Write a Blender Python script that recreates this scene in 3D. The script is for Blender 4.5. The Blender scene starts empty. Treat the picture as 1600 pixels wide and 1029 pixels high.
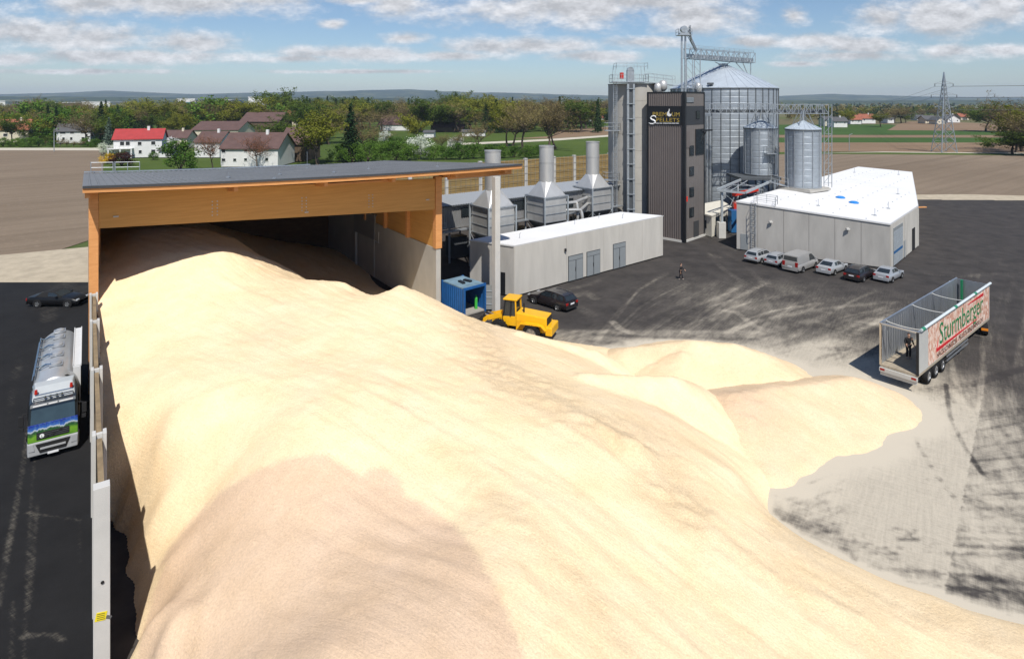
import bpy, bmesh, math, random
import numpy as np
from mathutils import Vector, Matrix, noise as mnoise

# ------------------------------------------------------------------ camera, world, sun, exposure
SC = bpy.context.scene
COL = SC.collection
F, HC, YH = 950.0, 19.5, 158.0          # focal length in 1600-px units, eye height, horizon row
cam_data = bpy.data.cameras.new('camera')
cam = bpy.data.objects.new('camera', cam_data); COL.objects.link(cam)
cam.location = (0, 0, HC); cam.rotation_euler = (math.radians(90), 0, 0)
cam_data.sensor_width = 36.0; cam_data.lens = 36.0*F/1600.0
cam_data.shift_y = -(514.5-YH)/1600.0
cam_data.clip_start = 0.5; cam_data.clip_end = 30000
SC.camera = cam

SUN_ELEV, SUN_AZ = math.radians(55), math.radians(168)   # azimuth clockwise from +Y, where the sun stands
world = bpy.data.worlds.new('World'); SC.world = world; world.use_nodes = True
wn = world.node_tree; wn.nodes.clear()

def nd(nt, typ, **kw):
    n = nt.nodes.new(typ)
    for k, v in kw.items(): setattr(n, k, v)
    return n
def mth(nt, op, a, b=None, c=None, clamp=False):
    n = nt.nodes.new('ShaderNodeMath'); n.operation = op; n.use_clamp = clamp
    for i, v in enumerate((a, b, c)):
        if v is None: continue
        if isinstance(v, (int, float)): n.inputs[i].default_value = v
        else: nt.links.new(v, n.inputs[i])
    return n.outputs[0]

CLOUDS = [(250,4,200,20),(400,-4,90,16),(60,52,120,22),(140,60,90,20),(300,68,70,17),(190,88,190,11),(30,92,60,9),
          (540,84,115,11),(470,92,60,6),(618,6,46,22),(520,38,18,7),(632,60,30,9),(560,0,60,8),(770,74,60,14),
          (880,12,170,28),(1090,28,75,26),(990,2,140,20),(830,72,95,13),(930,88,70,9),(1010,66,60,9),
          (1380,30,48,22),(1480,24,100,34),(1560,10,70,26),(1270,64,70,11),(1350,72,70,13),(1485,80,45,11),(1240,26,20,14),
          (1180,66,50,9),(1330,88,80,8),(700,88,80,7),(1570,78,60,10),(1250,100,40,4),(120,112,120,4),(560,112,130,3)]
tc = nd(wn, 'ShaderNodeTexCoord'); sx = nd(wn, 'ShaderNodeSeparateXYZ'); wn.links.new(tc.outputs['Generated'], sx.inputs[0])
ay = mth(wn, 'MAXIMUM', mth(wn, 'ABSOLUTE', sx.outputs[1]), 0.15)
U = mth(wn, 'DIVIDE', sx.outputs[0], ay); V = mth(wn, 'DIVIDE', sx.outputs[2], ay)
cuv = nd(wn, 'ShaderNodeCombineXYZ'); wn.links.new(U, cuv.inputs[0]); wn.links.new(V, cuv.inputs[1])
best = None; vert = None
for (cx, cy, rx, ry) in CLOUDS:
    rx *= 1.4; ry *= 1.35
    a = nd(wn, 'ShaderNodeVectorMath', operation='MULTIPLY_ADD'); wn.links.new(cuv.outputs[0], a.inputs[0])
    a.inputs[1].default_value = (F/rx, F/ry, 0); a.inputs[2].default_value = (-(cx-800)/rx, -(YH-cy)/ry, 0)
    l = nd(wn, 'ShaderNodeVectorMath', operation='LENGTH'); wn.links.new(a.outputs[0], l.inputs[0])
    best = l.outputs['Value'] if best is None else mth(wn, 'MINIMUM', best, l.outputs['Value'])
def cloud_noise(dv):
    mp = nd(wn, 'ShaderNodeVectorMath', operation='MULTIPLY_ADD'); wn.links.new(cuv.outputs[0], mp.inputs[0]); mp.inputs[1].default_value = (8, 17, 1); mp.inputs[2].default_value = (0, 17*dv, 0)
    nz = nd(wn, 'ShaderNodeTexNoise'); nz.inputs['Scale'].default_value = 1.5; nz.inputs['Detail'].default_value = 8; nz.inputs['Roughness'].default_value = 0.66
    wn.links.new(mp.outputs[0], nz.inputs['Vector']); return mth(wn, 'MULTIPLY_ADD', nz.outputs['Fac'], 2.2, -1.0)
wide = mth(wn, 'MULTIPLY_ADD', mth(wn, 'MINIMUM', best, 1.75), -0.95, 1.12)
d1 = mth(wn, 'ADD', wide, cloud_noise(0)); d2 = mth(wn, 'ADD', wide, cloud_noise(0.012))
alpha = nd(wn, 'ShaderNodeMapRange', interpolation_type='SMOOTHSTEP'); wn.links.new(d1, alpha.inputs['Value'])
alpha.inputs['From Min'].default_value = 0.05; alpha.inputs['From Max'].default_value = 1.0
alpha.inputs['To Max'].default_value = 0.93
lit = mth(wn, 'MULTIPLY_ADD', mth(wn, 'SUBTRACT', d1, d2), 0.60, 0.66)
lit = mth(wn, 'SUBTRACT', lit, mth(wn, 'MULTIPLY', mth(wn, 'MAXIMUM', mth(wn, 'SUBTRACT', d1, 0.7), 0.0), 0.13))
lit = mth(wn, 'MINIMUM', mth(wn, 'MAXIMUM', lit, 0.48), 0.88)
ccol = nd(wn, 'ShaderNodeCombineColor')
wn.links.new(mth(wn, 'MULTIPLY', lit, 10.9), ccol.inputs[0]); wn.links.new(mth(wn, 'MULTIPLY', lit, 10.9), ccol.inputs[1]); wn.links.new(mth(wn, 'MULTIPLY', lit, 11.2), ccol.inputs[2])
sky = nd(wn, 'ShaderNodeTexSky'); sky.sky_type = 'NISHITA'; sky.sun_disc = False
sky.sun_elevation = SUN_ELEV; sky.sun_rotation = SUN_AZ; sky.altitude = 300; sky.air_density = 1.0; sky.dust_density = 0.45; sky.ozone_density = 4.0
mx = nd(wn, 'ShaderNodeMix', data_type='RGBA'); wn.links.new(alpha.outputs[0], mx.inputs[0])
tint = nd(wn, 'ShaderNodeVectorMath', operation='MULTIPLY'); tint.inputs[1].default_value = (0.95,0.98,1.02); wn.links.new(sky.outputs[0], tint.inputs[0]); wn.links.new(tint.outputs[0], mx.inputs[6]); wn.links.new(ccol.outputs[0], mx.inputs[7])
bg = nd(wn, 'ShaderNodeBackground'); bg.inputs[1].default_value = 0.085; wn.links.new(mx.outputs[2], bg.inputs[0])
wo = nd(wn, 'ShaderNodeOutputWorld'); wn.links.new(bg.outputs[0], wo.inputs[0])

sun_data = bpy.data.lights.new('sun', 'SUN'); sun_data.energy = 4.3; sun_data.angle = math.radians(0.5); sun_data.color = (1.0, 0.955, 0.88)
sun = bpy.data.objects.new('sun', sun_data); COL.objects.link(sun)
sdir = Vector((math.sin(SUN_AZ)*math.cos(SUN_ELEV), math.cos(SUN_AZ)*math.cos(SUN_ELEV), math.sin(SUN_ELEV)))
sun.rotation_euler = sdir.to_track_quat('Z', 'Y').to_euler(); sun.location = sdir*200

SC.view_settings.view_transform = 'Standard'; SC.view_settings.look = 'None'
SC.view_settings.exposure = 0.26; SC.view_settings.gamma = 1.0; SC.view_settings.use_curve_mapping = False
SC.cycles.max_bounces = 6; SC.cycles.diffuse_bounces = 3; SC.cycles.glossy_bounces = 3; SC.cycles.transmission_bounces = 4
SC.cycles.transparent_max_bounces = 6; SC.cycles.volume_bounces = 0; SC.cycles.use_denoising = True
SC.cycles.caustics_reflective = False; SC.cycles.caustics_refractive = False

random.seed(7); RNG = np.random.default_rng(7)

# ------------------------------------------------------------------ helpers: where things stand
def G(px, py, z=0.0):
    """the point at height z seen at photo pixel (px, py)"""
    Y = F*(HC-z)/(py-YH)
    return Vector(((px-800.0)/F*Y, Y, z))
def A(px, py, Y):
    return Vector(((px-800.0)/F*Y, Y, HC-(py-YH)*Y/F))
def gx(px, Y): return (px-800.0)/F*Y

# ------------------------------------------------------------------ helpers: materials
MAT = {}
def material(name, col, rough=0.6, metal=0.0, var=0.12, scale=3.0, bump=0.0, bscale=40.0, spec=0.4, col2=None, stretch=(1,1,1), coat=0.0, detail=5, streak=0.0):
    """plain procedural surface: base colour broken up by noise, optional fine relief"""
    if name in MAT: return MAT[name]
    m = bpy.data.materials.new(name); m.use_nodes = True; nt = m.node_tree; nt.nodes.clear()
    out = nd(nt, 'ShaderNodeOutputMaterial'); p = nd(nt, 'ShaderNodeBsdfPrincipled'); nt.links.new(p.outputs[0], out.inputs[0])
    p.inputs['Roughness'].default_value = rough; p.inputs['Metallic'].default_value = metal
    p.inputs['Specular IOR Level'].default_value = spec; p.inputs['Coat Weight'].default_value = coat
    t = nd(nt, 'ShaderNodeTexCoord'); mp = nd(nt, 'ShaderNodeMapping'); mp.inputs['Scale'].default_value = stretch
    nt.links.new(t.outputs['Object'], mp.inputs[0])
    n = nd(nt, 'ShaderNodeTexNoise'); n.inputs['Scale'].default_value = scale; n.inputs['Detail'].default_value = detail; n.inputs['Roughness'].default_value = 0.62
    nt.links.new(mp.outputs[0], n.inputs['Vector'])
    r = nd(nt, 'ShaderNodeValToRGB'); nt.links.new(n.outputs['Fac'], r.inputs[0])
    c2 = col2 if col2 else tuple(min(1, c*(1+var)) for c in col)
    c1 = tuple(c*(1-var) for c in col) if not col2 else col
    r.color_ramp.elements[0].position = 0.32; r.color_ramp.elements[1].position = 0.68
    r.color_ramp.elements[0].color = (*c1, 1); r.color_ramp.elements[1].color = (*c2, 1)
    nt.links.new(r.outputs[0], p.inputs['Base Color'])
    if bump:
        b = nd(nt, 'ShaderNodeBump'); b.inputs['Strength'].default_value = bump; b.inputs['Distance'].default_value = 0.05
        n2 = nd(nt, 'ShaderNodeTexNoise'); n2.inputs['Scale'].default_value = bscale; n2.inputs['Detail'].default_value = 4
        nt.links.new(mp.outputs[0], n2.inputs['Vector']); nt.links.new(n2.outputs['Fac'], b.inputs['Height']); nt.links.new(b.outputs[0], p.inputs['Normal'])
    MAT[name] = m
    return m
def flat(name, col, rough=0.5, metal=0.0, spec=0.4, coat=0.0): return material(name, col, rough, metal, var=0.04, scale=2.0, spec=spec, coat=coat)
def glass_mat(name, col=(0.02,0.026,0.03)):
    return material(name, col, 0.07, 0.0, var=0.2, scale=1.0, spec=0.8)

# ------------------------------------------------------------------ helpers: meshes and objects
ORG = {}
class MB:
    def __init__(s): s.v = []; s.f = []; s.mi = []; s.cur = 0
    def add(s, vs, fs):
        b = len(s.v); s.v.extend([tuple(v) for v in vs]); s.f.extend([tuple(i+b for i in f) for f in fs]); s.mi.extend([s.cur]*len(fs))
        return s
    def box(s, c, d, M=None):
        x, y, z = d[0]/2, d[1]/2, d[2]/2
        vs = [Vector((sx*x, sy*y, sz*z)) for sz in (-1,1) for sy in (-1,1) for sx in (-1,1)]
        if M is not None: vs = [M @ v for v in vs]
        c = Vector(c)
        return s.add([v+c for v in vs], [(0,2,3,1),(4,5,7,6),(0,1,5,4),(2,6,7,3),(0,4,6,2),(1,3,7,5)])
    def box2(s, a, b):
        a, b = Vector(a), Vector(b); return s.box((a+b)/2, [abs(b[i]-a[i]) for i in range(3)])
    def hexa(s, p):  # 8 points: bottom 0-3 around, top 4-7 around
        return s.add(p, [(3,2,1,0),(4,5,6,7),(0,1,5,4),(1,2,6,5),(2,3,7,6),(3,0,4,7)])
    def prism(s, poly, z0, z1):
        n = len(poly)
        zb = z0 if isinstance(z0, (list, tuple)) else [z0]*n
        zt = z1 if isinstance(z1, (list, tuple)) else [z1]*n
        vs = [(p[0], p[1], zb[i]) for i, p in enumerate(poly)] + [(p[0], p[1], zt[i]) for i, p in enumerate(poly)]
        return s.add(vs, [tuple(range(n))[::-1], tuple(range(n, 2*n))] + [(i, (i+1) % n, n+(i+1) % n, n+i) for i in range(n)])
    def bar(s, a, b, w, h=None, up=(0,0,1)):
        """rectangular bar from a to b"""
        a, b = Vector(a), Vector(b); h = h or w; d = b-a; L = d.length
        if L < 1e-6: return s
        d.normalize(); u = Vector(up)
        if abs(d.dot(u)) > 0.98: u = Vector((1,0,0))
        r = d.cross(u).normalized(); u = r.cross(d).normalized()
        vs = []
        for q in (a, b):
            for (i, j) in ((-1,-1),(1,-1),(1,1),(-1,1)): vs.append(q + r*(i*w/2) + u*(j*h/2))
        return s.add(vs, [(3,2,1,0),(4,5,6,7),(0,1,5,4),(1,2,6,5),(2,3,7,6),(3,0,4,7)])
    def tube(s, pts, r, n=8, cap=True):
        pts = [Vector(p) for p in pts]; rs = r if isinstance(r, (list, tuple)) else [r]*len(pts)
        vs = []; fs = []; prev = None
        for i, p in enumerate(pts):
            d = (pts[min(i+1, len(pts)-1)] - pts[max(i-1, 0)]).normalized()
            if prev is None:
                u = Vector((0,0,1)) if abs(d.z) < 0.9 else Vector((1,0,0))
                a = d.cross(u).normalized()
            else:
                a = (prev - d*prev.dot(d)).normalized()
            prev = a; b = d.cross(a)
            for k in range(n):
                t = 2*math.pi*k/n; vs.append(p + (a*math.cos(t)+b*math.sin(t))*rs[i])
        for i in range(len(pts)-1):
            for k in range(n):
                fs.append((i*n+k, i*n+(k+1) % n, (i+1)*n+(k+1) % n, (i+1)*n+k))
        if cap: fs += [tuple(range(n))[::-1], tuple((len(pts)-1)*n+k for k in range(n))]
        return s.add(vs, fs)
    def lathe(s, prof, c=(0,0,0), n=24, M=None, cap=True):
        """profile of (radius, height) turned about the z axis"""
        vs = []; fs = []; c = Vector(c)
        for (r, z) in prof:
            for k in range(n):
                t = 2*math.pi*k/n; v = Vector((r*math.cos(t), r*math.sin(t), z))
                vs.append((M @ v if M is not None else v) + c)
        for i in range(len(prof)-1):
            for k in range(n): fs.append((i*n+k, i*n+(k+1) % n, (i+1)*n+(k+1) % n, (i+1)*n+k))
        if cap: fs += [tuple(range(n))[::-1], tuple((len(prof)-1)*n+k for k in range(n))]
        return s.add(vs, fs)
    def quad(s, a, b, c, d): return s.add([a, b, c, d], [(0,1,2,3)])
    def sheet(s, a, b, c, d, t):
        """thin slab on quad abcd, thickness t behind its normal"""
        a, b, c, d = Vector(a), Vector(b), Vector(c), Vector(d)
        n = (b-a).cross(d-a).normalized()*t
        return s.hexa([a-n, b-n, c-n, d-n, a, b, c, d])
    def build(s, name, mat, parent=None, world=False, smooth=None, bevel=0.0):
        me = bpy.data.meshes.new(name)
        vs = s.v
        if world and parent is not None:
            o = ORG.get(parent.name, Vector((0,0,0))); vs = [(v[0]-o[0], v[1]-o[1], v[2]-o[2]) for v in vs]
        me.from_pydata([tuple(v) for v in vs], [], s.f)
        mats = mat if isinstance(mat, (list, tuple)) else [mat]
        for m in mats: me.materials.append(m)
        if len(mats) > 1: me.polygons.foreach_set('material_index', s.mi)
        me.update()
        ob = bpy.data.objects.new(name, me); COL.objects.link(ob)
        if parent is not None:
            ob.parent = parent; ORG[ob.name] = ORG.get(parent.name, Vector((0,0,0)))
        if smooth is not None:
            bm = bmesh.new(); bm.from_mesh(me); bmesh.ops.recalc_face_normals(bm, faces=bm.faces); bm.to_mesh(me); bm.free()
            me.polygons.foreach_set('use_smooth', [True]*len(me.polygons)); me.set_sharp_from_angle(angle=math.radians(smooth))
        if bevel:
            md = ob.modifiers.new('bevel', 'BEVEL'); md.width = bevel; md.segments = 2; md.limit_method = 'ANGLE'
        return ob
def tag(o, label, cat, group=None):
    o['label'] = label; o['category'] = cat
    if group: o['group'] = group
    return o
def structure(o): o['kind'] = 'structure'; return o
def stuff(o): o['kind'] = 'stuff'; return o
def thing(name, label, cat, loc=(0,0,0), rotz=0.0, group=None):
    o = bpy.data.objects.new(name, None); COL.objects.link(o); o.empty_display_size = 0.5
    o.location = loc; o.rotation_euler = (0, 0, rotz); ORG[o.name] = Vector(loc)
    return tag(o, label, cat, group)
def child(o, parent):
    o.parent = parent; ORG[o.name] = ORG.get(parent.name, Vector((0,0,0))); return o
def share(src, parent, loc=(0,0,0), rot=(0,0,0), name=None):
    c = src.copy(); COL.objects.link(c); c.parent = parent; c.location = loc; c.rotation_euler = rot
    if name: c.name = name
    return c
def copy_tree(o, parent=None):
    c = o.copy(); COL.objects.link(c); c.parent = parent
    for ch in list(o.children): copy_tree(ch, c)
    return c
def lettering(txt, size, mat, parent, M, shear=0.0, name='lettering', width=None, extrude=0.004, spacing=1.0):
    cu = bpy.data.curves.new(name, 'FONT'); cu.body = txt; cu.size = size; cu.extrude = extrude; cu.shear = shear; cu.space_character = spacing
    cu.align_x = 'LEFT'; cu.resolution_u = 3
    tmp = bpy.data.objects.new(name+'_tmp', cu); COL.objects.link(tmp)
    dg = bpy.context.evaluated_depsgraph_get(); dg.update()
    me = bpy.data.meshes.new_from_object(tmp.evaluated_get(dg)); bpy.data.objects.remove(tmp)
    me.materials.clear(); me.materials.append(mat)
    xs = [v.co.x for v in me.vertices]
    S = Matrix.Identity(4)
    if width and xs: S = Matrix.Diagonal((width/(max(xs)-min(xs)), 1, 1, 1))
    me.transform(M @ S); me.update()
    ob = bpy.data.objects.new(name, me); COL.objects.link(ob)
    if parent is not None: child(ob, parent)
    return ob
def frame_matrix(o, x, z):
    """4x4 with origin o, text x axis along x, text up along z"""
    x = Vector(x).normalized(); z = Vector(z).normalized(); y = x.cross(z)  # y is the facing (text normal)
    m = Matrix.Identity(4)
    for i in range(3): m[i][0] = x[i]; m[i][1] = z[i]; m[i][2] = y[i]; m[i][3] = o[i]
    return m
def vnoise(x, y, seed=0):
    """smooth value noise on numpy arrays, range 0..1"""
    xi = np.floor(x).astype(np.int64); yi = np.floor(y).astype(np.int64); xf = x-xi; yf = y-yi
    def h(a, b):
        n = (a*374761393 + b*668265263 + seed*974711) & 0x7fffffff
        n = ((n ^ (n >> 13))*1274126177) & 0x7fffffff
        return ((n ^ (n >> 16)) & 0xffff)/65535.0
    u = xf*xf*(3-2*xf); v = yf*yf*(3-2*yf)
    return (h(xi,yi)*(1-u)+h(xi+1,yi)*u)*(1-v) + (h(xi,yi+1)*(1-u)+h(xi+1,yi+1)*u)*v
def fbm(x, y, seed=0, oct=4, gain=0.5):
    s = 0; a = 1; t = 0
    for i in range(oct):
        s = s + a*vnoise(x*2**i, y*2**i, seed+i*17); t += a; a *= gain
    return s/t
def inpoly(px, py, poly):
    c = np.zeros(px.shape, bool); n = len(poly)
    for i in range(n):
        x1, y1 = poly[i][0], poly[i][1]; x2, y2 = poly[(i+1) % n][0], poly[(i+1) % n][1]
        if y1 == y2: continue
        k = ((y1 > py) != (y2 > py)) & (px < (x2-x1)*(py-y1)/(y2-y1)+x1); c ^= k
    return c
def seg_dist(px, py, pts):
    best = np.full(px.shape, 1e9); along = np.zeros(px.shape); acc = 0.0
    for a, b in zip(pts[:-1], pts[1:]):
        dx, dy = b[0]-a[0], b[1]-a[1]; L2 = dx*dx+dy*dy+1e-9
        t = np.clip(((px-a[0])*dx+(py-a[1])*dy)/L2, 0, 1)
        d = np.hypot(px-a[0]-t*dx, py-a[1]-t*dy); m = d < best
        best[m] = d[m]; along[m] = acc+t[m]*math.sqrt(L2); acc += math.sqrt(L2)
    return best, along
def sstep(a, b, x):
    t = np.clip((x-a)/(b-a), 0, 1); return t*t*(3-2*t)
def grid_mesh(name, X, Y, Z, keep, mats, attrs=None, smooth=True):
    """mesh from 2-D arrays; keep = bool per cell"""
    ny, nx = X.shape; idx = np.arange(nx*ny).reshape(ny, nx)
    q = np.stack([idx[:-1,:-1], idx[:-1,1:], idx[1:,1:], idx[1:,:-1]], -1)[keep]
    used = np.zeros(nx*ny, bool); used[q.ravel()] = True
    remap = np.cumsum(used)-1; q = remap[q]
    co = np.stack([X.ravel()[used], Y.ravel()[used], Z.ravel()[used]], -1)
    me = bpy.data.meshes.new(name); me.vertices.add(len(co)); me.vertices.foreach_set('co', co.ravel())
    me.loops.add(q.size); me.loops.foreach_set('vertex_index', q.ravel().astype(np.int32))
    me.polygons.add(len(q)); me.polygons.foreach_set('loop_start', (np.arange(len(q))*4).astype(np.int32)); me.polygons.foreach_set('loop_total', np.full(len(q), 4, np.int32))
    me.update(calc_edges=True); me.validate()
    for k, arr in (attrs or {}).items():
        at = me.attributes.new(k, 'FLOAT', 'POINT'); at.data.foreach_set('value', arr.ravel()[used].astype(np.float32))
    for m in mats: me.materials.append(m)
    if smooth: me.polygons.foreach_set('use_smooth', [True]*len(me.polygons))
    ob = bpy.data.objects.new(name, me); COL.objects.link(ob)
    return ob
# ------------------------------------------------------------------ the ground
def attr_node(nt, name):
    a = nd(nt, 'ShaderNodeAttribute'); a.attribute_name = name; return a.outputs['Fac']
def ramp(nt, src, stops):
    r = nd(nt, 'ShaderNodeValToRGB'); nt.links.new(src, r.inputs[0])
    e = r.color_ramp.elements
    while len(e) < len(stops): e.new(0.5)
    for i, (p, c) in enumerate(stops): e[i].position = p; e[i].color = (*c, 1)
    return r.outputs[0]
def noise_node(nt, scale, detail=5, rough=0.6, stretch=(1,1,1), rot=0.0, coord='Object'):
    t = nd(nt, 'ShaderNodeTexCoord'); src = t.outputs[coord]
    if rot: m0 = nd(nt, 'ShaderNodeMapping'); m0.inputs['Rotation'].default_value = (0,0,rot); nt.links.new(src, m0.inputs[0]); src = m0.outputs[0]
    mp = nd(nt, 'ShaderNodeMapping'); mp.inputs['Scale'].default_value = stretch; nt.links.new(src, mp.inputs[0])
    n = nd(nt, 'ShaderNodeTexNoise'); n.inputs['Scale'].default_value = scale; n.inputs['Detail'].default_value = detail; n.inputs['Roughness'].default_value = rough
    nt.links.new(mp.outputs[0], n.inputs['Vector']); return n.outputs['Fac']
def mixc(nt, fac, a, b):
    m = nd(nt, 'ShaderNodeMix', data_type='RGBA')
    for s, v in ((0, fac), (6, a), (7, b)):
        if isinstance(v, (int, float)): m.inputs[s].default_value = v
        elif isinstance(v, tuple): m.inputs[s].default_value = (*v, 1)
        else: nt.links.new(v, m.inputs[s])
    return m.outputs[2]
def new_mat(name, rough=0.9, spec=0.2):
    m = bpy.data.materials.new(name); m.use_nodes = True; nt = m.node_tree; nt.nodes.clear()
    out = nd(nt, 'ShaderNodeOutputMaterial'); p = nd(nt, 'ShaderNodeBsdfPrincipled'); nt.links.new(p.outputs[0], out.inputs[0])
    p.inputs['Roughness'].default_value = rough; p.inputs['Specular IOR Level'].default_value = spec
    MAT[name] = m
    return m, nt, p
def bump_node(nt, p, h, strength, dist):
    b = nd(nt, 'ShaderNodeBump'); b.inputs['Strength'].default_value = strength; b.inputs['Distance'].default_value = dist
    nt.links.new(h, b.inputs['Height']); nt.links.new(b.outputs[0], p.inputs['Normal'])

def field_mat(name, c1, c2, rot, row=1.4, contrast=0.5):
    """tilled soil or crop in rows, with larger patches"""
    m, nt, p = new_mat(name, 0.95, 0.1)
    big = noise_node(nt, 0.02, 5, 0.6, (1, 1, 1)); rows = noise_node(nt, 1.0, 4, 0.6, (row, row*0.03, 1), rot); fine = noise_node(nt, 1.3, 6, 0.75)
    c = ramp(nt, big, [(0.3, c1), (0.7, c2)])
    dark = mixc(nt, mth(nt, 'MULTIPLY', mth(nt, 'SUBTRACT', rows, 0.42, clamp=True), contrast*2.5, clamp=True), c, tuple(v*0.72 for v in c1))
    spk = mth(nt, 'MULTIPLY', mth(nt, 'SUBTRACT', fine, 0.56, clamp=True), 2.6, clamp=True)
    nt.links.new(mixc(nt, spk, dark, tuple(min(1, v*1.55) for v in c2)), p.inputs['Base Color'])
    bump_node(nt, p, fine, 0.35, 0.15)
    return m
M_SOIL = field_mat('ploughed_soil', (0.185,0.142,0.102), (0.240,0.188,0.138), 0.9, 0.35, 0.8)
M_SOIL2 = field_mat('pale_tilled_soil', (0.20,0.138,0.088), (0.25,0.175,0.115), 1.35, 0.3, 0.7)
M_CROP = field_mat('green_crop', (0.042,0.085,0.022), (0.062,0.115,0.028), 1.45, 0.3, 0.5)
M_GRASS = field_mat('meadow_grass', (0.052,0.085,0.018), (0.085,0.120,0.026), 0.2, 0.6, 0.25)
M_GRAVEL = material('pale_gravel', (0.42,0.36,0.27), 0.95, var=0.16, scale=0.6, bump=0.5, bscale=5, spec=0.15, detail=8)
M_PATH = material('chalky_path', (0.50,0.46,0.38), 0.95, var=0.10, scale=0.4, spec=0.1)
# open country out to the horizon: a patchwork of fields
m, nt, p = new_mat('open_country', 0.95, 0.1)
t = nd(nt, 'ShaderNodeTexCoord'); mp = nd(nt, 'ShaderNodeMapping'); mp.inputs['Scale'].default_value = (0.004, 0.0022, 1); mp.inputs['Rotation'].default_value = (0,0,0.25)
nt.links.new(t.outputs['Object'], mp.inputs[0])
vo = nd(nt, 'ShaderNodeTexVoronoi'); vo.distance = 'CHEBYCHEV'; vo.inputs['Scale'].default_value = 1.0; nt.links.new(mp.outputs[0], vo.inputs['Vector'])
sp = nd(nt, 'ShaderNodeSeparateColor'); nt.links.new(vo.outputs['Color'], sp.inputs[0])
cc = ramp(nt, sp.outputs[0], [(0.0,(0.05,0.09,0.025)),(0.3,(0.085,0.13,0.03)),(0.5,(0.19,0.135,0.09)),(0.75,(0.07,0.11,0.03)),(1.0,(0.22,0.17,0.11))])
nt.links.new(mixc(nt, noise_node(nt, 0.05, 5), cc, (0.08,0.10,0.035)), p.inputs['Base Color']); M_LAND = m

def sheet(name, pts, z, mat):
    b = MB(); b.add([(p[0], p[1], z) for p in pts], [tuple(range(len(pts)))])
    return structure(b.build(name, mat))
def px_sheet(name, pix, z, mat): return sheet(name, [G(x, y) for x, y in pix], z, mat)

b = MB(); R = 12000
b.add([(-R,-300,-0.30),(R,-300,-0.30),(R,R,-0.30),(-R,R,-0.30)], [(0,1,2,3)])
structure(b.build('ground', M_LAND))
# meadow under village and gardens, then the tilled fields on it
px_sheet('meadow', [(-900,236),(-900,190),(300,180),(1000,190),(1000,300),(700,300),(140,300)], -0.26, M_GRASS)
sheet('ploughed_field', [(-420,-60),(-420,250),(gx(165,245),245),(gx(161,180),180),(-60,90),(-60,-60)], -0.22, M_SOIL)
sheet('farm_track', [(-420,249),(-420,257),(gx(165,256),256),(gx(185,246),246),(gx(165,243),243)], -0.20, M_PATH)
sheet('gravel_strip', [(-160,62),(-160,73.5),(-70,74.6),(-30,96),(-18,84),(-40,60)], -0.05, M_GRAVEL)
px_sheet('ploughed_field', [(1150,300),(1000,262),(1150,241),(1300,238),(1640,241),(2300,250),(2300,420),(1700,420)], -0.23, M_SOIL)
px_sheet('grass_verge', [(1100,242),(1100,238),(1270,236.5),(1480,238),(1700,240),(1700,243),(1480,241),(1270,239.5)], -0.20, M_GRASS)
px_sheet('farm_track', [(1270,238.4),(1380,236.4),(1640,238.6),(1640,240),(1380,237.4)], -0.16, M_PATH)
px_sheet('tilled_strip', [(1150,238),(1150,222),(1640,222),(1700,238),(1480,237),(1300,235.5)], -0.22, M_SOIL2)
px_sheet('crop_strip', [(1100,222),(1100,214.5),(1640,214.5),(1640,222)], -0.21, M_CROP)
px_sheet('tilled_strip', [(1100,214.4),(1100,210.2),(1640,210.6),(1640,214.4)], -0.22, M_SOIL2)
px_sheet('crop_strip', [(1100,210.1),(1100,195),(1390,194),(1400,196),(1385,203),(1640,205),(1640,210.5)], -0.21, M_CROP)
px_sheet('tilled_strip', [(1402,194),(1420,189.5),(1460,188.5),(1640,198),(1640,204.8),(1388,203)], -0.215, M_SOIL2)
px_sheet('crop_field', [(855,241),(868,219),(960,210.5),(1060,205),(1060,250),(900,242)], -0.21, M_CROP.copy() if False else M_GRASS)
px_sheet('farm_track', [(700,224),(860,216.5),(1060,203.2),(1060,205),(870,219),(700,227)], -0.19, M_PATH)
px_sheet('tilled_strip', [(800,216),(862,212),(872,203),(960,197),(1060,195),(1060,203),(862,216)], -0.215, M_SOIL2)
px_sheet('gravel_strip', [(1405,317),(1405,304),(1500,303),(1640,306),(2000,312),(2000,335),(1640,316)], -0.06, M_GRAVEL)

# the asphalt yard, with sawdust blown and driven over it
YARD = [(-160,-20),(130,-20),(150,60),(150,112),(gx(1600,119.5),119.5),(gx(1425,120.5),120.5),(60,135),(20,118),(-30,104),(gx(139,65.5),65.5),(-60,65.3),(-160,64)]
ys = np.concatenate([np.arange(-20, 14, 2.0), np.arange(14, 48, 0.1), np.arange(48, 62, 0.2), np.arange(62, 136, 0.5)])
xs = np.concatenate([np.arange(-160, -46, 2.0), np.arange(-46, -30, 0.2), np.arange(-30, -10, 0.1), np.arange(-10, 8, 0.2), np.arange(8, 34, 0.1), np.arange(34, 62, 0.2), np.arange(62, 152, 1.0)])
GX, GY = np.meshgrid(xs, ys)
cxs = (GX[:-1,:-1]+GX[1:,1:])/2; cys = (GY[:-1,:-1]+GY[1:,1:])/2
keep = inpoly(cxs, cys, YARD)
def blob(px, py, rx, ry):
    c = G(px, py); return np.exp(-(((GX-c.x)/rx)**2+((GY-c.y)/ry)**2))
left = (GX*0.819 + GY*0.574) < (-13.5*0.819+20*0.574)      # beyond the storage wall
seamA, seamB = G(1562,480), G(1480,905)
seam = (GX-seamA.x)*(seamB.y-seamA.y)-(GY-seamA.y)*(seamB.x-seamA.x)   # sign tells the side of the asphalt joint
west_of_seam = seam > 0
n1 = fbm(GX*0.35, GY*0.35, 3); n2 = fbm((GX*0.86+GY*0.5)*0.30, (-GX*0.5+GY*0.86)*2.4, 11, 5, 0.6); n3 = fbm((GX*0.95-GY*0.3)*2.2, (GX*0.3+GY*0.95)*0.28, 23, 5, 0.6)
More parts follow.
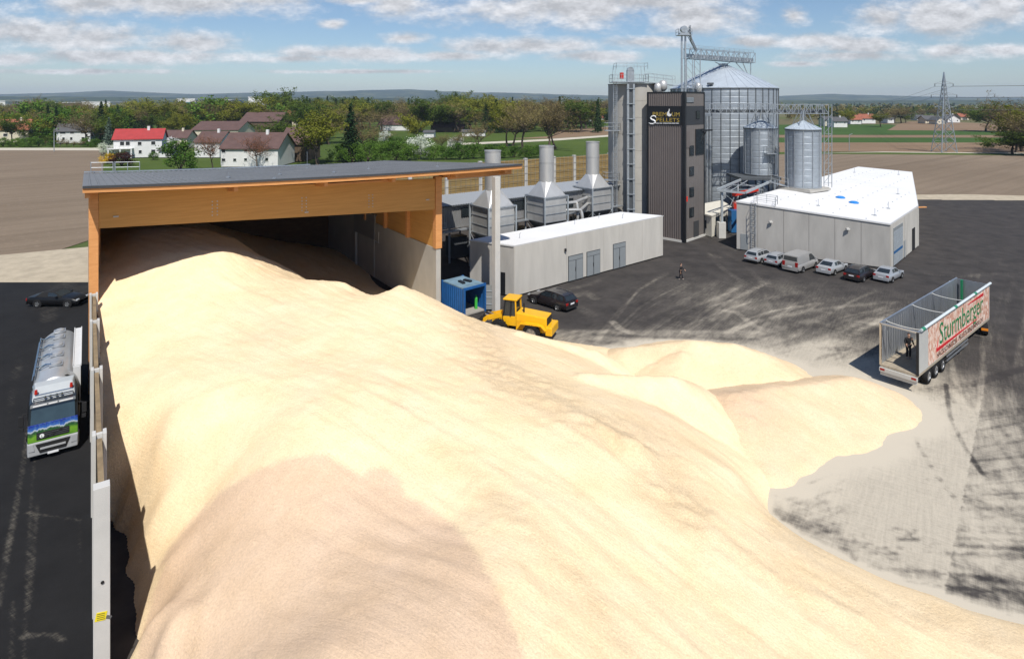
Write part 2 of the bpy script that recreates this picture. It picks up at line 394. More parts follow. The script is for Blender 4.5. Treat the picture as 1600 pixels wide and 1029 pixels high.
streak = 0.5*n2+0.5*n3
dust = 1.05*blob(1330,760,8,9) + 0.85*blob(1460,640,6,6) + 0.75*blob(1180,560,11,4.2) + 0.7*blob(960,535,9,2.6) + 0.55*blob(1320,575,7,6) + 0.85*blob(1500,860,6,7) + 0.75*blob(1600,760,9,9) + 0.35*blob(1150,470,11,8) + 0.22*blob(1350,480,16,8)
band = sstep(G(900,513).y+0.4, G(900,517).y-0.2, GY)*sstep(-2, 3, GX)*sstep(30, 18, GX)*sstep(40, 46, GY)
dust = np.maximum(dust, 0.72*band)
dust = np.where(west_of_seam, dust*1.04+0.05*sstep(50, 30, GY), dust*0.70)
tone = np.where(left, 0.0, 1.0)
dust = np.where(left, 0.0, dust)
dust = 0.72*dust*(0.35+1.3*streak) + 0.30*(n1-0.5)*sstep(0.02, 0.3, dust)
# wheel tracks: (points in photo pixels, half width in m, strength; negative scrapes dust away)
TR = [([(1420,640),(1432,690),(1462,740),(1500,790)],0.13,-0.72),([(1478,600),(1484,650),(1508,700),(1535,740)],0.13,-0.72),
      ([(1345,700),(1420,735),(1500,760),(1600,775)],0.35,-0.3),([(1215,770),(1330,800),(1450,850),(1600,935)],0.45,-0.42),([(1210,800),(1300,835),(1400,870),(1540,930)],0.4,-0.4),
      ([(1230,745),(1380,752),(1480,770),(1600,810)],0.4,-0.32),([(1260,820),(1400,830),(1600,860)],0.4,-0.3),([(1300,690),(1420,660),(1600,640)],0.3,-0.28),([(1440,610),(1520,600),(1600,575)],0.3,-0.28),
      ([(1130,520),(1190,500),(1260,485),(1400,470)],0.3,0.28),([(1040,515),(1110,480),(1160,440),(1130,420),(1105,395)],0.35,0.26),([(1075,520),(1130,490),(1190,440),(1165,415),(1135,395)],0.35,0.22),
      ([(1110,500),(1125,485),(1150,487),(1180,510),(1215,520)],0.3,0.3),([(1190,520),(1270,500),(1340,520),(1380,500)],0.4,0.25),([(1240,560),(1300,530),(1345,508),(1400,497)],0.9,0.55),([(1000,500),(1070,470),(1120,440)],0.3,0.15),
      ([(1180,570),(1260,545),(1330,545)],0.4,-0.3),([(930,522),(1060,528),(1180,530)],0.3,-0.3),([(920,533),(1020,540),(1120,536)],0.3,-0.28),([(1250,560),(1330,555),(1380,545)],0.5,-0.3),
      ([(1450,428),(1500,432),(1555,427),(1600,428)],0.5,0.32),([(895,463),(915,456),(930,466)],0.5,0.5),([(888,452),(920,445),(935,438)],0.35,0.45),([(905,480),(925,492)],0.6,0.3),([(958,503),(968,513),(985,520)],0.35,0.6),
      ([(1585,430),(1560,520),(1575,600),(1590,680)],0.25,0.2),([(1540,500),(1552,560),(1560,640)],0.25,0.22),([(1440,385),(1480,400),(1500,396)],1.0,0.2),
      ([(1100,372),(1130,380),(1150,392)],0.3,0.3),([(1112,397),(1125,403)],0.5,0.4)]
LT = [([(50,640),(25,790),(-5,950)],0.13,0.36),([(55,705),(48,790),(42,900),(38,1029)],0.08,0.22),([(58,790),(52,870),(45,950)],0.09,0.26),([(70,520),(55,560),(0,600)],0.5,0.10),([(105,440),(80,455),(75,500)],0.7,0.22),([(130,445),(120,460),(105,470)],1.0,0.22),
      ([(40,800),(125,812)],0.07,0.3),([(35,993),(80,990),(100,1000)],0.12,0.35),([(30,560),(15,640),(0,700)],0.25,0.12),([(125,815),(124,900)],0.06,0.18),([(20,940),(18,1029)],0.1,0.25)]
rq = random.Random(12)
for i in range(16):        # a fan of tyre prints between the heap's toe and the right-hand edge
    f_ = i/15; x0, y0 = 1212+f_*140, 752+f_*130; y1 = 640+f_*330+rq.uniform(-25,25)
    for o in (0, 9): TR.append(([(x0,y0+o),(1330+rq.uniform(-20,20),y0*0.62+y1*0.38+o+rq.uniform(-8,8)),(1470,y0*0.3+y1*0.7+o+rq.uniform(-10,6)),(1660,y1+o)], rq.uniform(0.08,0.14), -rq.uniform(0.14,0.36)))
for i in range(14):        # pale arcs where wheels carried dust out on to the dark asphalt
    x0, y0 = 930+i*34, 520+rq.uniform(-6,10); x1 = x0+rq.uniform(60,190); y1 = rq.uniform(425,490)
    for o in (0, 7): TR.append(([(x0+o,y0),((x0*2+x1)/3+o,y0*0.6+y1*0.4+rq.uniform(-8,4)),((x0+2*x1)/3+rq.uniform(-20,20)+o,y0*0.25+y1*0.75),(x1+o,y1)], rq.uniform(0.12,0.2), rq.uniform(0.12,0.32)))
for i in range(9):
    x0, y0 = 1500+i*14, 660+rq.uniform(-20,20); TR.append(([(x0,y0),(x0+rq.uniform(-30,20),560),(x0+rq.uniform(-20,50),470),(x0+rq.uniform(-40,60),400)], 0.16, rq.uniform(0.12,0.26)))
for pts, hw, s in TR + LT:
    P = [G(x, y) for x, y in pts]
    x0, x1 = min(q.x for q in P)-2, max(q.x for q in P)+2; y0, y1 = min(q.y for q in P)-2, max(q.y for q in P)+2
    sel = (GX > x0) & (GX < x1) & (GY > y0) & (GY < y1)
    if not sel.any(): continue
    d, al = seg_dist(GX[sel], GY[sel], P)
    edge = sstep(hw*1.5, hw*0.6, d)
    tread = 0.78+0.22*np.sin((al+d*1.2)*2*math.pi/0.7) if s < 0 and s > -0.7 else 0.6 if s < 0 else 0.35+1.0*fbm(GX[sel]*1.3, GY[sel]*1.3, 5)
    if (pts, hw, s) in LT: s = s*1.5
    dust[sel] += s*edge*tread*((0.25+0.9*n1[sel])*(1.0 if s < 0 else 0.75) if s > -0.7 else 1.0)
dust = np.clip(dust, 0, 1)
m, nt, p = new_mat('dusty_asphalt', 0.9, 0.25)
fine = noise_node(nt, 7.0, 6, 0.75); mid = noise_node(nt, 0.45, 5, 0.65); grain = noise_node(nt, 40.0, 2, 0.6)
fresh = ramp(nt, mid, [(0.3,(0.0085,0.0085,0.0095)),(0.7,(0.0145,0.0145,0.0155))]); worn = ramp(nt, mid, [(0.3,(0.030,0.027,0.026)),(0.7,(0.062,0.055,0.051))])
base = mixc(nt, attr_node(nt, 'tone'), fresh, worn)
base = mixc(nt, mth(nt, 'MULTIPLY', mth(nt, 'SUBTRACT', grain, 0.62, clamp=True), 1.6, clamp=True), base, (0.16,0.145,0.13))
st1 = noise_node(nt, 1.0, 7, 0.74, (0.45, 8.0, 1), 0.57); st2 = noise_node(nt, 1.0, 7, 0.74, (0.5, 6.5, 1), -0.95)
mix_n = mth(nt, 'ADD', mth(nt, 'MULTIPLY', mth(nt, 'ADD', st1, st2), 0.36), mth(nt, 'MULTIPLY', fine, 0.28))
cov = mth(nt, 'ADD', mix_n, mth(nt, 'MULTIPLY_ADD', attr_node(nt, 'dust'), 0.58, -0.30))
mr = nd(nt, 'ShaderNodeMapRange', interpolation_type='SMOOTHSTEP'); nt.links.new(cov, mr.inputs[0]); mr.inputs[1].default_value = 0.22; mr.inputs[2].default_value = 0.98; mr.inputs[4].default_value = 0.90
gate = nd(nt, 'ShaderNodeMapRange'); nt.links.new(attr_node(nt, 'dust'), gate.inputs[0]); gate.inputs[1].default_value = 0.0; gate.inputs[2].default_value = 0.12
nt.links.new(mixc(nt, mth(nt, 'MULTIPLY', mr.outputs[0], gate.outputs[0]), base, (0.58,0.52,0.42)), p.inputs['Base Color'])
bump_node(nt, p, fine, 0.25, 0.03)
M_YARD = m
yard = structure(grid_mesh('asphalt_yard', GX, GY, np.zeros_like(GX), keep, [M_YARD], {'dust': dust, 'tone': tone}))

# ------------------------------------------------------------------ the storage barn and its long side wall
OB = Vector((-28.0, 40.7, 0)); EV = Vector((0.819, 0.574, 0)); NV = Vector((-0.574, 0.819, 0)); ANG = math.atan2(0.574, 0.819)
RB = Matrix.Rotation(ANG, 3, 'Z')
def B(t, s, z=0.0): return OB + EV*t + NV*s + Vector((0,0,z))
WOOD_X = (0.25, 6, 9)
M_GLULAM = material('glulam_timber', (0.50,0.25,0.068), 0.65, var=0.14, scale=1.1, stretch=(0.35,0.35,7), bump=0.12, bscale=3, col2=(0.60,0.315,0.092))
M_ORANGE = material('stained_timber', (0.56,0.25,0.085), 0.6, var=0.15, scale=1.2, stretch=(1,1,5), col2=(0.66,0.32,0.12))
M_CONC = material('precast_concrete', (0.40,0.385,0.355), 0.85, var=0.08, scale=0.7, bump=0.15, bscale=18, stretch=(1,1,0.6))
M_CONC_L = material('pale_concrete_post', (0.52,0.51,0.485), 0.85, var=0.06, scale=1.2, bump=0.1, bscale=18)
M_CONC_D = material('weathered_concrete', (0.30,0.28,0.255), 0.9, var=0.14, scale=0.5, bump=0.2, bscale=14)
M_PLANK = material('weathered_plank', (0.24,0.175,0.10), 0.85, var=0.25, scale=2.0, stretch=(1,1,8), bump=0.3, bscale=12)
M_GREYROOF = material('grey_roof_sheet', (0.168,0.170,0.175), 0.5, 0.0, var=0.12, scale=0.4, spec=0.3)
M_GALV = material('galvanised_steel', (0.46,0.49,0.52), 0.42, 0.75, var=0.14, scale=2.5, spec=0.5)
M_STEEL = material('pale_painted_steel', (0.42,0.46,0.49), 0.5, 0.3, var=0.08, scale=2)
M_DARK = flat('dark_recess', (0.012,0.012,0.013), 0.8)
M_YELLOW = flat('warning_yellow', (0.75,0.62,0.02), 0.5)

barn = thing('storage_barn', 'large open timber storage barn with grey metal roof, heaped with sawdust', 'barn', OB)
def zE(t):  # underside of the eave along the front
    u = (t+0.6)/34.1; return 13.72 - 0.62*u - 0.9*u*(1-u)
def hb(t0, t1, s0, s1, z0, z1):   # box in barn axes; z may be (left, right)
    za = z0 if isinstance(z0, tuple) else (z0, z0); zb = z1 if isinstance(z1, tuple) else (z1, z1)
    return [B(t0,s0,za[0]), B(t1,s0,za[1]), B(t1,s1,za[1]), B(t0,s1,za[0]), B(t0,s0,zb[0]), B(t1,s0,zb[1]), B(t1,s1,zb[1]), B(t0,s1,zb[0])]
def bpart(name, mat, *boxes, parent=None, bevel=0):
    b = MB()
    for a in boxes: b.hexa(hb(*a))
    return b.build(name, mat, parent or barn, world=True, bevel=bevel)
D_BARN = 30.0
bpart('header_beam', M_GLULAM, (0.28,25.62,0.0,0.32,(10.95,9.62),(13.30,12.42)))
bpart('front_post', M_ORANGE, (-0.28,0.26,-0.06,0.5,0,13.45))
bpart('front_post', M_ORANGE, (25.66,26.28,-0.10,0.5,6.05,12.6))
bpart('side_wall', M_CONC_D, (-0.22,0.18,0.52,D_BARN,0,6.9)); bpart('wall_cladding', M_GLULAM, (-0.2,0.14,0.52,D_BARN,6.903,(11.4,11.4)))
bpart('concrete_wall', M_CONC, (25.72,26.2,-0.02,D_BARN,0,6.05)); bpart('wall_cladding', M_GLULAM, (25.78,26.16,0.52,D_BARN,6.053,11.0))
for s in (5.5, 11, 16.5, 22):
    bpart('wall_post', M_ORANGE, (25.42,25.77,s,s+0.4,6.06,11.0)); bpart('wall_post', M_ORANGE, (0.15,0.45,s,s+0.4,6.91,11.2))
bpart('back_wall', material('shade_darkened_boards', (0.10,0.06,0.03), 0.8, var=0.2, scale=1.0, stretch=(1,1,4)), (-0.2,26.2,D_BARN+0.003,D_BARN+0.3,0,(11.2,10.4)))  # board colour darkened to stand in for the shade deep in the barn
bolts = MB()
for t in (7.2, 13.7, 19.3):
    for dt in (0, 0.34):
        for k in range(5):
            c = B(t+dt, -0.012, 11.1 - t*0.05 + 0.25*k + 0.35); bolts.box(c, (0.075, 0.03, 0.075), RB)
stuff(bolts.build('bolt_heads', M_GALV, barn, world=True))
for t, z in ((1.1,11.6),(13.9,10.55),(24.7,10.55)): bpart('beam_shoe', M_CONC_L, (t,t+0.3,-0.07,-0.003,z,z+0.09))
# roof: fascia, deck and ribbed sheet follow the same gentle line
TS = np.linspace(-0.6, 33.5, 35); SLOPE = 0.070
def roof_strip(name, mat, s0, s1, dz0, dz1, ts=TS):
    b = MB()
    for a, c in zip(ts[:-1], ts[1:]):
        pass
    vs = []; fs = []
    for t in ts:
        for (s, dz) in ((s0,dz0),(s1,dz0),(s1,dz1),(s0,dz1)): vs.append(B(t, s, zE(t)+dz-SLOPE*(s+2.64)))
    n = len(ts)
    for i in range(n-1):
        for k in range(4): fs.append((i*4+k, i*4+(k+1)%4, (i+1)*4+(k+1)%4, (i+1)*4+k))
    fs += [(0,3,2,1), tuple((n-1)*4+k for k in range(4))]
    b.add(vs, fs); return b.build(name, mat, barn, world=True)
roof_strip('roof_deck', material('roof_deck_boards', (0.26,0.15,0.06), 0.8, var=0.15, scale=1.0), -2.5, D_BARN+0.9, 0.06, 0.30)
roof_strip('fascia_board', M_ORANGE, -2.64, -2.503, 0.0, 0.27)
roof_strip('roof_edge_trim', material('anthracite_trim', (0.055,0.058,0.064), 0.4, 0.0, var=0.06), -2.72, -2.35, 0.273, 0.44)
rs = MB(); vs = []; fs = []
tt = []; zz = []
t = -0.62
while t < 33.4:
    tt += [t, t+0.34, t+0.38, t+0.46]; zz += [0, 0, 0.07, 0.07]; t += 0.5
for k, t in enumerate(tt):
    for s in (-2.345, D_BARN+1.0): vs.append(B(t, s, zE(t)+0.33+zz[k]-SLOPE*(s+2.64)))
for k in range(len(tt)-1): fs.append((2*k, 2*k+2, 2*k+3, 2*k+1))
rs.add(vs, fs); rs.build('roof_sheet', M_GREYROOF, barn, world=True)
rt = MB()
for s in (D_BARN+0.55,):
    for a, c in zip(TS[:24:2], TS[2:26:2]): rt.bar(B(a, s, zE(a)+0.47-SLOPE*(s+2.64)), B(c, s, zE(c)+0.47-SLOPE*(s+2.64)), 0.5, 0.1)
rt.build('ridge_flashing', M_GALV, barn, world=True)
for t in (-0.35, 8.4, 14.9, 20.6, 26.6, 31.9):
    b = MB(); z = zE(t); b.hexa([B(t-0.14,-2.3,z-0.42+0.05), B(t+0.14,-2.3,z-0.42+0.05), B(t+0.14,0.9,z-0.70), B(t-0.14,0.9,z-0.70), B(t-0.14,-2.3,z+0.055), B(t+0.14,-2.3,z+0.055), B(t+0.14,0.9,z-0.19), B(t-0.14,0.9,z-0.19)])
    b.build('rafter', M_ORANGE, barn, world=True)
b = MB(); b.bar(B(15.0,-1.5,zE(15)-0.32), B(20.5,-1.5,zE(20.5)-0.32), 0.12, 0.14); b.build('purlin', M_ORANGE, barn, world=True)
b = MB(); b.bar(B(26.3,-1.2,zE(26)-0.40), B(33.2,-1.2,zE(33)-0.40), 0.3, 0.5); b.build('edge_beam', M_ORANGE, barn, world=True)
ccol_ = G(775, 487)
b = MB(); b.box((ccol_.x, ccol_.y, 6.25), (0.56,0.62,12.5), RB); b.build('support_column', M_CONC_L, barn, world=True, bevel=0.03)
# guard rail on the back left of the roof, snow guards and lightning rods
for (t0, t1) in ((0.0,1.9),(2.1,4.3)):
    b = MB(); zf = lambda t, s: zE(t)+0.4-SLOPE*(s+2.64)
    for t in np.linspace(t0, t1, 3):
        b.tube([B(t,27,zf(t,27)), B(t,27,zf(t,27)+1.15)], 0.035, 6)
    for h in (0.6, 1.13): b.tube([B(t0,27,zf(t0,27)+h), B(t1,27,zf(t1,27)+h)], 0.03, 6)
    b.tube([B(t0,27,zf(t0,27)+1.13), B(t0,30,zf(t0,30)+1.13)], 0.03, 6)
    b.tube([B(t0,30,zf(t0,30)), B(t0,30,zf(t0,30)+1.13)], 0.03, 6)
    b.build('roof_railing', M_GALV, barn, world=True)
for t, s in ((9,4),(13.5,6),(18,5),(22.5,8),(28,4),(11.2,-1.6),(20,20)):
    z = zE(t)+0.36-SLOPE*(s+2.64); b = MB(); b.tube([B(t,s,z), B(t,s,z+(1.9 if s > 15 else 0.5))], 0.02, 5); b.box(B(t,s,z+0.06), (0.25,0.25,0.12)); b.build('lightning_rod', M_GALV, barn, world=True)

# long wall of concrete posts and planks running towards the viewer
wall = thing('storage_wall', 'tall wall of concrete posts and stacked planks between truck lane and sawdust heap', 'wall', (-13.5,20,0))
def W(s, e, z): return Vector((-13.5,20,z)) + NV*s + EV*e
post_s = [0.0, 3.9, 10.7, 18.4, 24.3]; HT = 6.9
RW = Matrix.Rotation(ANG, 3, 'Z')
for i, s in enumerate(post_s):
    b = MB()
    if i == 0:
        b.box(W(s,0,HT/2), (0.46,0.40,HT), RW)
    else:
        for e in (-0.17, 0.17): b.box(W(s,e,HT/2), (0.12,0.42,HT), RW)
        b.box(W(s,0,HT/2-0.02), (0.215,0.16,HT-0.04), RW)
    b.build('post', M_CONC_L, wall, world=True, bevel=0.012)
pk = None
for (a, c) in zip(post_s[:-1], post_s[1:]):
    zt = HT-0.16
    for k in range(14):
        b = MB(); dz = zt/14; e = random.uniform(-0.015, 0.015)
        b.box(W((a+c)/2, e, dz*(k+0.5)), (0.165+random.uniform(-0.01,0.01), c-a-(0.21 if a > 0 else 0.29)-0.09, dz-0.02), RW); b.build('plank', M_PLANK, wall, world=True)
b = MB(); b.box(W(-0.206,-0.02,2.72), (0.30,0.012,0.27), RW @ Matrix.Rotation(math.radians(12),3,'Y')); sg = b.build('warning_sign', M_YELLOW, wall, world=True)
b = MB()
for k in range(4): b.box(W(-0.214,-0.02,2.81-0.06*k), (0.22,0.006,0.014), RW @ Matrix.Rotation(math.radians(12),3,'Y'))
b.build('print_lines', flat('print_black',(0.03,0.03,0.03)), sg, world=True)
b = MB(); b.box(W(-0.206,0.19,2.6), (0.16,0.010,0.10), RW @ Matrix.Rotation(math.radians(35),3,'Y')); b.build('dark_strip', flat('strip_grey',(0.12,0.12,0.12)), wall, world=True)  # small tilted dark grey strip on the face of the end post
b = MB(); b.lathe([(0.05,0),(0.05,0.02)], W(-0.215,0.02,3.82), 12, RW @ Matrix.Rotation(math.radians(90),3,'X')); b.build('lifting_hole', M_DARK, wall, world=True)
# ------------------------------------------------------------------ the sawdust heaps
def rbf_surface(ctrl):
    P = np.array([[c[0], c[1]] for c in ctrl]); z = np.array([c[2] for c in ctrl]); n = len(P)
    D = np.hypot(P[:,None,0]-P[None,:,0], P[:,None,1]-P[None,:,1])
    K = np.zeros((n+3, n+3)); K[:n,:n] = np.sqrt(D*D+0.16) ; K[:n,:n] += np.eye(n)*-0.03
    K[:n,n] = 1; K[:n,n+1] = P[:,0]; K[:n,n+2] = P[:,1]; K[n:,:n] = K[:n,n:].T
    w = np.linalg.solve(K, np.concatenate([z, np.zeros(3)]))
    def f(X, Y):
        Z = w[n]+w[n+1]*X+w[n+2]*Y
        for i in range(n): Z = Z + w[i]*np.sqrt((X-P[i,0])**2+(Y-P[i,1])**2+0.16)
        return Z
    return f
def VIS(px, py, Y): a = A(px, py, Y); return (a.x, a.y, a.z)
def GRD(px, py, z=0.0): a = G(px, py); return (a.x, a.y, z)
def PL(px, Y, z): return (gx(px, Y), Y, z)

MAIN = [VIS(500,1029,16),VIS(650,1029,15.8),VIS(800,1029,16.3),VIS(950,1029,17),VIS(1100,1029,18),VIS(1300,1029,19.5),VIS(1450,1029,20.4),
        VIS(300,1000,19.6),VIS(250,1000,19.8),VIS(220,1010,20.3),VIS(400,900,20.5),VIS(300,930,21.0),VIS(350,800,24),VIS(640,900,19),VIS(800,900,19),VIS(1000,900,20.5),VIS(1200,950,20.7),VIS(1350,960,21.5),
        VIS(258,882,23.5),VIS(243,800,26),VIS(300,815,25),VIS(400,735,25),VIS(480,712,25),VIS(600,738,24.5),VIS(700,815,22.3),VIS(800,800,22),VIS(480,640,27.5),VIS(300,640,29),VIS(250,690,28.2),VIS(228,640,30),
        VIS(700,660,27.5),VIS(900,660,28),VIS(1000,760,25),VIS(1100,820,23.7),VIS(900,760,24),
        VIS(1150,740,28.5),VIS(1190,790,28.5),
        VIS(1100,700,30.5),VIS(1050,655,32),
        VIS(880,560,38),VIS(800,560,36),VIS(700,560,34.5),VIS(600,540,35),VIS(480,560,33.5),VIS(400,520,36.5),VIS(300,500,38),VIS(200,470,41),VIS(230,560,34.5),
        VIS(210,430,43.5),VIS(290,402,45),VIS(345,393,46),VIS(400,412,46.5),VIS(455,436,46.5),VIS(486,440,46),VIS(531,441,45.5),VIS(573,466,44.5),VIS(625,448,44.2),VIS(662,459,44.5),VIS(700,480,45),VIS(750,506,45.5),VIS(800,515,46),VIS(850,528,46),VIS(900,536,46.5),VIS(955,546,46.7),
        # toe of the heap
        GRD(1240,830),GRD(1330,877),GRD(1450,922),GRD(1600,968),GRD(1205,800),GRD(1205,770),GRD(1212,745),GRD(1700,1000),
        PL(1130,36.5,-0.4),PL(1030,39.6,0.0),PL(1000,42,0.0),
        PL(960,48,-0.1),PL(900,48.6,-0.15),PL(850,48.6,-0.2),PL(800,49.4,-0.2),PL(745,50.6,-0.2),PL(720,52.2,0.1),PL(690,54.5,0.7),
        # along the wall
        VIS(165,560,35),VIS(168,640,30.8),VIS(188,700,29.2),VIS(203,760,28.3),VIS(207,830,27),(-18.6,28.4,0.2),
        # in the barn
        VIS(155,420,45),VIS(200,364,54),VIS(300,357,56),VIS(250,356,57),VIS(335,362,55),VIS(365,372,53),VIS(400,395,52.5),VIS(460,425,51.5),VIS(150,385,53),
        PL(300,68,6.2),PL(160,66,6.5),PL(380,62,3.4),PL(440,58,2.4),PL(520,60,1.3),PL(480,72,1.8),PL(430,78,1.8),PL(560,57,1.5),PL(580,53,1.6),PL(610,54,1.3),PL(640,52,2.0),PL(660,54,1.4),PL(530,50,2.4),PL(490,66,1.6)]
OUT = [(g[0]+dx, g[1]+dy, -2.2) for g, dx, dy in [(GRD(1240,830),3,2.5),(GRD(1330,877),3,2.5),(GRD(1450,922),3,3),(GRD(1600,968),3,3),(PL(900,48.6,0),0.5,4),(PL(850,48.6,0),0.5,4),(PL(960,48,0),1,4),(PL(800,49.4,0),0.5,4),(PL(745,50.6,0),1.5,4)]]
GAP = [(-13.5-(y-20)*0.701+o, y, z) for y in (18.5,20,21.5,23,24.5,26,27.3) for o, z in ((0.4,-0.35),(1.15,-0.2))]
f_rbf = rbf_surface(MAIN+OUT+GAP)
def cones(crests, slope):
    """loose material at its angle of rest round crest lines of (x, y, z)"""
    def f(X, Y):
        best = np.full(X.shape, -9.0)
        for cr in crests:
            for a, c in zip(cr[:-1], cr[1:]):
                dx, dy = c[0]-a[0], c[1]-a[1]; t = np.clip(((X-a[0])*dx+(Y-a[1])*dy)/(dx*dx+dy*dy), 0, 1)
                d = np.sqrt((X-a[0]-t*dx)**2+(Y-a[1]-t*dy)**2+0.10)-0.25
                best = np.maximum(best, a[2]+(c[2]-a[2])*t-slope*d*(1+0.30*(fbm(X*0.45, Y*0.45, 61, 3)-0.5)))
        toe = 0.34                                                     # the foot runs out thinly
        return np.where(best < toe, toe*np.exp(np.clip((best-toe)/toe, -6, 0))-0.20, best-0.20)
    return f
def CR(*pts, up=0.0): return [tuple(A(x, y, yy)+Vector((0,0,0.2+up))) for x, y, yy in pts]
f_c1 = cones([CR((625,448,44.2),(668,505,39.5),(720,556,36),(800,602,32.3),(900,650,28.9),(985,690,27.2),up=0.15)], 0.85)
f_c2 = cones([CR((215,428,43.6),(290,402,45),(345,393,46),(400,412,46.6),(455,437,46.2),(531,441,45.0),up=0.05), CR((345,393,46),(330,460,41),up=-0.05)], 0.68)
f_crest = lambda X, Y: np.maximum(f_c1(X, Y), f_c2(X, Y))
f_lobe = cones([[(9.5,36,3.4),(4,34.6,4.2)], [(5.6,42.6,2.3),(0.5,41.5,4.0)]], 0.58)
def f_main(X, Y):
    a, c = f_rbf(X, Y), np.maximum(f_lobe(X, Y), f_crest(X, Y)); k = 0.18
    h = np.clip(0.5+0.5*(a-c)/k, 0, 1); return c*(1-h)+a*h+k*h*(1-h)
# the sawdust material: pale fresh dust, a damper tan batch where the attribute says so
m, nt, p = new_mat('sawdust', 0.95, 0.08)
n_f = noise_node(nt, 9.0, 7, 0.78); n_m = noise_node(nt, 0.55, 5, 0.6); n_g = noise_node(nt, 55.0, 3, 0.7)
pale = ramp(nt, n_m, [(0.3,(0.865,0.665,0.41)),(0.7,(0.91,0.735,0.495))]); damp = ramp(nt, n_m, [(0.3,(0.70,0.51,0.345)),(0.7,(0.77,0.575,0.41))])
c = mixc(nt, attr_node(nt, 'damp'), pale, damp)
c = mixc(nt, mth(nt, 'MULTIPLY', mth(nt, 'SUBTRACT', n_f, 0.50, clamp=True), 1.0, clamp=True), c, (0.70,0.51,0.30))
c = mixc(nt, mth(nt, 'MULTIPLY', attr_node(nt, 'rough'), mth(nt, 'MULTIPLY', mth(nt, 'SUBTRACT', n_f, 0.40, clamp=True), 2.2, clamp=True), clamp=True), c, (0.74,0.53,0.32))
gr_ = noise_node(nt, 13.0, 4, 0.8); sh_ = nd(nt, 'ShaderNodeMapRange'); nt.links.new(gr_, sh_.inputs[0]); sh_.inputs[1].default_value = 0.34; sh_.inputs[2].default_value = 0.66; sh_.inputs[3].default_value = 0.86; sh_.inputs[4].default_value = 1.10
vm = nd(nt, 'ShaderNodeVectorMath', operation='SCALE'); nt.links.new(c, vm.inputs[0]); nt.links.new(sh_.outputs[0], vm.inputs['Scale']); nt.links.new(vm.outputs[0], p.inputs['Base Color'])
hh = mth(nt, 'ADD', mth(nt, 'MULTIPLY', n_f, mth(nt, 'MULTIPLY_ADD', attr_node(nt, 'rough'), 1.6, 0.5)), mth(nt, 'ADD', mth(nt, 'MULTIPLY', n_g, 0.22), mth(nt, 'MULTIPLY', noise_node(nt, 1.0, 6, 0.7, (0.5, 6.5, 1), 0.585), 0.5)))
bump_node(nt, p, hh, 0.55, 0.16)
M_SAW = m
def pix(X, Y, Z):
    return 800+X/Y*F, YH+(HC-Z)/Y*F
RIDGES = [([(520,600,30.5),(700,690,26.5),(860,800,22.3),(1010,940,19.4),(1090,1029,18)],0.26,0.55),([(600,585,31.5),(780,680,27),(960,800,23),(1110,920,20.2),(1230,1029,19)],-0.24,0.5),
          ([(700,565,34),(860,660,28),(1040,770,24.8),(1200,880,22.2),(1420,1000,20.8)],0.28,0.6),([(740,520,43),(800,600,33),(900,650,28.6),(1000,700,27)],0.30,0.9),([(440,640,27.6),(600,700,25.5),(760,830,21.4),(880,1000,17.3)],0.16,0.4),([(260,660,29),(380,610,30.5),(520,590,31),(640,620,29)],0.16,0.6),([(330,440,43),(480,500,39),(620,560,34.5)],0.2,0.8),([(1010,610,36.2),(1040,680,31.5),(1090,770,27)],0.15,0.5)]
def heap(name, label, f, x0, x1, y0, y1, step, seed, clip=None, dampf=None, roughf=None, relief=0.1):
    X, Y = np.meshgrid(np.arange(x0, x1, step), np.arange(y0, y1, step))
    Z = f(X, Y)
    env = sstep(-0.05, 0.8, Z)
    big = fbm(X*0.33, Y*0.33, seed, 3)-0.5; lump = fbm(X*1.2, Y*1.2, seed+5, 4)-0.5
    U_, V_ = X*0.83-Y*0.55, X*0.55+Y*0.83   # furrows left by the loader run down to the right
    fur = fbm(U_*0.12, V_*0.85, seed+9, 3)-0.5
    fur2 = fbm(U_*0.4, V_*4.2, seed+19, 3)-0.5; clod = np.maximum(fbm(X*3.1, Y*3.1, seed+23, 3)-0.60, 0)
    Z = Z + env*relief*(0.5*big+0.5*lump+0.7*fur+1.2*fur2+2.0*clod)
    slump = np.abs(fbm(U_*0.16+0.4*big, V_*0.42, seed+13, 4, 0.55)-0.5)*2          # slipped tongues with sharp little crests
    Z = Z + env*relief*1.0*(0.35-slump)
    for (pts, hgt, wd) in RIDGES:                                              # ridges and ruts left by the loader
        P_ = [A(x, y, yy) for x, y, yy in pts]; d_, al = seg_dist(X, Y, P_)
        Z = Z + env*0.35*hgt*np.exp(-(d_/(0.45*wd))**2)*(0.2+1.2*fbm(al*0.6, d_*0+seed, seed+2, 3))
    rough = roughf(X, Y, Z) if roughf else np.zeros_like(X)
    Z = Z + env*rough*0.30*(fbm(X*2.2, Y*2.2, seed+31, 4, 0.65)-0.5)
    Z = np.where(Z < 0.25, Z - 0.10*(1-sstep(0.0,0.25,Z)) + 0.05*(fbm(X*1.5,Y*1.5,seed+3,3)-0.5), Z)
    damp = dampf(X, Y, Z) if dampf else np.zeros_like(X)
    zc = np.minimum(np.minimum(Z[:-1,:-1], Z[1:,1:]), np.minimum(Z[:-1,1:], Z[1:,:-1])); zm = np.maximum(np.maximum(Z[:-1,:-1], Z[1:,1:]), np.maximum(Z[:-1,1:], Z[1:,:-1]))
    keep = (zm > 0.0)
    if clip is not None: keep &= clip((X[:-1,:-1]+X[1:,1:])/2, (Y[:-1,:-1]+Y[1:,1:])/2)
    o = grid_mesh(name, X, Y, Z, keep, [M_SAW], {'damp': damp, 'rough': rough})
    return tag(o, label, 'sawdust')
def main_clip(X, Y):
    t = (X-OB.x)*EV.x+(Y-OB.y)*EV.y; s = (X-OB.x)*NV.x+(Y-OB.y)*NV.y
    return (t > 0.19) & ((s < 0) | (t < 25.74)) & (s < D_BARN-0.05)
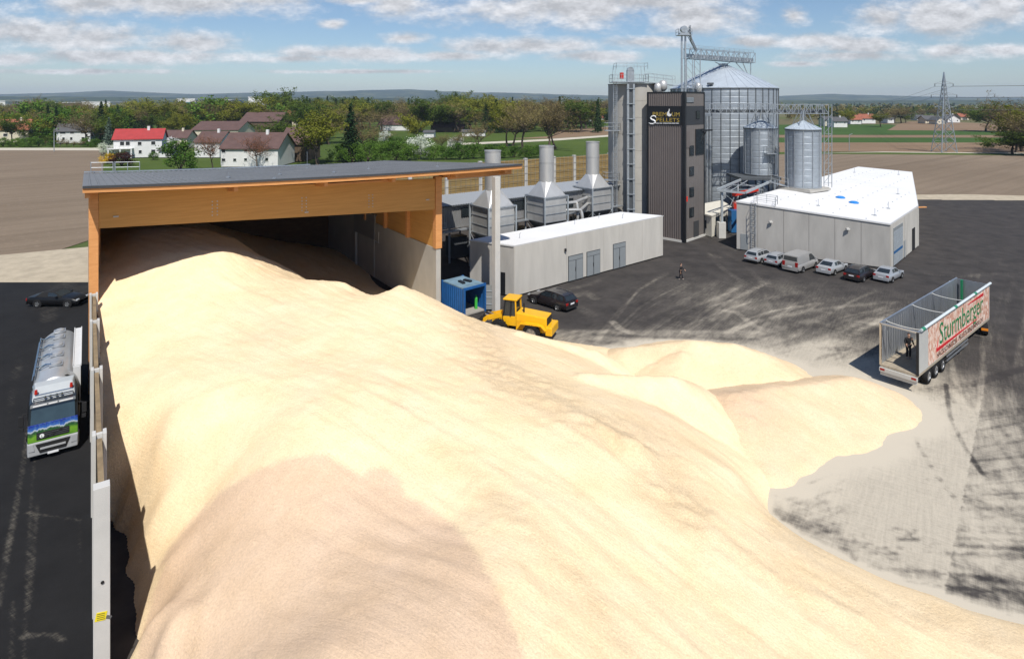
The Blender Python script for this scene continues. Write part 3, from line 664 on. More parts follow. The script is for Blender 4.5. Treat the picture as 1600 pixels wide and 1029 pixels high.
TAN = [(-60,1200),(205,1060),(235,930),(258,872),(300,812),(350,765),(402,733),(440,716),(480,708),(512,709),(528,722),(552,732),(566,742),(580,730),(605,732),(626,750),(632,772),(660,782),(702,812),(738,850),(760,890),(782,925),(806,985),(830,1060),(900,1300)]
def g_poly(pixels, zs):
    return [tuple(A(x, y, F*(HC-z)/(y-YH)))[:2] for (x, y), z in zip(pixels, zs)]
def main_damp(X, Y, Z):
    px, py = pix(X, np.maximum(Y, 4.0), Z)
    wob = 9*(fbm(X*1.2, Y*1.2, 77, 3)-0.5)+12*(fbm(X*4.5, Y*4.5, 78, 3)-0.5)
    qx, qy = px+wob, py+wob*0.6; ed, _ = seg_dist(qx, qy, TAN); ins = inpoly(qx, qy, TAN); d = sstep(-5.0, 7.0, np.where(ins, ed, -ed))
    a = np.exp(-(((px-430)/75)**2+((py-505)/45)**2))*0.40 + 0.30*np.exp(-(((px-770)/25)**2+((py-540)/40)**2)) + 0.22*np.exp(-(((px-1030)/60)**2+((py-660)/40)**2))
    return np.clip(d + a*(0.6+0.8*fbm(X*0.8, Y*0.8, 41, 3)), 0, 1)
def main_rough(X, Y, Z):
    px, py = pix(X, np.maximum(Y, 4.0), Z)
    d1, _ = seg_dist(px, py, [(740,512),(790,590),(880,640),(990,690),(1040,730),(1080,790)]); d2, _ = seg_dist(px, py, [(1210,830),(1330,930),(1500,980),(1620,1010)]); d3, _ = seg_dist(px, py, [(620,640),(760,760),(900,900),(980,1020)]); d4, _ = seg_dist(px, py, [(330,870),(310,950),(300,1020)]); d5, _ = seg_dist(px, py, [(1000,760),(1150,860),(1300,960),(1400,1020)])
    r = np.exp(-(d1/34)**2) + 0.6*np.exp(-(d2/26)**2) + 0.45*np.exp(-(d3/16)**2) + 0.6*np.exp(-(d4/14)**2) + 0.6*np.exp(-(d5/22)**2) + 0.35*np.exp(-(((px-430)/60)**2+((py-455)/25)**2))
    return np.clip(r*(0.5+fbm(X*0.9, Y*0.9, 15, 3)), 0, 1)
heap('sawdust_heap', 'huge pale sawdust heap spilling out of the timber barn to the front', f_main, -46, 24, 6, 78, 0.16, 2, main_clip, main_damp, main_rough, 0.085)

f_heapb = cones([[(8.6,44.6,1.6),(12.8,43.6,2.55),(15.6,43.1,2.5),(17.2,42.6,2.1)],[(12,42.4,2.2),(14,41.6,1.7)]], 0.45)
f_heapd = cones([[(13.4,36.2,2.3),(15.6,37.2,2.15),(19.0,38.4,1.85),(22.2,39.7,1.65)],[(17.5,36.6,1.6),(20.0,37.9,1.45)]], 0.41)
heap('sawdust_heap', 'low wide sawdust heap behind the others, nearest the parked cars', f_heapb, 1, 26, 33, 52, 0.14, 51, None, lambda X, Y, Z: 0.16+0.3*(fbm(X*0.6, Y*0.6, 4, 3)-0.4), lambda X, Y, Z: 0.25*np.ones_like(X), 0.07)
heap('sawdust_heap', 'freshly tipped tan sawdust heap just behind the open trailer', f_heapd, 6, 31, 27, 48, 0.14, 81, None,
     lambda X, Y, Z: np.clip(0.5*np.exp(-(((X-13.4)/2.2)**2+((Y-35.8)/2.4)**2))+0.45, 0, 1), lambda X, Y, Z: 0.25+0.6*np.exp(-(((X-13.6)/2)**2+((Y-35.6)/2)**2)), 0.07)

# loose dust thins out over the asphalt at the foot of each heap
me = yard.data; nv = len(me.vertices); co = np.empty(nv*3, np.float32); me.vertices.foreach_get('co', co); co = co.reshape(-1,3); dv_ = np.empty(nv, np.float32); me.attributes['dust'].data.foreach_get('value', dv_)
sel = (co[:,0] > -12) & (co[:,0] < 32) & (co[:,1] > 16) & (co[:,1] < 56); X_, Y_ = co[sel,0].astype(float), co[sel,1].astype(float)
foot = np.maximum(f_main(X_, Y_), np.maximum(f_heapb(X_, Y_), f_heapd(X_, Y_)))
dv_[sel] = np.clip(dv_[sel] + 1.0*np.clip((foot+0.185)/0.185, 0, 1)**1.3*(0.45+1.1*fbm(X_*1.7, Y_*1.7, 8, 4)), 0, 1.5); me.attributes['dust'].data.foreach_set('value', dv_)
# ------------------------------------------------------------------ the pellet plant
M_WHITE = material('white_membrane', (0.72,0.72,0.72), 0.7, var=0.04, scale=0.25)
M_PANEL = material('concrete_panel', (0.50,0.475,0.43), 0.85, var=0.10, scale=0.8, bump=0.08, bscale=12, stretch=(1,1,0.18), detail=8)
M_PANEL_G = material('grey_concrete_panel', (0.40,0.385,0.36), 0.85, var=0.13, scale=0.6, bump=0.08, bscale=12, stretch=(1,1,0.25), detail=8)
M_DOOR = flat('grey_steel_door', (0.24,0.26,0.27), 0.45)
M_CLAD = material('taupe_cladding', (0.14,0.12,0.113), 0.5, 0.0, var=0.05, scale=0.5, spec=0.5)
M_CLAD_L = material('light_taupe_cladding', (0.15,0.135,0.127), 0.5, 0.0, var=0.05, scale=0.5, spec=0.5)
M_BLACK = flat('black_sheet', (0.014,0.015,0.018), 0.4)
M_GLASS = glass_mat('dark_window_glass')
M_RED = flat('red_enamel', (0.55,0.035,0.02), 0.4); M_BLUE = flat('blue_enamel', (0.02,0.11,0.28), 0.45)
M_STAIN = material('stainless_sheet', (0.55,0.545,0.53), 0.42, 0.5, var=0.10, scale=0.8, stretch=(1,1,0.3))
M_SILO = material('corrugated_silo_steel', (0.37,0.41,0.45), 0.5, 0.45, var=0.12, scale=0.9, stretch=(1,1,2.2))
M_SILOROOF = material('silo_roof_steel', (0.50,0.56,0.62), 0.5, 0.4, var=0.08, scale=0.6)
M_DGREY = flat('dark_grey_steel', (0.10,0.11,0.12), 0.5, 0.3)
M_CREAM = flat('cream_container', (0.66,0.63,0.55), 0.6)

def on_wall(P0, P1, px, py=None):
    """where the sight line through column px meets the upright plane P0-P1: (fraction along, depth, height at row py)"""
    k = (px-800.0)/F; dx, dy = P1[0]-P0[0], P1[1]-P0[1]
    u = (k*P0[1]-P0[0])/(dx-k*dy); Y = P0[1]+u*dy
    return u, Y, (HC-(py-YH)*Y/F) if py is not None else None
def wall_frame(P0, P1):
    d = Vector((P1[0]-P0[0], P1[1]-P0[1], 0)); L = d.length; d.normalize(); n = Vector((d.y, -d.x, 0))
    if n.dot(Vector((-(P0[0]+P1[0])/2, -(P0[1]+P1[1])/2, 0))) < 0: n = -n
    return d, n, L
def plate(b, P0, P1, u0, u1, z0, z1, out, th):
    """slab on wall P0-P1 between fractions u0..u1, standing out..out+th from its face"""
    d, n, L = wall_frame(P0, P1); o = Vector((P0[0], P0[1], 0))
    q = lambda u, w, z: o + d*(u*L) + n*w + Vector((0,0,z))
    b.hexa([q(u0,out,z0), q(u1,out,z0), q(u1,out+th,z0), q(u0,out+th,z0), q(u0,out,z1), q(u1,out,z1), q(u1,out+th,z1), q(u0,out+th,z1)])
def px_plate(name, mat, P0, P1, x0, x1, y0, y1, parent, out=0.0, th=0.06, floor=None):
    u0, Y0, _ = on_wall(P0, P1, x0); u1, Y1, _ = on_wall(P0, P1, x1); Ym = (Y0+Y1)/2
    zt = HC-(y0-YH)*Ym/F; zb = HC-(y1-YH)*Ym/F if floor is None else floor
    b = MB(); plate(b, P0, P1, min(u0,u1), max(u0,u1), zb, zt, out, th); return b.build(name, mat, parent, world=True), (min(u0,u1), max(u0,u1), zb, zt)
def px_window(P0, P1, x0, x1, y0, y1, parent, out=0.0, frame=M_BLACK):
    f, (u0, u1, zb, zt) = px_plate('window', frame, P0, P1, x0, x1, y0, y1, parent, out, 0.06)
    d, n, L = wall_frame(P0, P1); e = 0.07/L
    b = MB(); plate(b, P0, P1, u0+e, u1-e, zb+0.07, zt-0.07, out+0.062, 0.012); b.build('pane', M_GLASS, f, world=True)
    return f
def corrugated(b, P0, P1, z0, z1, out, pitch=0.25, depth=0.045):
    d, n, L = wall_frame(P0, P1); o = Vector((P0[0], P0[1], 0)); vs = []; fs = []; t = 0; k = 0; prof = []
    while t < L:
        for (dt, w) in ((0,0),(0.38,0),(0.5,1),(0.88,1)):
            if t+dt*pitch <= L: prof.append((t+dt*pitch, w*depth))
        t += pitch
    prof.append((L, 0))
    for (t, w) in prof:
        for z in (z0, z1): vs.append(o + d*t + n*(out+w) + Vector((0,0,z)))
    for i in range(len(prof)-1): fs.append((2*i, 2*i+2, 2*i+3, 2*i+1))
    b.add(vs, fs)
def lattice(b, p, q, w, h, n, th=0.07):
    """box truss between p and q: four chords, posts and diagonals"""
    p, q = Vector(p), Vector(q); d = (q-p).normalized(); r = d.cross(Vector((0,0,1))).normalized()*(w/2); u = Vector((0,0,h))
    for s in (-1, 1):
        for k in (0, 1): b.bar(p+r*s+u*k, q+r*s+u*k, th)
        for i in range(n+1):
            a = p+(q-p)*(i/n)+r*s; b.bar(a, a+u, th*0.8)
            if i < n:
                c = p+(q-p)*((i+1)/n)+r*s
                b.bar(a, c+u, th*0.65) if i % 2 else b.bar(a+u, c, th*0.65)
    for i in range(n+1): a = p+(q-p)*(i/n); b.bar(a-r, a+r, th*0.8)
def railing(b, pts, h=1.1, th=0.045, closed=False):
    pts = [Vector(p) for p in pts]
    if closed: pts = pts+[pts[0]]
    for a, c in zip(pts[:-1], pts[1:]):
        n = max(1, int((c-a).length/1.2))
        for i in range(n+1): q = a+(c-a)*(i/n); b.bar(q, q+Vector((0,0,h)), th)
        for z in (h*0.5, h): b.bar(a+Vector((0,0,z)), c+Vector((0,0,z)), th)
def ladder(b, x, y, z0, z1, d, n, w=0.5, cage=True):
    d, n = Vector(d), Vector(n); o = Vector((x, y, 0))
    for s in (-1, 1): b.bar(o+d*s*w/2+Vector((0,0,z0)), o+d*s*w/2+Vector((0,0,z1)), 0.06)
    z = z0+0.2
    while z < z1: b.bar(o-d*w/2+Vector((0,0,z)), o+d*w/2+Vector((0,0,z)), 0.035); z += 0.3
    if cage:
        z = z0+2.2; ang = [math.radians(a) for a in (0,45,90,135,180)]
        ring = lambda z: [o + d*math.cos(a)*0.38 + n*(math.sin(a)*0.7) + Vector((0,0,z)) for a in ang]
        zs = []
        while z < z1: zs.append(z); r = ring(z); [b.bar(r[i], r[i+1], 0.035) for i in range(4)]; z += 0.8
        if len(zs) > 1:
            for i in range(1, 4): b.bar(ring(zs[0])[i], ring(zs[-1])[i], 0.03)

# --- low concrete annex with three doors
FL, FR, BR, BL = G(803,464.4), G(1035.4,400.6), Vector((14.1,78.9,0)), Vector((-4.34,63.05,0))
annex = thing('concrete_annex', 'long low concrete building with flat white roof and three grey doors', 'building', FL)
b = MB(); b.prism([FL, FR, BR, BL], 0.12, 5.0); b.build('wall', M_PANEL, annex, world=True)
us = [0, 0.30, 0.545, 0.66, 0.83, 1.0]
for a, c in zip(us[:-1], us[1:]):
    b = MB(); plate(b, FL, FR, a+0.0006, c-0.0006, 0.16, 5.02, 0.003, 0.05); b.build('wall_panel', M_PANEL, annex, world=True)
for P, Q, f in ((BL, FL, (0.0,0.62)), (BL, FL, (0.62,1.0))):
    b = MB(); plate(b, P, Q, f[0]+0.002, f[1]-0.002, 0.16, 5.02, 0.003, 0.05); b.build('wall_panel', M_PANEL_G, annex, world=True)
cx_ = (FL+FR+BR+BL)/4
gro = lambda k, P: cx_ + (P-cx_)*k
b = MB(); b.prism([gro(1.012,p) for p in (FL,FR,BR,BL)], 5.025, 5.12); b.build('roof_trim', flat('light_metal_trim',(0.55,0.55,0.55),0.4,0.2), annex, world=True)
b = MB(); b.prism([gro(0.992,p) for p in (FL,FR,BR,BL)], 5.123, 5.15); b.build('roof', M_WHITE, annex, world=True)
for (x0, x1, y0, y1) in ((887,910,397.5,443),(915.7,936.8,391,437),(957,976.6,379,425)):
    dr, (u0, u1, zb, zt) = px_plate('door', M_DGREY, FL, FR, x0, x1, y0, y1, annex, 0.056, 0.05, floor=0.1)
    d, n, L = wall_frame(FL, FR)
    for lf in ((u0,(u0+u1)/2),((u0+u1)/2,u1)):
        b = MB(); plate(b, FL, FR, lf[0]+0.0028, lf[1]-0.0028, 0.16, zt*0.80, 0.108, 0.02); b.build('leaf', M_DOOR, dr, world=True)
    b = MB(); plate(b, FL, FR, u0+0.0028, u1-0.0028, zt*0.82, zt-0.08, 0.108, 0.02); b.build('transom', M_DOOR, dr, world=True)
    b = MB(); plate(b, FL, FR, (u0+u1)/2-0.004, (u0+u1)/2-0.0012, 1.1, 1.5, 0.13, 0.05); b.build('handle', M_BLACK, dr, world=True)
px_plate('door', M_BLACK, BL, FL, 783, 790, 425, 460, annex, 0.056, 0.05, floor=0.1)
b = MB(); q = FL + (FR-FL)*0.29; n = wall_frame(FL,FR)[1]; b.box(q+n*0.15+Vector((0,0,3.6)), (0.22,0.22,0.3)); b.build('wall_lamp', M_BLACK, annex, world=True)
for k, (px_, py_) in enumerate(((812,372),(898,350),(936,340),(973,341))):
    g = G(px_, py_, 5.15); b = MB(); b.tube([g, g+Vector((0,0,0.45)), g+Vector((0.12,0,0.55))], 0.035, 6); b.build('vent_pipe', M_GALV, annex, world=True)

# --- raised belt dryer behind it
DL, DR = Vector((-15.2,67.1,0)), Vector((15.8,90.6,0)); dd, dn, dL = wall_frame(DL, DR); db = -dn*5.6
dryer = thing('belt_dryer', 'long raised dryer hall in grey corrugated metal behind three exhaust stacks', 'dryer', DL)
M_DRY = material('grey_corrugated_cladding', (0.30,0.30,0.30), 0.45, 0.4, var=0.06, scale=0.6)
b = MB(); corrugated(b, DL, DR, 4.2, 6.95, 0.004, 0.3, 0.05); corrugated(b, DR, DR+db, 4.2, 6.95, 0.004, 0.3, 0.05); b.build('cladding', M_DRY, dryer, world=True)
b = MB(); b.prism([DL, DR, DR+db, DL+db], 4.2, 6.9); b.build('housing', M_DRY, dryer, world=True)
b = MB()
o = DL + dn*0.35; prof = []
t = -0.3
while t < dL+0.3: prof += [(t,0),(t+0.13,0),(t+0.18,0.05),(t+0.31,0.05)]; t += 0.36
vs = []; fs = []
for (t, h) in prof:
    vs += [o+dd*t+Vector((0,0,7.0+h)), o+dd*t-dn*6.3+Vector((0,0,7.25+h))]
for i in range(len(prof)-1): fs.append((2*i, 2*i+2, 2*i+3, 2*i+1))
b.add(vs, fs); b.build('roof', material('light_roof_sheet',(0.36,0.38,0.40),0.5,0.2,var=0.05), dryer, world=True)
b = MB(); b.bar(o+Vector((0,0,6.93)), o+dd*dL+Vector((0,0,6.93)), 0.12, 0.12); b.build('eave_gutter', M_DGREY, dryer, world=True)
for (x0,x1,y0,y1) in ((720,737,324,338),(797,818,314,328),(880,895,310,324)): px_window(DL, DR, x0, x1, y0, y1, dryer, 0.06)
for i in range(9):
    for w in (0.0, -5.2):
        p_ = DL+dd*(dL*i/8*0.985+0.2)+dn*(w-0.2); b = MB(); b.bar(p_, p_+Vector((0,0,4.195)), 0.22); b.build('leg', M_STEEL, dryer, world=True)
b = MB(); b.bar(DL+dn*0.6+Vector((0,0,4.05)), DR+dn*0.6+Vector((0,0,4.05)), 1.0, 0.12); b.build('walkway', M_GALV, dryer, world=True)
b = MB(); railing(b, [DL+dn*1.1+Vector((0,0,4.1)), DL+dd*8.5+dn*1.1+Vector((0,0,4.1))]); b.build('railing', M_GALV, dryer, world=True)
for i, (t, h) in enumerate(((12,2.6),(17,3.1),(22,2.4),(27,2.8),(33,2.6))):
    c = DL+dd*t-dn*2.2; b = MB(); b.box(c+Vector((0,0,h/2+0.1)), (2.2,1.6,h), Matrix.Rotation(math.atan2(dd.y,dd.x),3,'Z')); b.lathe([(0.5,0),(0.5,1.6)], c+dd*1.6+Vector((0,0,0.1)), 12); b.build('machine', M_DGREY, dryer, world=True)
c_ = DL+dd*14.4+dn*1.5
b = MB(); b.bar(c_+Vector((0,0,3.6)), c_+dd*2.2+dn*1.2+Vector((0,0,0.2)), 0.5, 0.35); b.build('conveyor', M_BLACK, dryer, world=True)
b = MB(); b.lathe([(0.2,0),(0.2,0.5)], c_+dn*0.4+Vector((-0.3,0,3.5)), 10); b.build('motor', M_RED, dryer, world=True)
b = MB(); b.box(c_+dd*2.6+dn*1.3+Vector((0,0,1.6)), (0.6,0.5,0.2)); b.build('control_box', flat('bright_blue',(0.02,0.2,0.7)), dryer, world=True)

def exhaust(px_, Y, rx, label):
    """stack on a pyramid hood on a ribbed box carried by a braced frame"""
    base = Vector((gx(px_, Y), Y, 0)); ang = math.atan2(dd.y, dd.x); e = thing('exhaust_unit', label, 'exhaust stack', base, ang, 'exhaust stacks of the dryer')
    w = 1.95; zb, zt, za = 4.1, 7.25, 9.15
    b = MB(); b.box((0,0,(zb+zt)/2), (2*w-0.3,2*w-0.3,zt-zb)); bx_ = b.build('housing', M_STAIN, e)
    for z in (zb+0.05, zb+1.05, zb+2.1, zt-0.05):
        b = MB(); h = w-0.13
        for s in (-1,1): b.box((0,s*h,z),(2*h+0.1,0.06,0.1)); b.box((s*h,0,z),(0.06,2*h+0.1,0.1))
        b.build('rib', M_GALV, bx_)
    b = MB(); h = w-0.15; r = 0.95
    ring = [(-h,-h),(h,-h),(h,h),(-h,h)]; vs = [(x,y,zt) for x,y in ring]+[(r*math.cos(a),r*math.sin(a),za) for a in [math.radians(225+k*90/2) for k in range(8)]]
    fs = []
    for k in range(4):
        b0, b1 = k, (k+1)%4; t0, t1, t2 = 4+2*k, 4+(2*k+1)%8, 4+(2*k+2)%8
        fs += [(b0,b1,t1),(b0,t1,t0),(b1,t2,t1)]
    b.add(vs, fs); b.build('hood', M_STAIN, e)
    b = MB(); b.lathe([(0.95,za-0.1),(0.95,za+2.4),(0.99,za+2.4),(0.99,za+2.48),(0.95,za+2.48),(0.95,13.6),(1.0,13.6),(1.0,13.72),(0.9,13.72),(0.9,12.5)], n=28, cap=False); b.build('stack', M_STAIN, e, smooth=35)
    b = MB(); b.lathe([(0.9,12.45),(0.0,12.5)], n=20, cap=False); b.build('stack_throat', M_DARK, e)
    b = MB(); h2 = 0.7; vs = [(x,y,zb-0.003) for x,y in ring]+[(-h2,-h2,2.4),(h2,-h2,2.4),(h2,h2,2.4),(-h2,h2,2.4)]
    b.add(vs, [(0,1,5,4),(1,2,6,5),(2,3,7,6),(3,0,4,7),(4,5,6,7)]); b.build('hopper', M_DGREY, e)
    for sx_ in (-1,1):
        for sy_ in (-1,1): b = MB(); b.box((sx_*w, sy_*w, (zt+0.1)/2), (0.16,0.16,zt+0.1)); b.build('leg', M_STEEL, e)
    for s in (-1,1):
        b = MB()
        for z0, z1 in ((0.3,zb),): b.bar((-w,s*w,z0),(w,s*w,z1),0.06); b.bar((w,s*w,z0),(-w,s*w,z1),0.06); b.bar((s*w,-w,z0),(s*w,w,z1),0.06); b.bar((s*w,w,z0),(s*w,-w,z1),0.06)
        b.bar((-w,s*w,zt+0.05),(w,s*w,zt+0.05),0.12); b.bar((s*w,-w,zt+0.05),(s*w,w,zt+0.05),0.12)
        b.build('bracing', M_GALV, e)
    return e
exhaust(770, 71.5, 0, 'leftmost of three steel exhaust stacks, partly behind the concrete barn column')
exhaust(854, 79, 0, 'middle one of three steel exhaust stacks above the low annex')
e3 = exhaust(926, 87, 0, 'rightmost of three steel exhaust stacks, nearest the dark tower')
duct = thing('insulated_duct', 'silver insulated pipes running between the middle and right exhaust stacks', 'pipe', (gx(890,82),82,0))
for k, (dz, do) in enumerate(((0,0),(-0.9,0.9))):
    a = A(882,309+k*8,80.5); c = A(918,308+k*10,85.5); b = MB(); z = 5.6+dz
    b.tube([(a.x,a.y,z+0.35),(gx(900+k*6,82),82-do,z+0.3),(gx(901+k*6,82),81.6-do,z),(gx(902+k*6,82),81.5-do,z-0.6),(gx(902+k*6,82),81.5-do,2.2)], 0.22, 10); b.tube([(gx(900+k*6,82),82-do,z+0.3),(c.x,c.y,z+0.4)], 0.22, 10); b.build('pipe', M_STAIN, duct, world=True, smooth=40)

# --- plank wall with concrete posts behind the dryer
LW0, LW1 = Vector((gx(600,88),88,0)), Vector((gx(952,113),113,0)); ld, ln, lL = wall_frame(LW0, LW1)
lwall = thing('plank_wall', 'high yellow plank wall with concrete posts standing behind the dryer', 'wall', LW0)
M_LOG = material('yellow_planks', (0.235,0.155,0.058), 0.8, var=0.3, scale=0.8, stretch=(0.5,0.5,6), bump=0.2, bscale=6, col2=(0.37,0.26,0.11))
pu = [0.0] + [on_wall(LW0, LW1, x)[0] for x in (640,697,750,821,865,897,930)] + [1.0]
for u in pu:
    c = LW0+ld*(u*lL); b = MB(); b.box(c+Vector((0,0,4.95)), (0.55,0.5,9.9), Matrix.Rotation(math.atan2(ld.y,ld.x),3,'Z')); b.build('post', M_CONC_L, lwall, world=True)
for a, c in zip(pu[:-1], pu[1:]):
    for k in range(16):
        z0 = 0.1+k*0.6; b = MB(); plate(b, LW0, LW1, a+0.28/lL, c-0.28/lL, z0, z0+0.56, -0.12+random.uniform(-0.02,0.02), 0.16); b.build('plank', M_LOG, lwall, world=True)
b = MB(); P_ = LW0 + ln*0.3
for i in range(int(lL/0.9)): b.bar(P_+ld*(0.9*i)+Vector((0,0,5)), P_+ld*(0.9*i)+Vector((0,0,9.8)), 0.03)
for z in (6.2,7.4,8.6,9.75): b.bar(P_+Vector((0,0,z)), P_+ld*lL+Vector((0,0,z)), 0.03)
stuff(b.build('mesh_wires', M_GALV, lwall, world=True))

# --- dark clad tower with the lettered sign
TC, TL, TR_ = G(1068.7,379), G(1012.2,369.3), G(1099.8,368.4); TB = TL+TR_-TC; ZT = 20.75
tower = thing('process_tower', 'tall dark brown clad tower carrying the black and gold sign', 'tower', TC)
b = MB(); b.prism([TC, TR_, TB, TL], 0.25, ZT-0.1); b.build('core', M_CLAD, tower, world=True)
zs0, zs1 = HC-(196-YH)*TC.y/F, HC-(166-YH)*TC.y/F
b = MB(); corrugated(b, TL, TC, 0.3, zs0, 0.003, 0.34, 0.07); corrugated(b, TL, TC, zs1, ZT-0.2, 0.003, 0.34, 0.07); b.build('ribbed_cladding', M_CLAD, tower, world=True)
for (z0, z1, mt) in ((0.3,5.2,M_CLAD_L),(5.21,10.2,M_CLAD_L),(10.21,zs0,M_CLAD_L),(zs1,ZT-0.2,M_CLAD_L)):
    b = MB(); corrugated(b, TC, TR_, z0, z1, 0.003, 0.5, 0.022); b.build('cladding_panel', mt, tower, world=True)
b = MB(); plate(b, TC, TR_, 0.03, 0.985, zs0+0.01, zs1-0.01, 0.003, 0.04); b.build('dark_band', flat('charcoal_panel',(0.035,0.037,0.042),0.4), tower, world=True)
sb = MB(); plate(sb, TL, TC, 0.02, 0.97, zs0+0.01, zs1-0.01, 0.003, 0.13); sign = sb.build('sign_panel', M_BLACK, tower, world=True)
for P_, z0 in ((TC,0.2),): 
    b = MB(); b.box(P_+Vector((0.02,-0.08,ZT/2)), (0.42,0.42,ZT-0.1), Matrix.Rotation(0.78,3,'Z')); b.build('corner_trim', M_BLACK, tower, world=True)
b = MB()
for P_ in (TL, TR_): b.box(P_+Vector((0,-0.02,ZT/2)), (0.2,0.2,ZT-0.1), Matrix.Rotation(0.78,3,'Z'))
b.build('edge_trim', M_BLACK, tower, world=True)
cT = (TC+TB)/2; b = MB(); b.prism([cT+(p-cT)*1.03 for p in (TC,TR_,TB,TL)], ZT-0.098, ZT+0.05); b.build('parapet', M_BLACK, tower, world=True)
b = MB(); b.prism([cT+(p-cT)*1.06 for p in (TC,TR_,TB,TL)], 0.0, 0.28); b.build('plinth', M_CONC_L, tower, world=True)
cv = lambda x, y: (1000+x/3.814, 130+y/3.814)
for (x0,y0,x1,y1) in ((332,165,352,213),(292,372,318,430),(292,497,318,550),(292,620,318,675),(292,740,318,795)):
    a, c = cv(x0,y0), cv(x1,y1); px_window(TC, TR_, a[0], c[0], a[1], c[1], tower, 0.05)
a, c = cv(328,273), cv(376,425); px_window(TC, TR_, a[0], c[0], a[1], c[1], tower, 0.05)
a, c = cv(273,85), cv(318,115); lv, (u0,u1,zb,zt) = px_plate('louvre', M_DGREY, TC, TR_, a[0], c[0], a[1], c[1], tower, 0.03, 0.05)
for k in range(5):
    b = MB(); plate(b, TC, TR_, u0+0.02, u1-0.02, zb+0.05+k*(zt-zb)/5, zb+0.05+k*(zt-zb)/5+0.07, 0.083, 0.04); b.build('slat', M_STEEL, lv, world=True)
a, c = cv(272,288), cv(293,385); px_plate('access_panel', M_CLAD, TC, TR_, a[0], c[0], a[1], c[1], tower, 0.05, 0.04)
a, c = cv(318,820), cv(347,912); dr, q = px_plate('door', flat('dark_grey_door',(0.05,0.052,0.056)), TC, TR_, a[0], c[0], a[1], c[1], tower, 0.05, 0.06, floor=0.3)
td, tn, tL = wall_frame(TC, TR_)
q = TC+td*(tL*0.82); z = HC-(204-YH)*q.y/F
b = MB(); b.bar(q+tn*0.1+Vector((0,0,z)), q+tn*0.1+td*2.4+tn*0.5+Vector((0,0,z)), 0.22); b.bar(q+tn*0.1+Vector((0,0,z-1.6)), q+td*1.2+tn*0.3+Vector((0,0,z-0.1)), 0.1); b.build('hoist_arm', M_BLACK, tower, world=True)
b = MB(); q = TC+td*(tL*0.06)+tn*0.25; b.box(q+Vector((0,0,6.0)), (0.2,0.2,0.7)); b.build('floodlight', M_RED, tower, world=True)
# the sign: PREM(flame)UM / S PELLETS, gold on black with a white flame and a white script S
M_GOLD = flat('sign_gold', (0.42,0.30,0.06), 0.4); M_SWHITE = flat('sign_white', (0.85,0.85,0.85), 0.5)
sd, sn, sL = wall_frame(TL, TC)
def sign_at(px_, py_):
    u, Y_, z = on_wall(TL, TC, px_, py_); return Vector((TL.x,TL.y,0))+sd*(u*sL)+sn*0.137+Vector((0,0,z))
def sign_text(txt, x0, x1, y0, y1, mat, **kw):
    o = sign_at(x0, y1); w = (sign_at(x1, y1)-o).length; h = (sign_at(x0, y0)-o).z
    return lettering(txt, h/0.70, mat, sign, Matrix.Translation(-ORG[tower.name]) @ frame_matrix(o, sd, (0,0,1)), width=w, **kw)
sign_text('PREM', 1020.0, 1041.5, 175, 181.6, M_GOLD); sign_text('UM', 1050.0, 1062.0, 175.4, 182, M_GOLD); sign_text('PELLETS', 1025.8, 1061.5, 184, 190, M_GOLD)
def stroke(pts, r, mat, name):
    b = MB(); P_ = [sign_at(x, y) for x, y in pts]; b.tube(P_, r, 6); return b.build(name, mat, sign, world=True)
stroke([(1026,184),(1024.6,181.6),(1022,181),(1019,182.2),(1017.6,184.4),(1018.6,186.4),(1022,187.8),(1024.6,189.6),(1024.4,192),(1021.6,193.6),(1017.6,193.4),(1014.4,192)], [0.03,0.09,0.1,0.1,0.11,0.12,0.13,0.13,0.12,0.1,0.09,0.02], M_SWHITE, 'script_letter')
b = MB(); fl = [(1046.5,169.8),(1047.2,172.5),(1046.2,175.6),(1047.2,178.3),(1048.8,178.6),(1050,177.6),(1049.6,180.6),(1047.6,182.2),(1044.6,181.6),(1042.9,179),(1043.6,175.6),(1045.6,173)]
P_ = [sign_at(x, y) for x, y in fl]; n_ = len(P_); b.add(P_+[q+sn*0.03 for q in P_], [tuple(range(n_)), tuple(range(n_,2*n_))]+[(i,(i+1)%n_,n_+(i+1)%n_,n_+i) for i in range(n_)]); b.build('flame_emblem', M_SWHITE, sign, world=True)
for k, (x0, x1) in enumerate(((1026,1030.5),(1031,1035.5),(1037,1044),(1044.6,1050),(1050.6,1056),(1056.6,1061.5))):
    b = MB(); o = sign_at(x0, 192.6); e_ = sign_at(x1, 192.8); b.bar(o, e_, 0.02, 0.085); b.build('small_print', M_SWHITE, sign, world=True)
# roof plant on the tower
for k, (x, y, r) in enumerate(((1028,140,0.55),(1036,136,0.62),(1091,140,0.5))):
    c = A(x, y, 88); b = MB(); b.lathe([(r*0.4,-0.9),(r,-0.5),(r,0.35),(r*0.5,0.7),(0.05,0.75)], c+Vector((0,0,0.25)), 14); b.build('roof_fan', M_STAIN, tower, world=True, smooth=50)
b = MB(); railing(b, [p_+Vector((0,0,ZT+0.05)) for p_ in (cT+(TC-cT)*0.95, cT+(TR_-cT)*0.95, cT+(TB-cT)*0.95)], 1.0); b.build('roof_railing', M_GALV, tower, world=True)

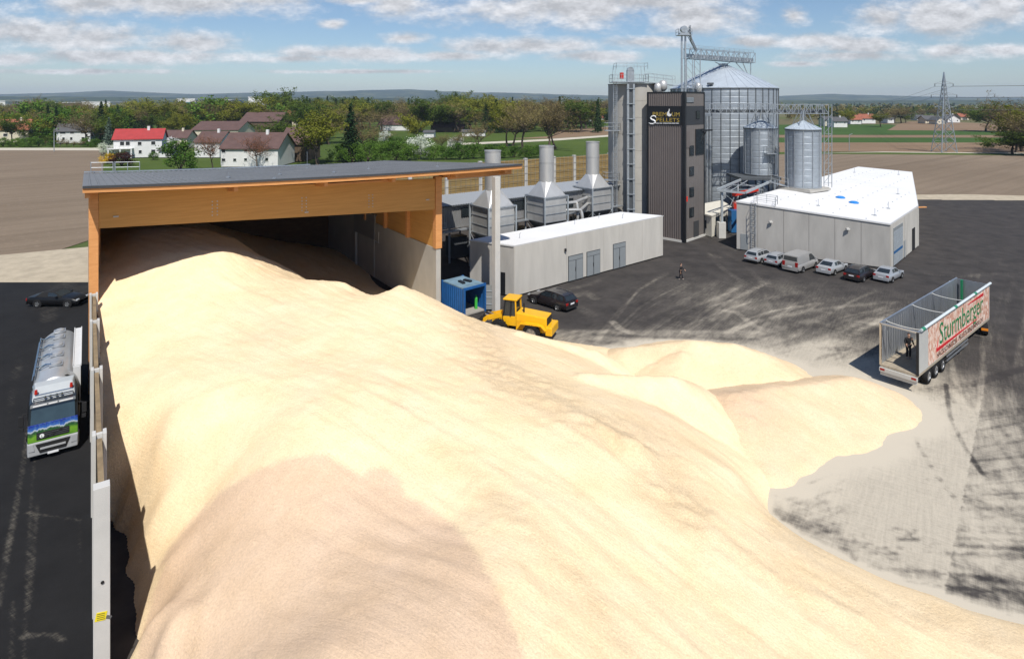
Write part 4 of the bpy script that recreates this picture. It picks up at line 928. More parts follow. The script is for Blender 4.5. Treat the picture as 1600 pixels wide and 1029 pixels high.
# --- concrete silo with elevator leg to the left of the tower
sc_ = Vector((gx(993,93.5),93.5,0)); csilo = thing('concrete_silo', 'round concrete silo with steel elevator leg left of the dark tower', 'silo', sc_)
b = MB(); prof = []
for k in range(9): z = k*2.44; prof += [(4.15,z),(4.15,z+2.40),(4.11,z+2.41),(4.11,z+2.43)]
prof += [(4.15,21.96),(4.22,21.96),(4.22,22.1),(0.1,22.25)]
b.lathe(prof, n=48); b.build('shell', M_CONC, csilo, smooth=30)
lc = Vector((gx(985.5,88.9),88.9,0))-sc_
b = MB()
for s in (-1,1): b.box(lc+Vector((s*0.42,0,11.0)), (0.30,0.45,22.0))
b.build('elevator_trunk', M_GALV, csilo)
b = MB()
for k in range(10): b.box(lc+Vector((0,-0.05,1.5+k*2.2)), (1.25,0.55,0.12))
b.build('trunk_clamps', M_GALV, csilo)
b = MB(); b.box(lc+Vector((0,0.1,11.2)), (0.6,0.3,22)); b.build('trunk_core', M_DGREY, csilo)
for (x, y, w) in ((956,204,2.2),(955,281,2.2)):
    c = A(x, y, 90.5)-sc_; b = MB(); b.box(c, (w,1.6,0.1)); railing(b, [c+Vector((-w/2,-0.8,0.05)), c+Vector((w/2,-0.8,0.05)), c+Vector((w/2,0.8,0.05)), c+Vector((-w/2,0.8,0.05))], closed=True); b.build('landing', M_GALV, csilo)
ladx = A(961,280,89.8)-sc_
b = MB(); ladder(b, ladx.x, ladx.y, 0.3, 22.5, (1,0,0), (0,-1,0)); b.build('caged_ladder', M_GALV, csilo)
top = Vector((gx(982,90.5),90.5,22.3))-sc_
b = MB(); b.box(top, (5.2,3.2,0.12)); railing(b, [top+Vector((-2.6,-1.6,0)), top+Vector((2.6,-1.6,0)), top+Vector((2.6,1.6,0)), top+Vector((-2.6,1.6,0))], closed=True); b.build('head_platform', M_GALV, csilo)
b = MB(); b.box(top+Vector((0.2,-0.3,0.9)), (1.0,0.9,1.7)); b.lathe([(0.48,-0.4),(0.48,0.4)], top+Vector((0.2,-0.3,1.75)), 14, Matrix.Rotation(math.pi/2,3,'X')); b.build('elevator_head', M_GALV, csilo, smooth=35)
b = MB(); b.lathe([(0.3,0),(0.3,0.9)], top+Vector((-1.1,-0.5,0.5)), 12); b.build('motor', M_RED, csilo)
up = top+Vector((0,0,2.5)); b = MB()
for (x,y) in ((-2.3,-1.2),(2.3,-1.2),(2.3,1.2),(-2.3,1.2)): b.bar(top+Vector((x,y,0)), up+Vector((x*0.9,y,0)), 0.05)
railing(b, [up+Vector((-2,-1.2,-0.6)), up+Vector((2.6,-1.2,-0.6)), up+Vector((2.6,1.2,-0.6)), up+Vector((-2,1.2,-0.6))], 0.9, 0.035, True); b.build('upper_rails', M_GALV, csilo)
b = MB(); railing(b, [top+Vector((2.6,-1.4,0.3)), top+Vector((6.3,-2.4,-0.2))], 1.0); railing(b, [top+Vector((2.6,0.2,0.3)), top+Vector((6.3,-0.8,-0.2))], 1.0); b.bar(top+Vector((2.6,-0.6,0)), top+Vector((6.3,-1.6,-0.5)), 1.3, 0.1); b.build('footbridge', M_GALV, csilo)

# --- galvanised steel silos
def steel_silo(label, c, R_, z0, ze, za, nst, ring=0.95, group=None, legs=False):
    t = thing('steel_silo', label, 'silo', (c[0], c[1], z0), 0, group); h = ze-z0
    b = MB(); prof = []; z = 0
    while z < h-0.02:
        zz = min(z+ring, h); k = 4
        for i in range(k): a = z+(zz-z)*i/k; prof += [(R_, a), (R_+0.008, a+(zz-z)/k*0.5)]
        prof += [(R_, zz-0.02), (R_-0.012, zz-0.01)]; z = zz
    b.lathe(prof, n=max(32, int(R_*9)), cap=False); b.build('shell', M_SILO, t, smooth=60)
    for i in range(nst):
        a = 2*math.pi*i/nst+0.1; b = MB() if i == 0 else b
        p0 = Vector((math.cos(a)*(R_+0.05), math.sin(a)*(R_+0.05), 0)); b.bar(p0, p0+Vector((0,0,h)), 0.11, 0.09, up=p0)
    for i in range(nst):
        a = 2*math.pi*i/nst+0.1; b = MB(); p0 = Vector((math.cos(a)*(R_+0.05), math.sin(a)*(R_+0.05), 0)); b.bar(p0, p0+Vector((0,0,h)), 0.11, 0.09, up=p0); b.build('stiffener', M_DGREY if R_ > 5 else M_GALV, t)
    rr = R_+0.12; cr = 0.09*R_
    b = MB(); b.lathe([(rr,h-0.05),(rr,h+0.05),(rr*0.62,h+(za-ze)*0.42),(cr*1.2,h+(za-ze)*0.92),(cr,h+(za-ze)*0.93),(cr,za-z0),(0.02,za-z0+0.1)], n=max(32, int(R_*9)), cap=False); rf = b.build('roof', M_SILOROOF, t, smooth=25)
    nr = int(max(20, R_*4.2))
    b = MB()
    for i in range(nr):
        a = 2*math.pi*i/nr; d = Vector((math.cos(a), math.sin(a), 0)); b.bar(d*rr+Vector((0,0,h+0.07)), d*rr*0.62+Vector((0,0,h+(za-ze)*0.42+0.03)), 0.08, 0.06); b.bar(d*rr*0.62+Vector((0,0,h+(za-ze)*0.42+0.03)), d*cr*1.2+Vector((0,0,h+(za-ze)*0.92)), 0.07, 0.06)
    stuff(b.build('roof_ribs', M_SILOROOF, t))
    b = MB(); b.lathe([(rr+0.03,h-0.16),(rr+0.03,h-0.02)], n=max(32, int(R_*9)), cap=False); b.build('eave_ring', M_DGREY, t, smooth=30)
    b = MB(); b.lathe([(R_+0.15,0),(R_+0.15,0.14)], n=max(32, int(R_*9))); b.build('base_ring', M_GALV, t)
    return t
big = Vector((gx(1130,111),111,0))
bs = steel_silo('very large corrugated steel silo with conical roof behind the dark tower', big, 9.25, 0.3, 21.75, 26.3, 40)
for (x, y) in ((1110,131),(1199,134)):
    c = A(x, y, 103.5 if x < 1150 else 107)-Vector((big.x,big.y,0.3)); b = MB(); b.box(c, (0.9,0.7,0.35)); b.build('roof_hatch', M_DGREY, bs)
b = MB()
for x in (1104.5, 1109.5):
    q = Vector((gx(x,101.5),101.5,0))-Vector((big.x,big.y,0.3)); b.tube([q, q+Vector((0,0,17))], 0.24, 10)
b.build('downpipe', M_GALV, bs, smooth=40)
s1 = Vector((gx(1188,97),97,0)); s2 = Vector((gx(1254.8,91.5),91.5,0))
steel_silo('small steel silo standing on the steel frame in front of the large silo', s1, 2.45, 7.9, 15.25, 16.6, 12)
steel_silo('small steel silo standing on the white flat roof', s2, 2.42, 6.65, 15.3, 16.6, 12)
b = MB(); b.box((s2.x, s2.y, 6.35), (5.6,5.4,0.28), Matrix.Rotation(0.6,3,'Z')); b.box((s2.x, s2.y, 6.55), (5.3,5.1,0.16), Matrix.Rotation(0.6,3,'Z')); tag(b.build('silo_plinth', M_CONC, None), 'square grey base frame under the silo on the white roof', 'base')

# --- catwalks and conveyors between the silos
cw = thing('conveyor_bridge', 'long steel lattice walkway passing in front of the large silo over the small ones', 'catwalk', (gx(1100,96),96,0))
p0, p1, p2 = A(1100,177,97), A(1208,177.5,93.5), A(1291,177.5,93.5)
b = MB(); lattice(b, p0, p1, 1.3, 1.5, 12, 0.10); b.build('truss', M_GALV, cw, world=True)
b = MB(); lattice(b, p1, p2, 1.3, 1.4, 9, 0.10); b.build('truss', M_GALV, cw, world=True)
b = MB(); b.bar(p0+Vector((0,0,0.35)), p2+Vector((0,0,0.35)), 0.5, 0.45); b.build('conveyor_trough', M_DGREY, cw, world=True)
b = MB()
for s in (-0.6,0.6):
    for t in (-0.5,0.5): b.bar(p2+Vector((s,t,1.4)), Vector((p2.x+s,p2.y+t,6.3)), 0.09)
for k in range(7): z = 7+k*1.5; b.bar(Vector((p2.x-0.6,p2.y-0.5,z)), Vector((p2.x+0.6,p2.y-0.5,z+1.5)), 0.05); b.bar(Vector((p2.x-0.6,p2.y-0.5,z)), Vector((p2.x+0.6,p2.y-0.5,z)), 0.06)
b.build('end_tower', M_GALV, cw, world=True)
for c in (s1, s2):
    b = MB(); tp = Vector((c.x, c.y, 16.7))
    for a in range(4): d = Vector((math.cos(a*1.57+0.78), math.sin(a*1.57+0.78), 0)); b.bar(tp+d*1.6+Vector((0,0,-0.9)), tp+d*0.6+Vector((0,0,1.3)), 0.08); b.bar(tp+d*1.6+Vector((0,0,-0.9)), tp-d*0.2+Vector((0,0,1.0)), 0.05)
    b.tube([tp+Vector((0,0,-0.1)), tp+Vector((0,0,1.4))], 0.18, 8); b.build('silo_head_frame', M_GALV, cw, world=True)
lx = A(1206,275,94.6); b = MB(); ladder(b, lx.x, lx.y, 7.8, 18.8, (1,0,0), (0,-1,0)); b.build('caged_ladder', M_GALV, cw, world=True)
for y in (240,): c = A(1205,y,94.2); b = MB(); b.box(c, (1.9,1.3,0.1)); railing(b, [c+Vector((-0.95,-0.65,0)), c+Vector((0.95,-0.65,0)), c+Vector((0.95,0.65,0)), c+Vector((-0.95,0.65,0))], closed=True); b.build('landing', M_GALV, cw, world=True)

tb = thing('roof_conveyor', 'steel lattice conveyor and twin elevator legs rising above the large silo', 'conveyor', (gx(1070,100),100,ZT))
q0, q1 = A(1073,91.5,105), A(1175,98.5,112)
b = MB(); lattice(b, q0, q1, 1.5, 1.75, 12, 0.11); b.bar(q0+Vector((0,0,0.5)), q1+Vector((0,0,0.5)), 0.7, 0.6); b.build('truss', M_GALV, tb, world=True)
b = MB(); railing(b, [q0+Vector((0,-0.75,1.75)), q1+Vector((0,-0.75,1.75))], 0.5, 0.04); b.build('railing', M_GALV, tb, world=True)
for x in (1065.3, 1070.8):
    b = MB(); q = A(x, 52, 100); b.box((q.x,q.y,(q.z+ZT)/2), (0.24,0.34,q.z-ZT)); b.build('elevator_leg', M_GALV, tb, world=True)
hd = A(1068.5,46,100)
b = MB(); b.lathe([(0.55,-0.4),(0.55,0.4)], hd, 16, Matrix.Rotation(math.pi/2,3,'X')); b.box(hd+Vector((0,0,-0.75)), (1.5,1.0,0.35)); b.build('elevator_head', M_GALV, tb, world=True, smooth=35)
b = MB(); b.box(hd+Vector((0,0,-1.0)), (2.2,1.6,0.1)); railing(b, [hd+Vector((-1.1,-0.8,-1)), hd+Vector((1.1,-0.8,-1)), hd+Vector((1.1,0.8,-1)), hd+Vector((-1.1,0.8,-1))], 1.0, 0.04, True); b.build('head_platform', M_GALV, tb, world=True)
b = MB(); lattice(b, A(1077.5,58,101), A(1078,40,101), 0.7, 0.01, 3, 0.05); b.tube([A(1076,48,101), A(1080,62,102), A(1088,79,105.5)], 0.22, 8); b.tube([A(1077,42,101), A(1079,56,102)], 0.14, 8); b.tube([A(1074,56,101),A(1086,79,105.5)], 0.06, 6); b.build('spout', M_GALV, tb, world=True)
for (x, yb, Y_) in ((1077.5,140,104.5),(1089.5,136,105)):
    b = MB()
    for s in (-0.5,0.5): a = A(x, 92, Y_); c = A(x, yb, Y_); b.bar(a+Vector((s,0,0)), c+Vector((s,0,0)), 0.1 if x < 1080 else 0.14)
    a = A(x, 92, Y_); c = A(x, yb, Y_)
    for k in range(4): f0, f1 = a.lerp(c,k/4), a.lerp(c,(k+1)/4); b.bar(f0+Vector((-0.5,0,0)), f1+Vector((0.5,0,0)), 0.06)
    b.build('support_leg', M_GALV, tb, world=True)
for (xa, ya, xb, yb, Y_) in ((1117,97,1132,104,109.5),(1142,97,1128,104,109.5),(1150,98,1163,113,110.5),(1161,99,1169,118,111),(1173,99,1173,122,112),(1163,116,1174,120,111.5)):
    b = MB(); b.bar(A(xa,ya,Y_), A(xb,yb,Y_), 0.13); b.build('support_leg', M_GALV, tb, world=True)

# --- steel loading frame under the front silo, white cabins beside the tower
fr = thing('loading_frame', 'grey steel loading frame with sloping canopy beams beneath the small silo', 'steel frame', G(1127,371))
z7 = 7.6
def post(name, px_, Y_, z0, z1, w=0.22): 
    x = gx(px_, Y_); b = MB(); b.bar((x,Y_,z0),(x,Y_,z1), w); return b.build(name, M_STEEL, fr, world=True)
b = MB(); d0 = A(1181,273,95); b.box((d0.x,96,z7), (6.2,6.0,0.35)); b.build('silo_deck', M_DGREY, fr, world=True)
for px_, Y_ in ((1153,92.9),(1204,92.9),(1158,99),(1206,99)): post('post', px_, Y_, 0, z7-0.18)
post('post', 1128, 87, 2.2, 6.6, 0.28); post('post', 1168, 84.5, 2.5, 6.2, 0.2)
b = MB(); g = G(1127,371); b.prism([(g.x-0.5,g.y-0.5),(g.x+0.5,g.y-0.5),(g.x+0.5,g.y+0.5),(g.x-0.5,g.y+0.5)], 0, 2.2); b.build('concrete_foot', M_CONC_L, fr, world=True)
for a, c in ((A(1120,296.5,87),A(1157,281,93)),(A(1165,301,85),A(1203,284,92.5))): b = MB(); b.bar(a, c, 0.22, 0.3); b.build('canopy_beam', M_STEEL, fr, world=True)
b = MB(); b.bar(A(1121,297.5,87), A(1166,301.5,85.1), 0.2, 0.3); b.build('canopy_beam', M_STEEL, fr, world=True)
b = MB(); b.bar(A(1127,300,87.2), A(1152,285,92.8), 0.08); b.bar(A(1140,299,86.2), A(1168,282,92.9), 0.08); b.bar(A(1134,296,88.8), A(1178,296,87.2), 0.08); b.bar(A(1141,289,91), A(1190,290,90), 0.08); b.bar(A(1157,285,92.9),A(1200,300,92.9),0.08); b.bar(A(1157,300,92.9),A(1200,285,92.9),0.08); b.bar(A(1135,305,88),A(1155,322,88),0.06); b.bar(A(1147,308,89),A(1139,326,89),0.09); b.build('bracing', M_STEEL, fr, world=True)
b = MB(); b.bar(A(1146,304,91), A(1183,296,93), 0.55, 0.45); b.build('red_conveyor', M_RED, fr, world=True)
b = MB(); b.box(A(1149,321,92), (0.6,0.6,1.5)); b.build('red_hopper', M_RED, fr, world=True)
b = MB(); b.bar(A(1205,284,92.2), A(1240,294,91), 1.0, 0.1); railing(b, [A(1205,284,91.7), A(1232,291,90.5)]); b.build('footbridge', M_GALV, fr, world=True)
b = MB(); bc = A(1148,339,90.5); b.box((bc.x,bc.y,1.7), (1.5,1.5,3.2)); tag(b.build('blue_tank', M_BLUE), 'dark blue tank in the shade beside the white cabin and steel frame', 'tank')
w0, w1 = G(1108,372), G(1126,362)
cab = thing('site_cabin', 'cream site cabin with flat roof between dark tower and steel frame', 'cabin', G(1112,372))
cp = [Vector((gx(1100,88.3),88.3,0)), Vector((gx(1112,86.8),86.8,0)), Vector((gx(1143.5,93.5),93.5,0)), Vector((gx(1128,100),100,0)), Vector((gx(1102,97),97,0))]
b = MB(); b.prism(cp, 0.1, 3.0); b.build('wall', M_CREAM, cab, world=True); cc_ = sum(cp, Vector())/5; b = MB(); b.prism([cc_+(p-cc_)*1.03 for p in cp], 3.003, 3.2); b.build('roof', M_CREAM, cab, world=True)
px_window(cp[1], cp[2], 1118, 1124, 338, 352, cab, 0.003); px_window(cp[1], cp[2], 1130, 1136, 337, 345, cab, 0.003); px_window(cp[0], cp[1], 1101, 1104, 344, 356, cab, 0.003)

# --- large concrete hall with the white roof
HLc, HCc, HRc, HFR, HFL = G(1151,390), G(1391,421), G(1434.5,385), Vector((gx(1425,118.8),118.8,0)), Vector((gx(1341,127),127,0))
hz = [6.35, 5.27, 5.45, 5.6, 5.75]; hp = [HLc, HCc, HRc, HFR, HFL]
hall = thing('concrete_hall', 'large concrete hall with bright white flat roof behind the parked cars', 'building', HCc)
b = MB(); b.prism(hp, 0.1, [z-0.12 for z in hz]); b.build('wall', M_PANEL_G, hall, world=True)
def slope_panel(name, mat, P0, P1, za, zb_, u0, u1, out=0.003, th=0.06):
    d, n, L = wall_frame(P0, P1); o = Vector((P0.x,P0.y,0)); q = lambda u, w, z: o+d*(u*L)+n*w+Vector((0,0,z)); zz = lambda u: za+(zb_-za)*u
    b = MB(); b.hexa([q(u0,out,0.16), q(u1,out,0.16), q(u1,out+th,0.16), q(u0,out+th,0.16), q(u0,out,zz(u0)), q(u1,out,zz(u1)), q(u1,out+th,zz(u1)), q(u0,out+th,zz(u0))]); return b.build(name, mat, hall, world=True)
uu = [0]+[on_wall(HLc,HCc,x)[0] for x in (1184,1224.5,1264,1304.5,1345.5)]+[1.0]
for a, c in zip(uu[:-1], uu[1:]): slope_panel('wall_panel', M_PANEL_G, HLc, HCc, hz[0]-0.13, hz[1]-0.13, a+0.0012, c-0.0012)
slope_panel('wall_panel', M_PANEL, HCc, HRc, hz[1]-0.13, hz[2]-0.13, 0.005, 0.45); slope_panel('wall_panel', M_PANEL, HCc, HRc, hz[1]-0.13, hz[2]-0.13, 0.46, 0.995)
hc_ = sum(hp, Vector())/5
b = MB(); b.prism([hc_+(p-hc_)*1.006 for p in hp], [z-0.118 for z in hz], [z+0.05 for z in hz]); b.build('roof_edge', flat('white_trim',(0.62,0.62,0.62),0.5), hall, world=True)
vs = [hc_+(p-hc_)*0.994+Vector((0,0,z+0.055)) for p, z in zip(hp, hz)]; b = MB(); b.add(vs, [(0,1,2),(0,2,3),(0,3,4)]); roof = b.build('roof', M_WHITE, hall, world=True)
def roof_z(x, y):
    for i, j, k in ((0,1,2),(0,2,3),(0,3,4)):
        a, b_, c = vs[i], vs[j], vs[k]; M_ = np.array([[b_.x-a.x, c.x-a.x],[b_.y-a.y, c.y-a.y]]); u, v = np.linalg.solve(M_, [x-a.x, y-a.y])
        if u >= -0.01 and v >= -0.01 and u+v <= 1.01: return a.z+u*(b_.z-a.z)+v*(c.z-a.z)
    return None
b = MB(); dr_ = (HFL-HLc).normalized(); ac = Vector((dr_.y,-dr_.x,0))
for i in range(1, 6):
    for j in range(22):
        q = HLc + ac*(i*3.6) + dr_*(j*3.0); z = roof_z(q.x, q.y)
        if z and roof_z(q.x+1, q.y) and roof_z(q.x-1, q.y) and (Vector((q.x,q.y))-Vector((s2.x,s2.y))).length > 4: b.box((q.x,q.y,z+0.05), (0.10,0.10,0.07))
stuff(b.build('roof_fasteners', M_STEEL, roof, world=True))
for (x, y) in ((1313,313),(1334,320)):
    g = G(x, y, 5.6); z = roof_z(g.x, g.y); b = MB(); b.lathe([(0.62,0),(0.6,0.14),(0.35,0.26),(0.05,0.3)], (g.x,g.y,z+0.003), 10); b.build('blue_cover', flat('sky_blue_sheet',(0.03,0.22,0.60)), roof, world=True)
for (x, y) in ((1278.5,322),(1367,332),(1388,322),(1404,270),(1403,300),(1335,268)):
    g = G(x, y+5, 5.5); z = roof_z(g.x, g.y)
    if z: b = MB(); b.tube([(g.x,g.y,z), (g.x,g.y,z+0.9)], 0.03, 5); b.box((g.x,g.y,z+0.05),(0.3,0.3,0.1)); b.build('lightning_rod', M_GALV, roof, world=True)
px_plate('door', M_DOOR, HLc, HCc, 1157.5, 1169, 365.5, 392, hall, 0.066, 0.05, floor=0.15)
for x, y in ((1205,346),(1325,357)):
    u, Y_, z = on_wall(HLc, HCc, x, y); d, n, L = wall_frame(HLc, HCc); q = HLc+d*(u*L)+n*0.3; b = MB(); b.bar((q.x,q.y,z), (q.x-n.x*0.24,q.y-n.y*0.24,z+0.1), 0.06); b.box((q.x,q.y,z), (0.4,0.3,0.18)); b.build('wall_lamp', M_CONC_L, hall, world=True)
d, n, L = wall_frame(HLc, HCc); u = on_wall(HLc, HCc, 1178)[0]; q = HLc+d*(u*L)+n*0.25
b = MB(); ladder(b, q.x, q.y, 0.4, 6.4, d, n, 0.55); b.build('caged_ladder', M_GALV, hall, world=True)
b = MB(); rp = [q-n*0.3+Vector((0,0,6.3)), q-n*1.6+Vector((0,0,6.3)), q-n*1.6+d*2.6+Vector((0,0,6.2)), q-n*0.2+d*2.6+Vector((0,0,6.15))]; railing(b, rp); railing(b, [q+d*0.5+Vector((0,0,6.3)), q+d*2.6+Vector((0,0,6.2))]); b.build('roof_railing', M_GALV, hall, world=True)
rd, q = px_plate('roller_door', M_DOOR, HCc, HRc, 1394.5, 1409, 352, 420, hall, 0.066, 0.05, floor=0.2)
for k in range(12):
    b = MB(); plate(b, HCc, HRc, q[0]+0.006, q[1]-0.006, 0.25+k*0.33, 0.25+k*0.33+0.30, 0.118, 0.02); b.build('slat', M_STEEL if k != 4 else M_BLUE, rd, world=True)
px_plate('door', M_DOOR, HCc, HRc, 1411, 1414, 375, 404, hall, 0.066, 0.05, floor=0.2); px_plate('doorway', M_DARK, HCc, HRc, 1424, 1428.5, 356, 388, hall, 0.066, 0.03, floor=0.2)
for u in (0.455, 0.97): b = MB(); plate(b, HCc, HRc, u-0.004, u+0.004, 0.2, 5.1, 0.066, 0.1); b.build('downpipe', M_CONC_L, hall, world=True)
g = HRc+Vector((0.2,0.8,5.1)); b = MB(); b.bar(g, g+Vector((1.6,0.3,0)), 0.3, 0.12); b.build('canopy', M_ORANGE, hall, world=True)

# --- blue workshop container with open end beside the barn
ct = thing('shipping_container', 'small open blue shipping container beside the concrete barn column', 'container', G(725.6,496))
c0, c1 = G(725.6,496), G(757.5,486.5); wv = (c1-c0).normalized(); c1 = c0+wv*2.4; bvv = Vector((-wv.y,wv.x,0)); c3 = c0+bvv*3.4; c2 = c1+bvv*3.4
M_CBLUE = material('faded_blue_container', (0.010,0.085,0.27), 0.5, var=0.18, scale=1.4); M_CTOP = material('faded_container_roof', (0.16,0.25,0.32), 0.6, var=0.25, scale=1.0)
for P_, Q_, nm in ((c3,c0,'side_wall'),(c1,c2,'side_wall'),(c2,c3,'end_wall')):
    b = MB(); corrugated(b, P_, Q_, 0.2, 2.5, -0.02, 0.3, 0.06); corrugated(b, P_, Q_, 0.2, 2.5, -0.06, 0.3, 0.06); b.build(nm, M_CBLUE, ct, world=True)
b = MB(); b.prism([c0,c1,c2,c3], 2.5, 2.6); b.build('roof', M_CTOP, ct, world=True)
b = MB(); b.prism([c0,c1,c2,c3], 0.08, 0.2); b.build('floor', M_CONC_D, ct, world=True)
for P_ in (c0,c1,c2,c3): b = MB(); b.box(P_+Vector((0,0,1.33)), (0.16,0.16,2.62), Matrix.Rotation(math.atan2(wv.y,wv.x),3,'Z')); b.build('corner_post', M_CBLUE, ct, world=True)
b = MB(); b.bar(c0+Vector((0,0,2.52)), c1+Vector((0,0,2.52)), 0.17, 0.2); b.build('header', M_CBLUE, ct, world=True)
dv = (wv*0.75-bvv*0.66).normalized(); dr = MB(); dr.hexa([c1+Vector((0,0,0.2)), c1+dv*1.15+Vector((0,0,0.2)), c1+dv*1.15+bvv*0.06+Vector((0,0,0.2)), c1+bvv*0.06+Vector((0,0,0.2)), c1+Vector((0,0,2.45)), c1+dv*1.15+Vector((0,0,2.45)), c1+dv*1.15+bvv*0.06+Vector((0,0,2.45)), c1+bvv*0.06+Vector((0,0,2.45))]); cd = dr.build('door', flat('container_door_grey',(0.22,0.23,0.23)), ct, world=True)
for z in (0.7,1.3,1.9): b = MB(); b.bar(c1-bvv*0.04+dv*0.1+Vector((0,0,z)), c1-bvv*0.04+dv*1.05+Vector((0,0,z)), 0.05); b.build('shelf_rail', M_STEEL, cd, world=True)
q = c1-wv*0.5+bvv*0.7
b = MB(); b.lathe([(0.14,0),(0.14,1.0),(0.06,1.15),(0.06,1.25)], q+Vector((0,0,0.2)), 12); tag(b.build('gas_cylinder', flat('bright_green',(0.05,0.42,0.06))), 'bright green gas cylinder inside the open blue container', 'cylinder')
b = MB()
for k, t in enumerate((0.9,1.6)): p_ = c0+wv*t+bvv*1.6; b.box(p_+Vector((0,0,2.68)), (0.3,0.9,0.14), Matrix.Rotation(0.6+k*0.3,3,'Z'))
b.build('rubber_mats', M_BLACK, ct, world=True)
wp = c3+bvv*0.2-wv*0.9
for k in range(6):
    b = MB(); b.bar(wp+Vector((random.uniform(-0.3,0.2),random.uniform(-1.6,0.2),0.1+0.16*(k//2))), wp+Vector((random.uniform(0.3,0.6),random.uniform(-1.2,0.6),0.1+0.16*(k//2))), 0.25, 0.14)
    tag(b.build('timber_offcut', M_ORANGE), 'short timber offcut piled between barn wall and blue container', 'timber', 'timber offcuts by the container')
# ------------------------------------------------------------------ vehicles (local axes: x forward, y left, z up)
M_TYRE = flat('tyre_rubber', (0.015,0.015,0.016), 0.85, spec=0.2); M_RIM = flat('alloy_rim', (0.42,0.43,0.44), 0.35, 0.8)
M_TAIL = flat('tail_lamp_red', (0.30,0.012,0.01), 0.25); M_HEAD = flat('clear_lamp', (0.6,0.62,0.64), 0.15, 0.4); M_PLATE = flat('number_plate', (0.75,0.76,0.78), 0.5)
M_CHROME = flat('chrome', (0.62,0.63,0.64), 0.18, 1.0); M_UNDER = flat('underbody', (0.015,0.015,0.016), 0.8)
def paint(name, c, metal=0.35): return material(name, c, 0.32, metal, var=0.03, scale=1.0, coat=0.6, spec=0.5)
P_SILVER = paint('silver_paint', (0.46,0.48,0.50), 0.35); P_SILVER2 = paint('cool_silver_paint', (0.41,0.435,0.47), 0.35); P_BLACK = material('black_paint', (0.006,0.006,0.007), 0.4, 0.0, var=0.03, scale=1.0, coat=0.15, spec=0.3); P_DKGREY = paint('dark_aubergine_paint', (0.022,0.017,0.019), 0.3); P_WARM = paint('warm_silver_paint', (0.42,0.415,0.405), 0.35)
WHEELS = {}
def wheel_meshes(r, w):
    k = (round(r,3), round(w,3))
    if k not in WHEELS:
        R90 = Matrix.Rotation(math.pi/2, 3, 'X')
        b = MB(); b.lathe([(r*0.62,-w/2),(r*0.92,-w/2),(r,-w*0.32),(r,w*0.32),(r*0.92,w/2),(r*0.62,w/2)], n=24, M=R90, cap=False); t = b.build('tyre', M_TYRE, smooth=40)
        b = MB(); b.lathe([(r*0.64,-w*0.40),(r*0.58,-w*0.46),(r*0.5,-w*0.3),(r*0.18,-w*0.3),(r*0.16,-w*0.42),(0.01,-w*0.42)], n=20, M=R90, cap=False); b.lathe([(r*0.64,w*0.40),(r*0.58,w*0.46),(r*0.5,w*0.3),(r*0.18,w*0.3),(r*0.16,w*0.42),(0.01,w*0.42)], n=20, M=R90, cap=False)
        for s in (-1,1):
            for i in range(5):
                a = i*2*math.pi/5; b.bar((0,s*w*0.40,0),(math.cos(a)*r*0.6,s*w*0.40,math.sin(a)*r*0.6), 0.10*r/0.33, 0.03, up=(0,1,0))
        rm = b.build('rim', M_RIM, smooth=40)
        WHEELS[k] = (t.data, rm.data); bpy.data.objects.remove(t); bpy.data.objects.remove(rm)
    return WHEELS[k]
def wheel(parent, x, y, r, w):
    t, rm = wheel_meshes(r, w); o = bpy.data.objects.new('wheel', t); COL.objects.link(o); o.parent = parent; o.location = (x, y, r)
    q = bpy.data.objects.new('rim', rm); COL.objects.link(q); q.parent = o; return o
def loft(b, secs):
    """secs: list of rings with equal point count"""
    n = len(secs[0]); vs = [v for s in secs for v in s]; fs = []
    for i in range(len(secs)-1):
        for k in range(n): fs.append((i*n+k, i*n+(k+1)%n, (i+1)*n+(k+1)%n, (i+1)*n+k))
    fs += [tuple(range(n))[::-1], tuple((len(secs)-1)*n+k for k in range(n))]
    b.add(vs, fs)
STYLES = {
 'sedan': dict(L=4.65, W=1.80, top=[(-.5,.62,.86),(-.485,.93,.92),(-.42,.97,.96),(-.2,.95,1),(.1,.93,1),(.2,.93,.99),(.38,.80,.96),(.46,.70,.92),(.5,.52,.80)], cab=[(-.40,.95,.86),(-.21,1.38,.68),(-.10,1.44,.69),(.02,1.43,.69),(.215,.93,.87)], wb=(-.29,.30), r=.32),
 'wagon': dict(L=4.72, W=1.82, top=[(-.5,.60,.88),(-.488,.88,.94),(-.45,.95,.97),(-.2,.96,1),(.1,.94,1),(.2,.93,.99),(.38,.81,.96),(.46,.70,.92),(.5,.52,.80)], cab=[(-.485,.94,.88),(-.405,1.36,.69),(-.2,1.47,.71),(.03,1.45,.70),(.22,.93,.87)], wb=(-.29,.30), r=.33),
 'van':   dict(L=4.95, W=1.92, top=[(-.5,.55,.95),(-.492,1.02,.97),(-.45,1.05,.99),(0,1.05,1),(.28,1.06,1),(.42,.95,.97),(.485,.75,.92),(.5,.5,.82)], cab=[(-.488,1.02,.96),(-.46,1.86,.84),(-.2,1.94,.84),(.16,1.92,.83),(.38,1.00,.92)], wb=(-.28,.32), r=.34),
 'cabrio':dict(L=4.75, W=1.78, top=[(-.5,.55,.82),(-.485,.84,.90),(-.42,.93,.95),(-.2,.94,1),(.1,.92,1),(.18,.91,.99),(.36,.80,.96),(.46,.68,.92),(.5,.48,.78)], cab=[(-.33,.93,.84),(-.22,1.27,.66),(-.10,1.35,.68),(.01,1.33,.68),(.165,.91,.86)], wb=(-.27,.30), r=.33)}
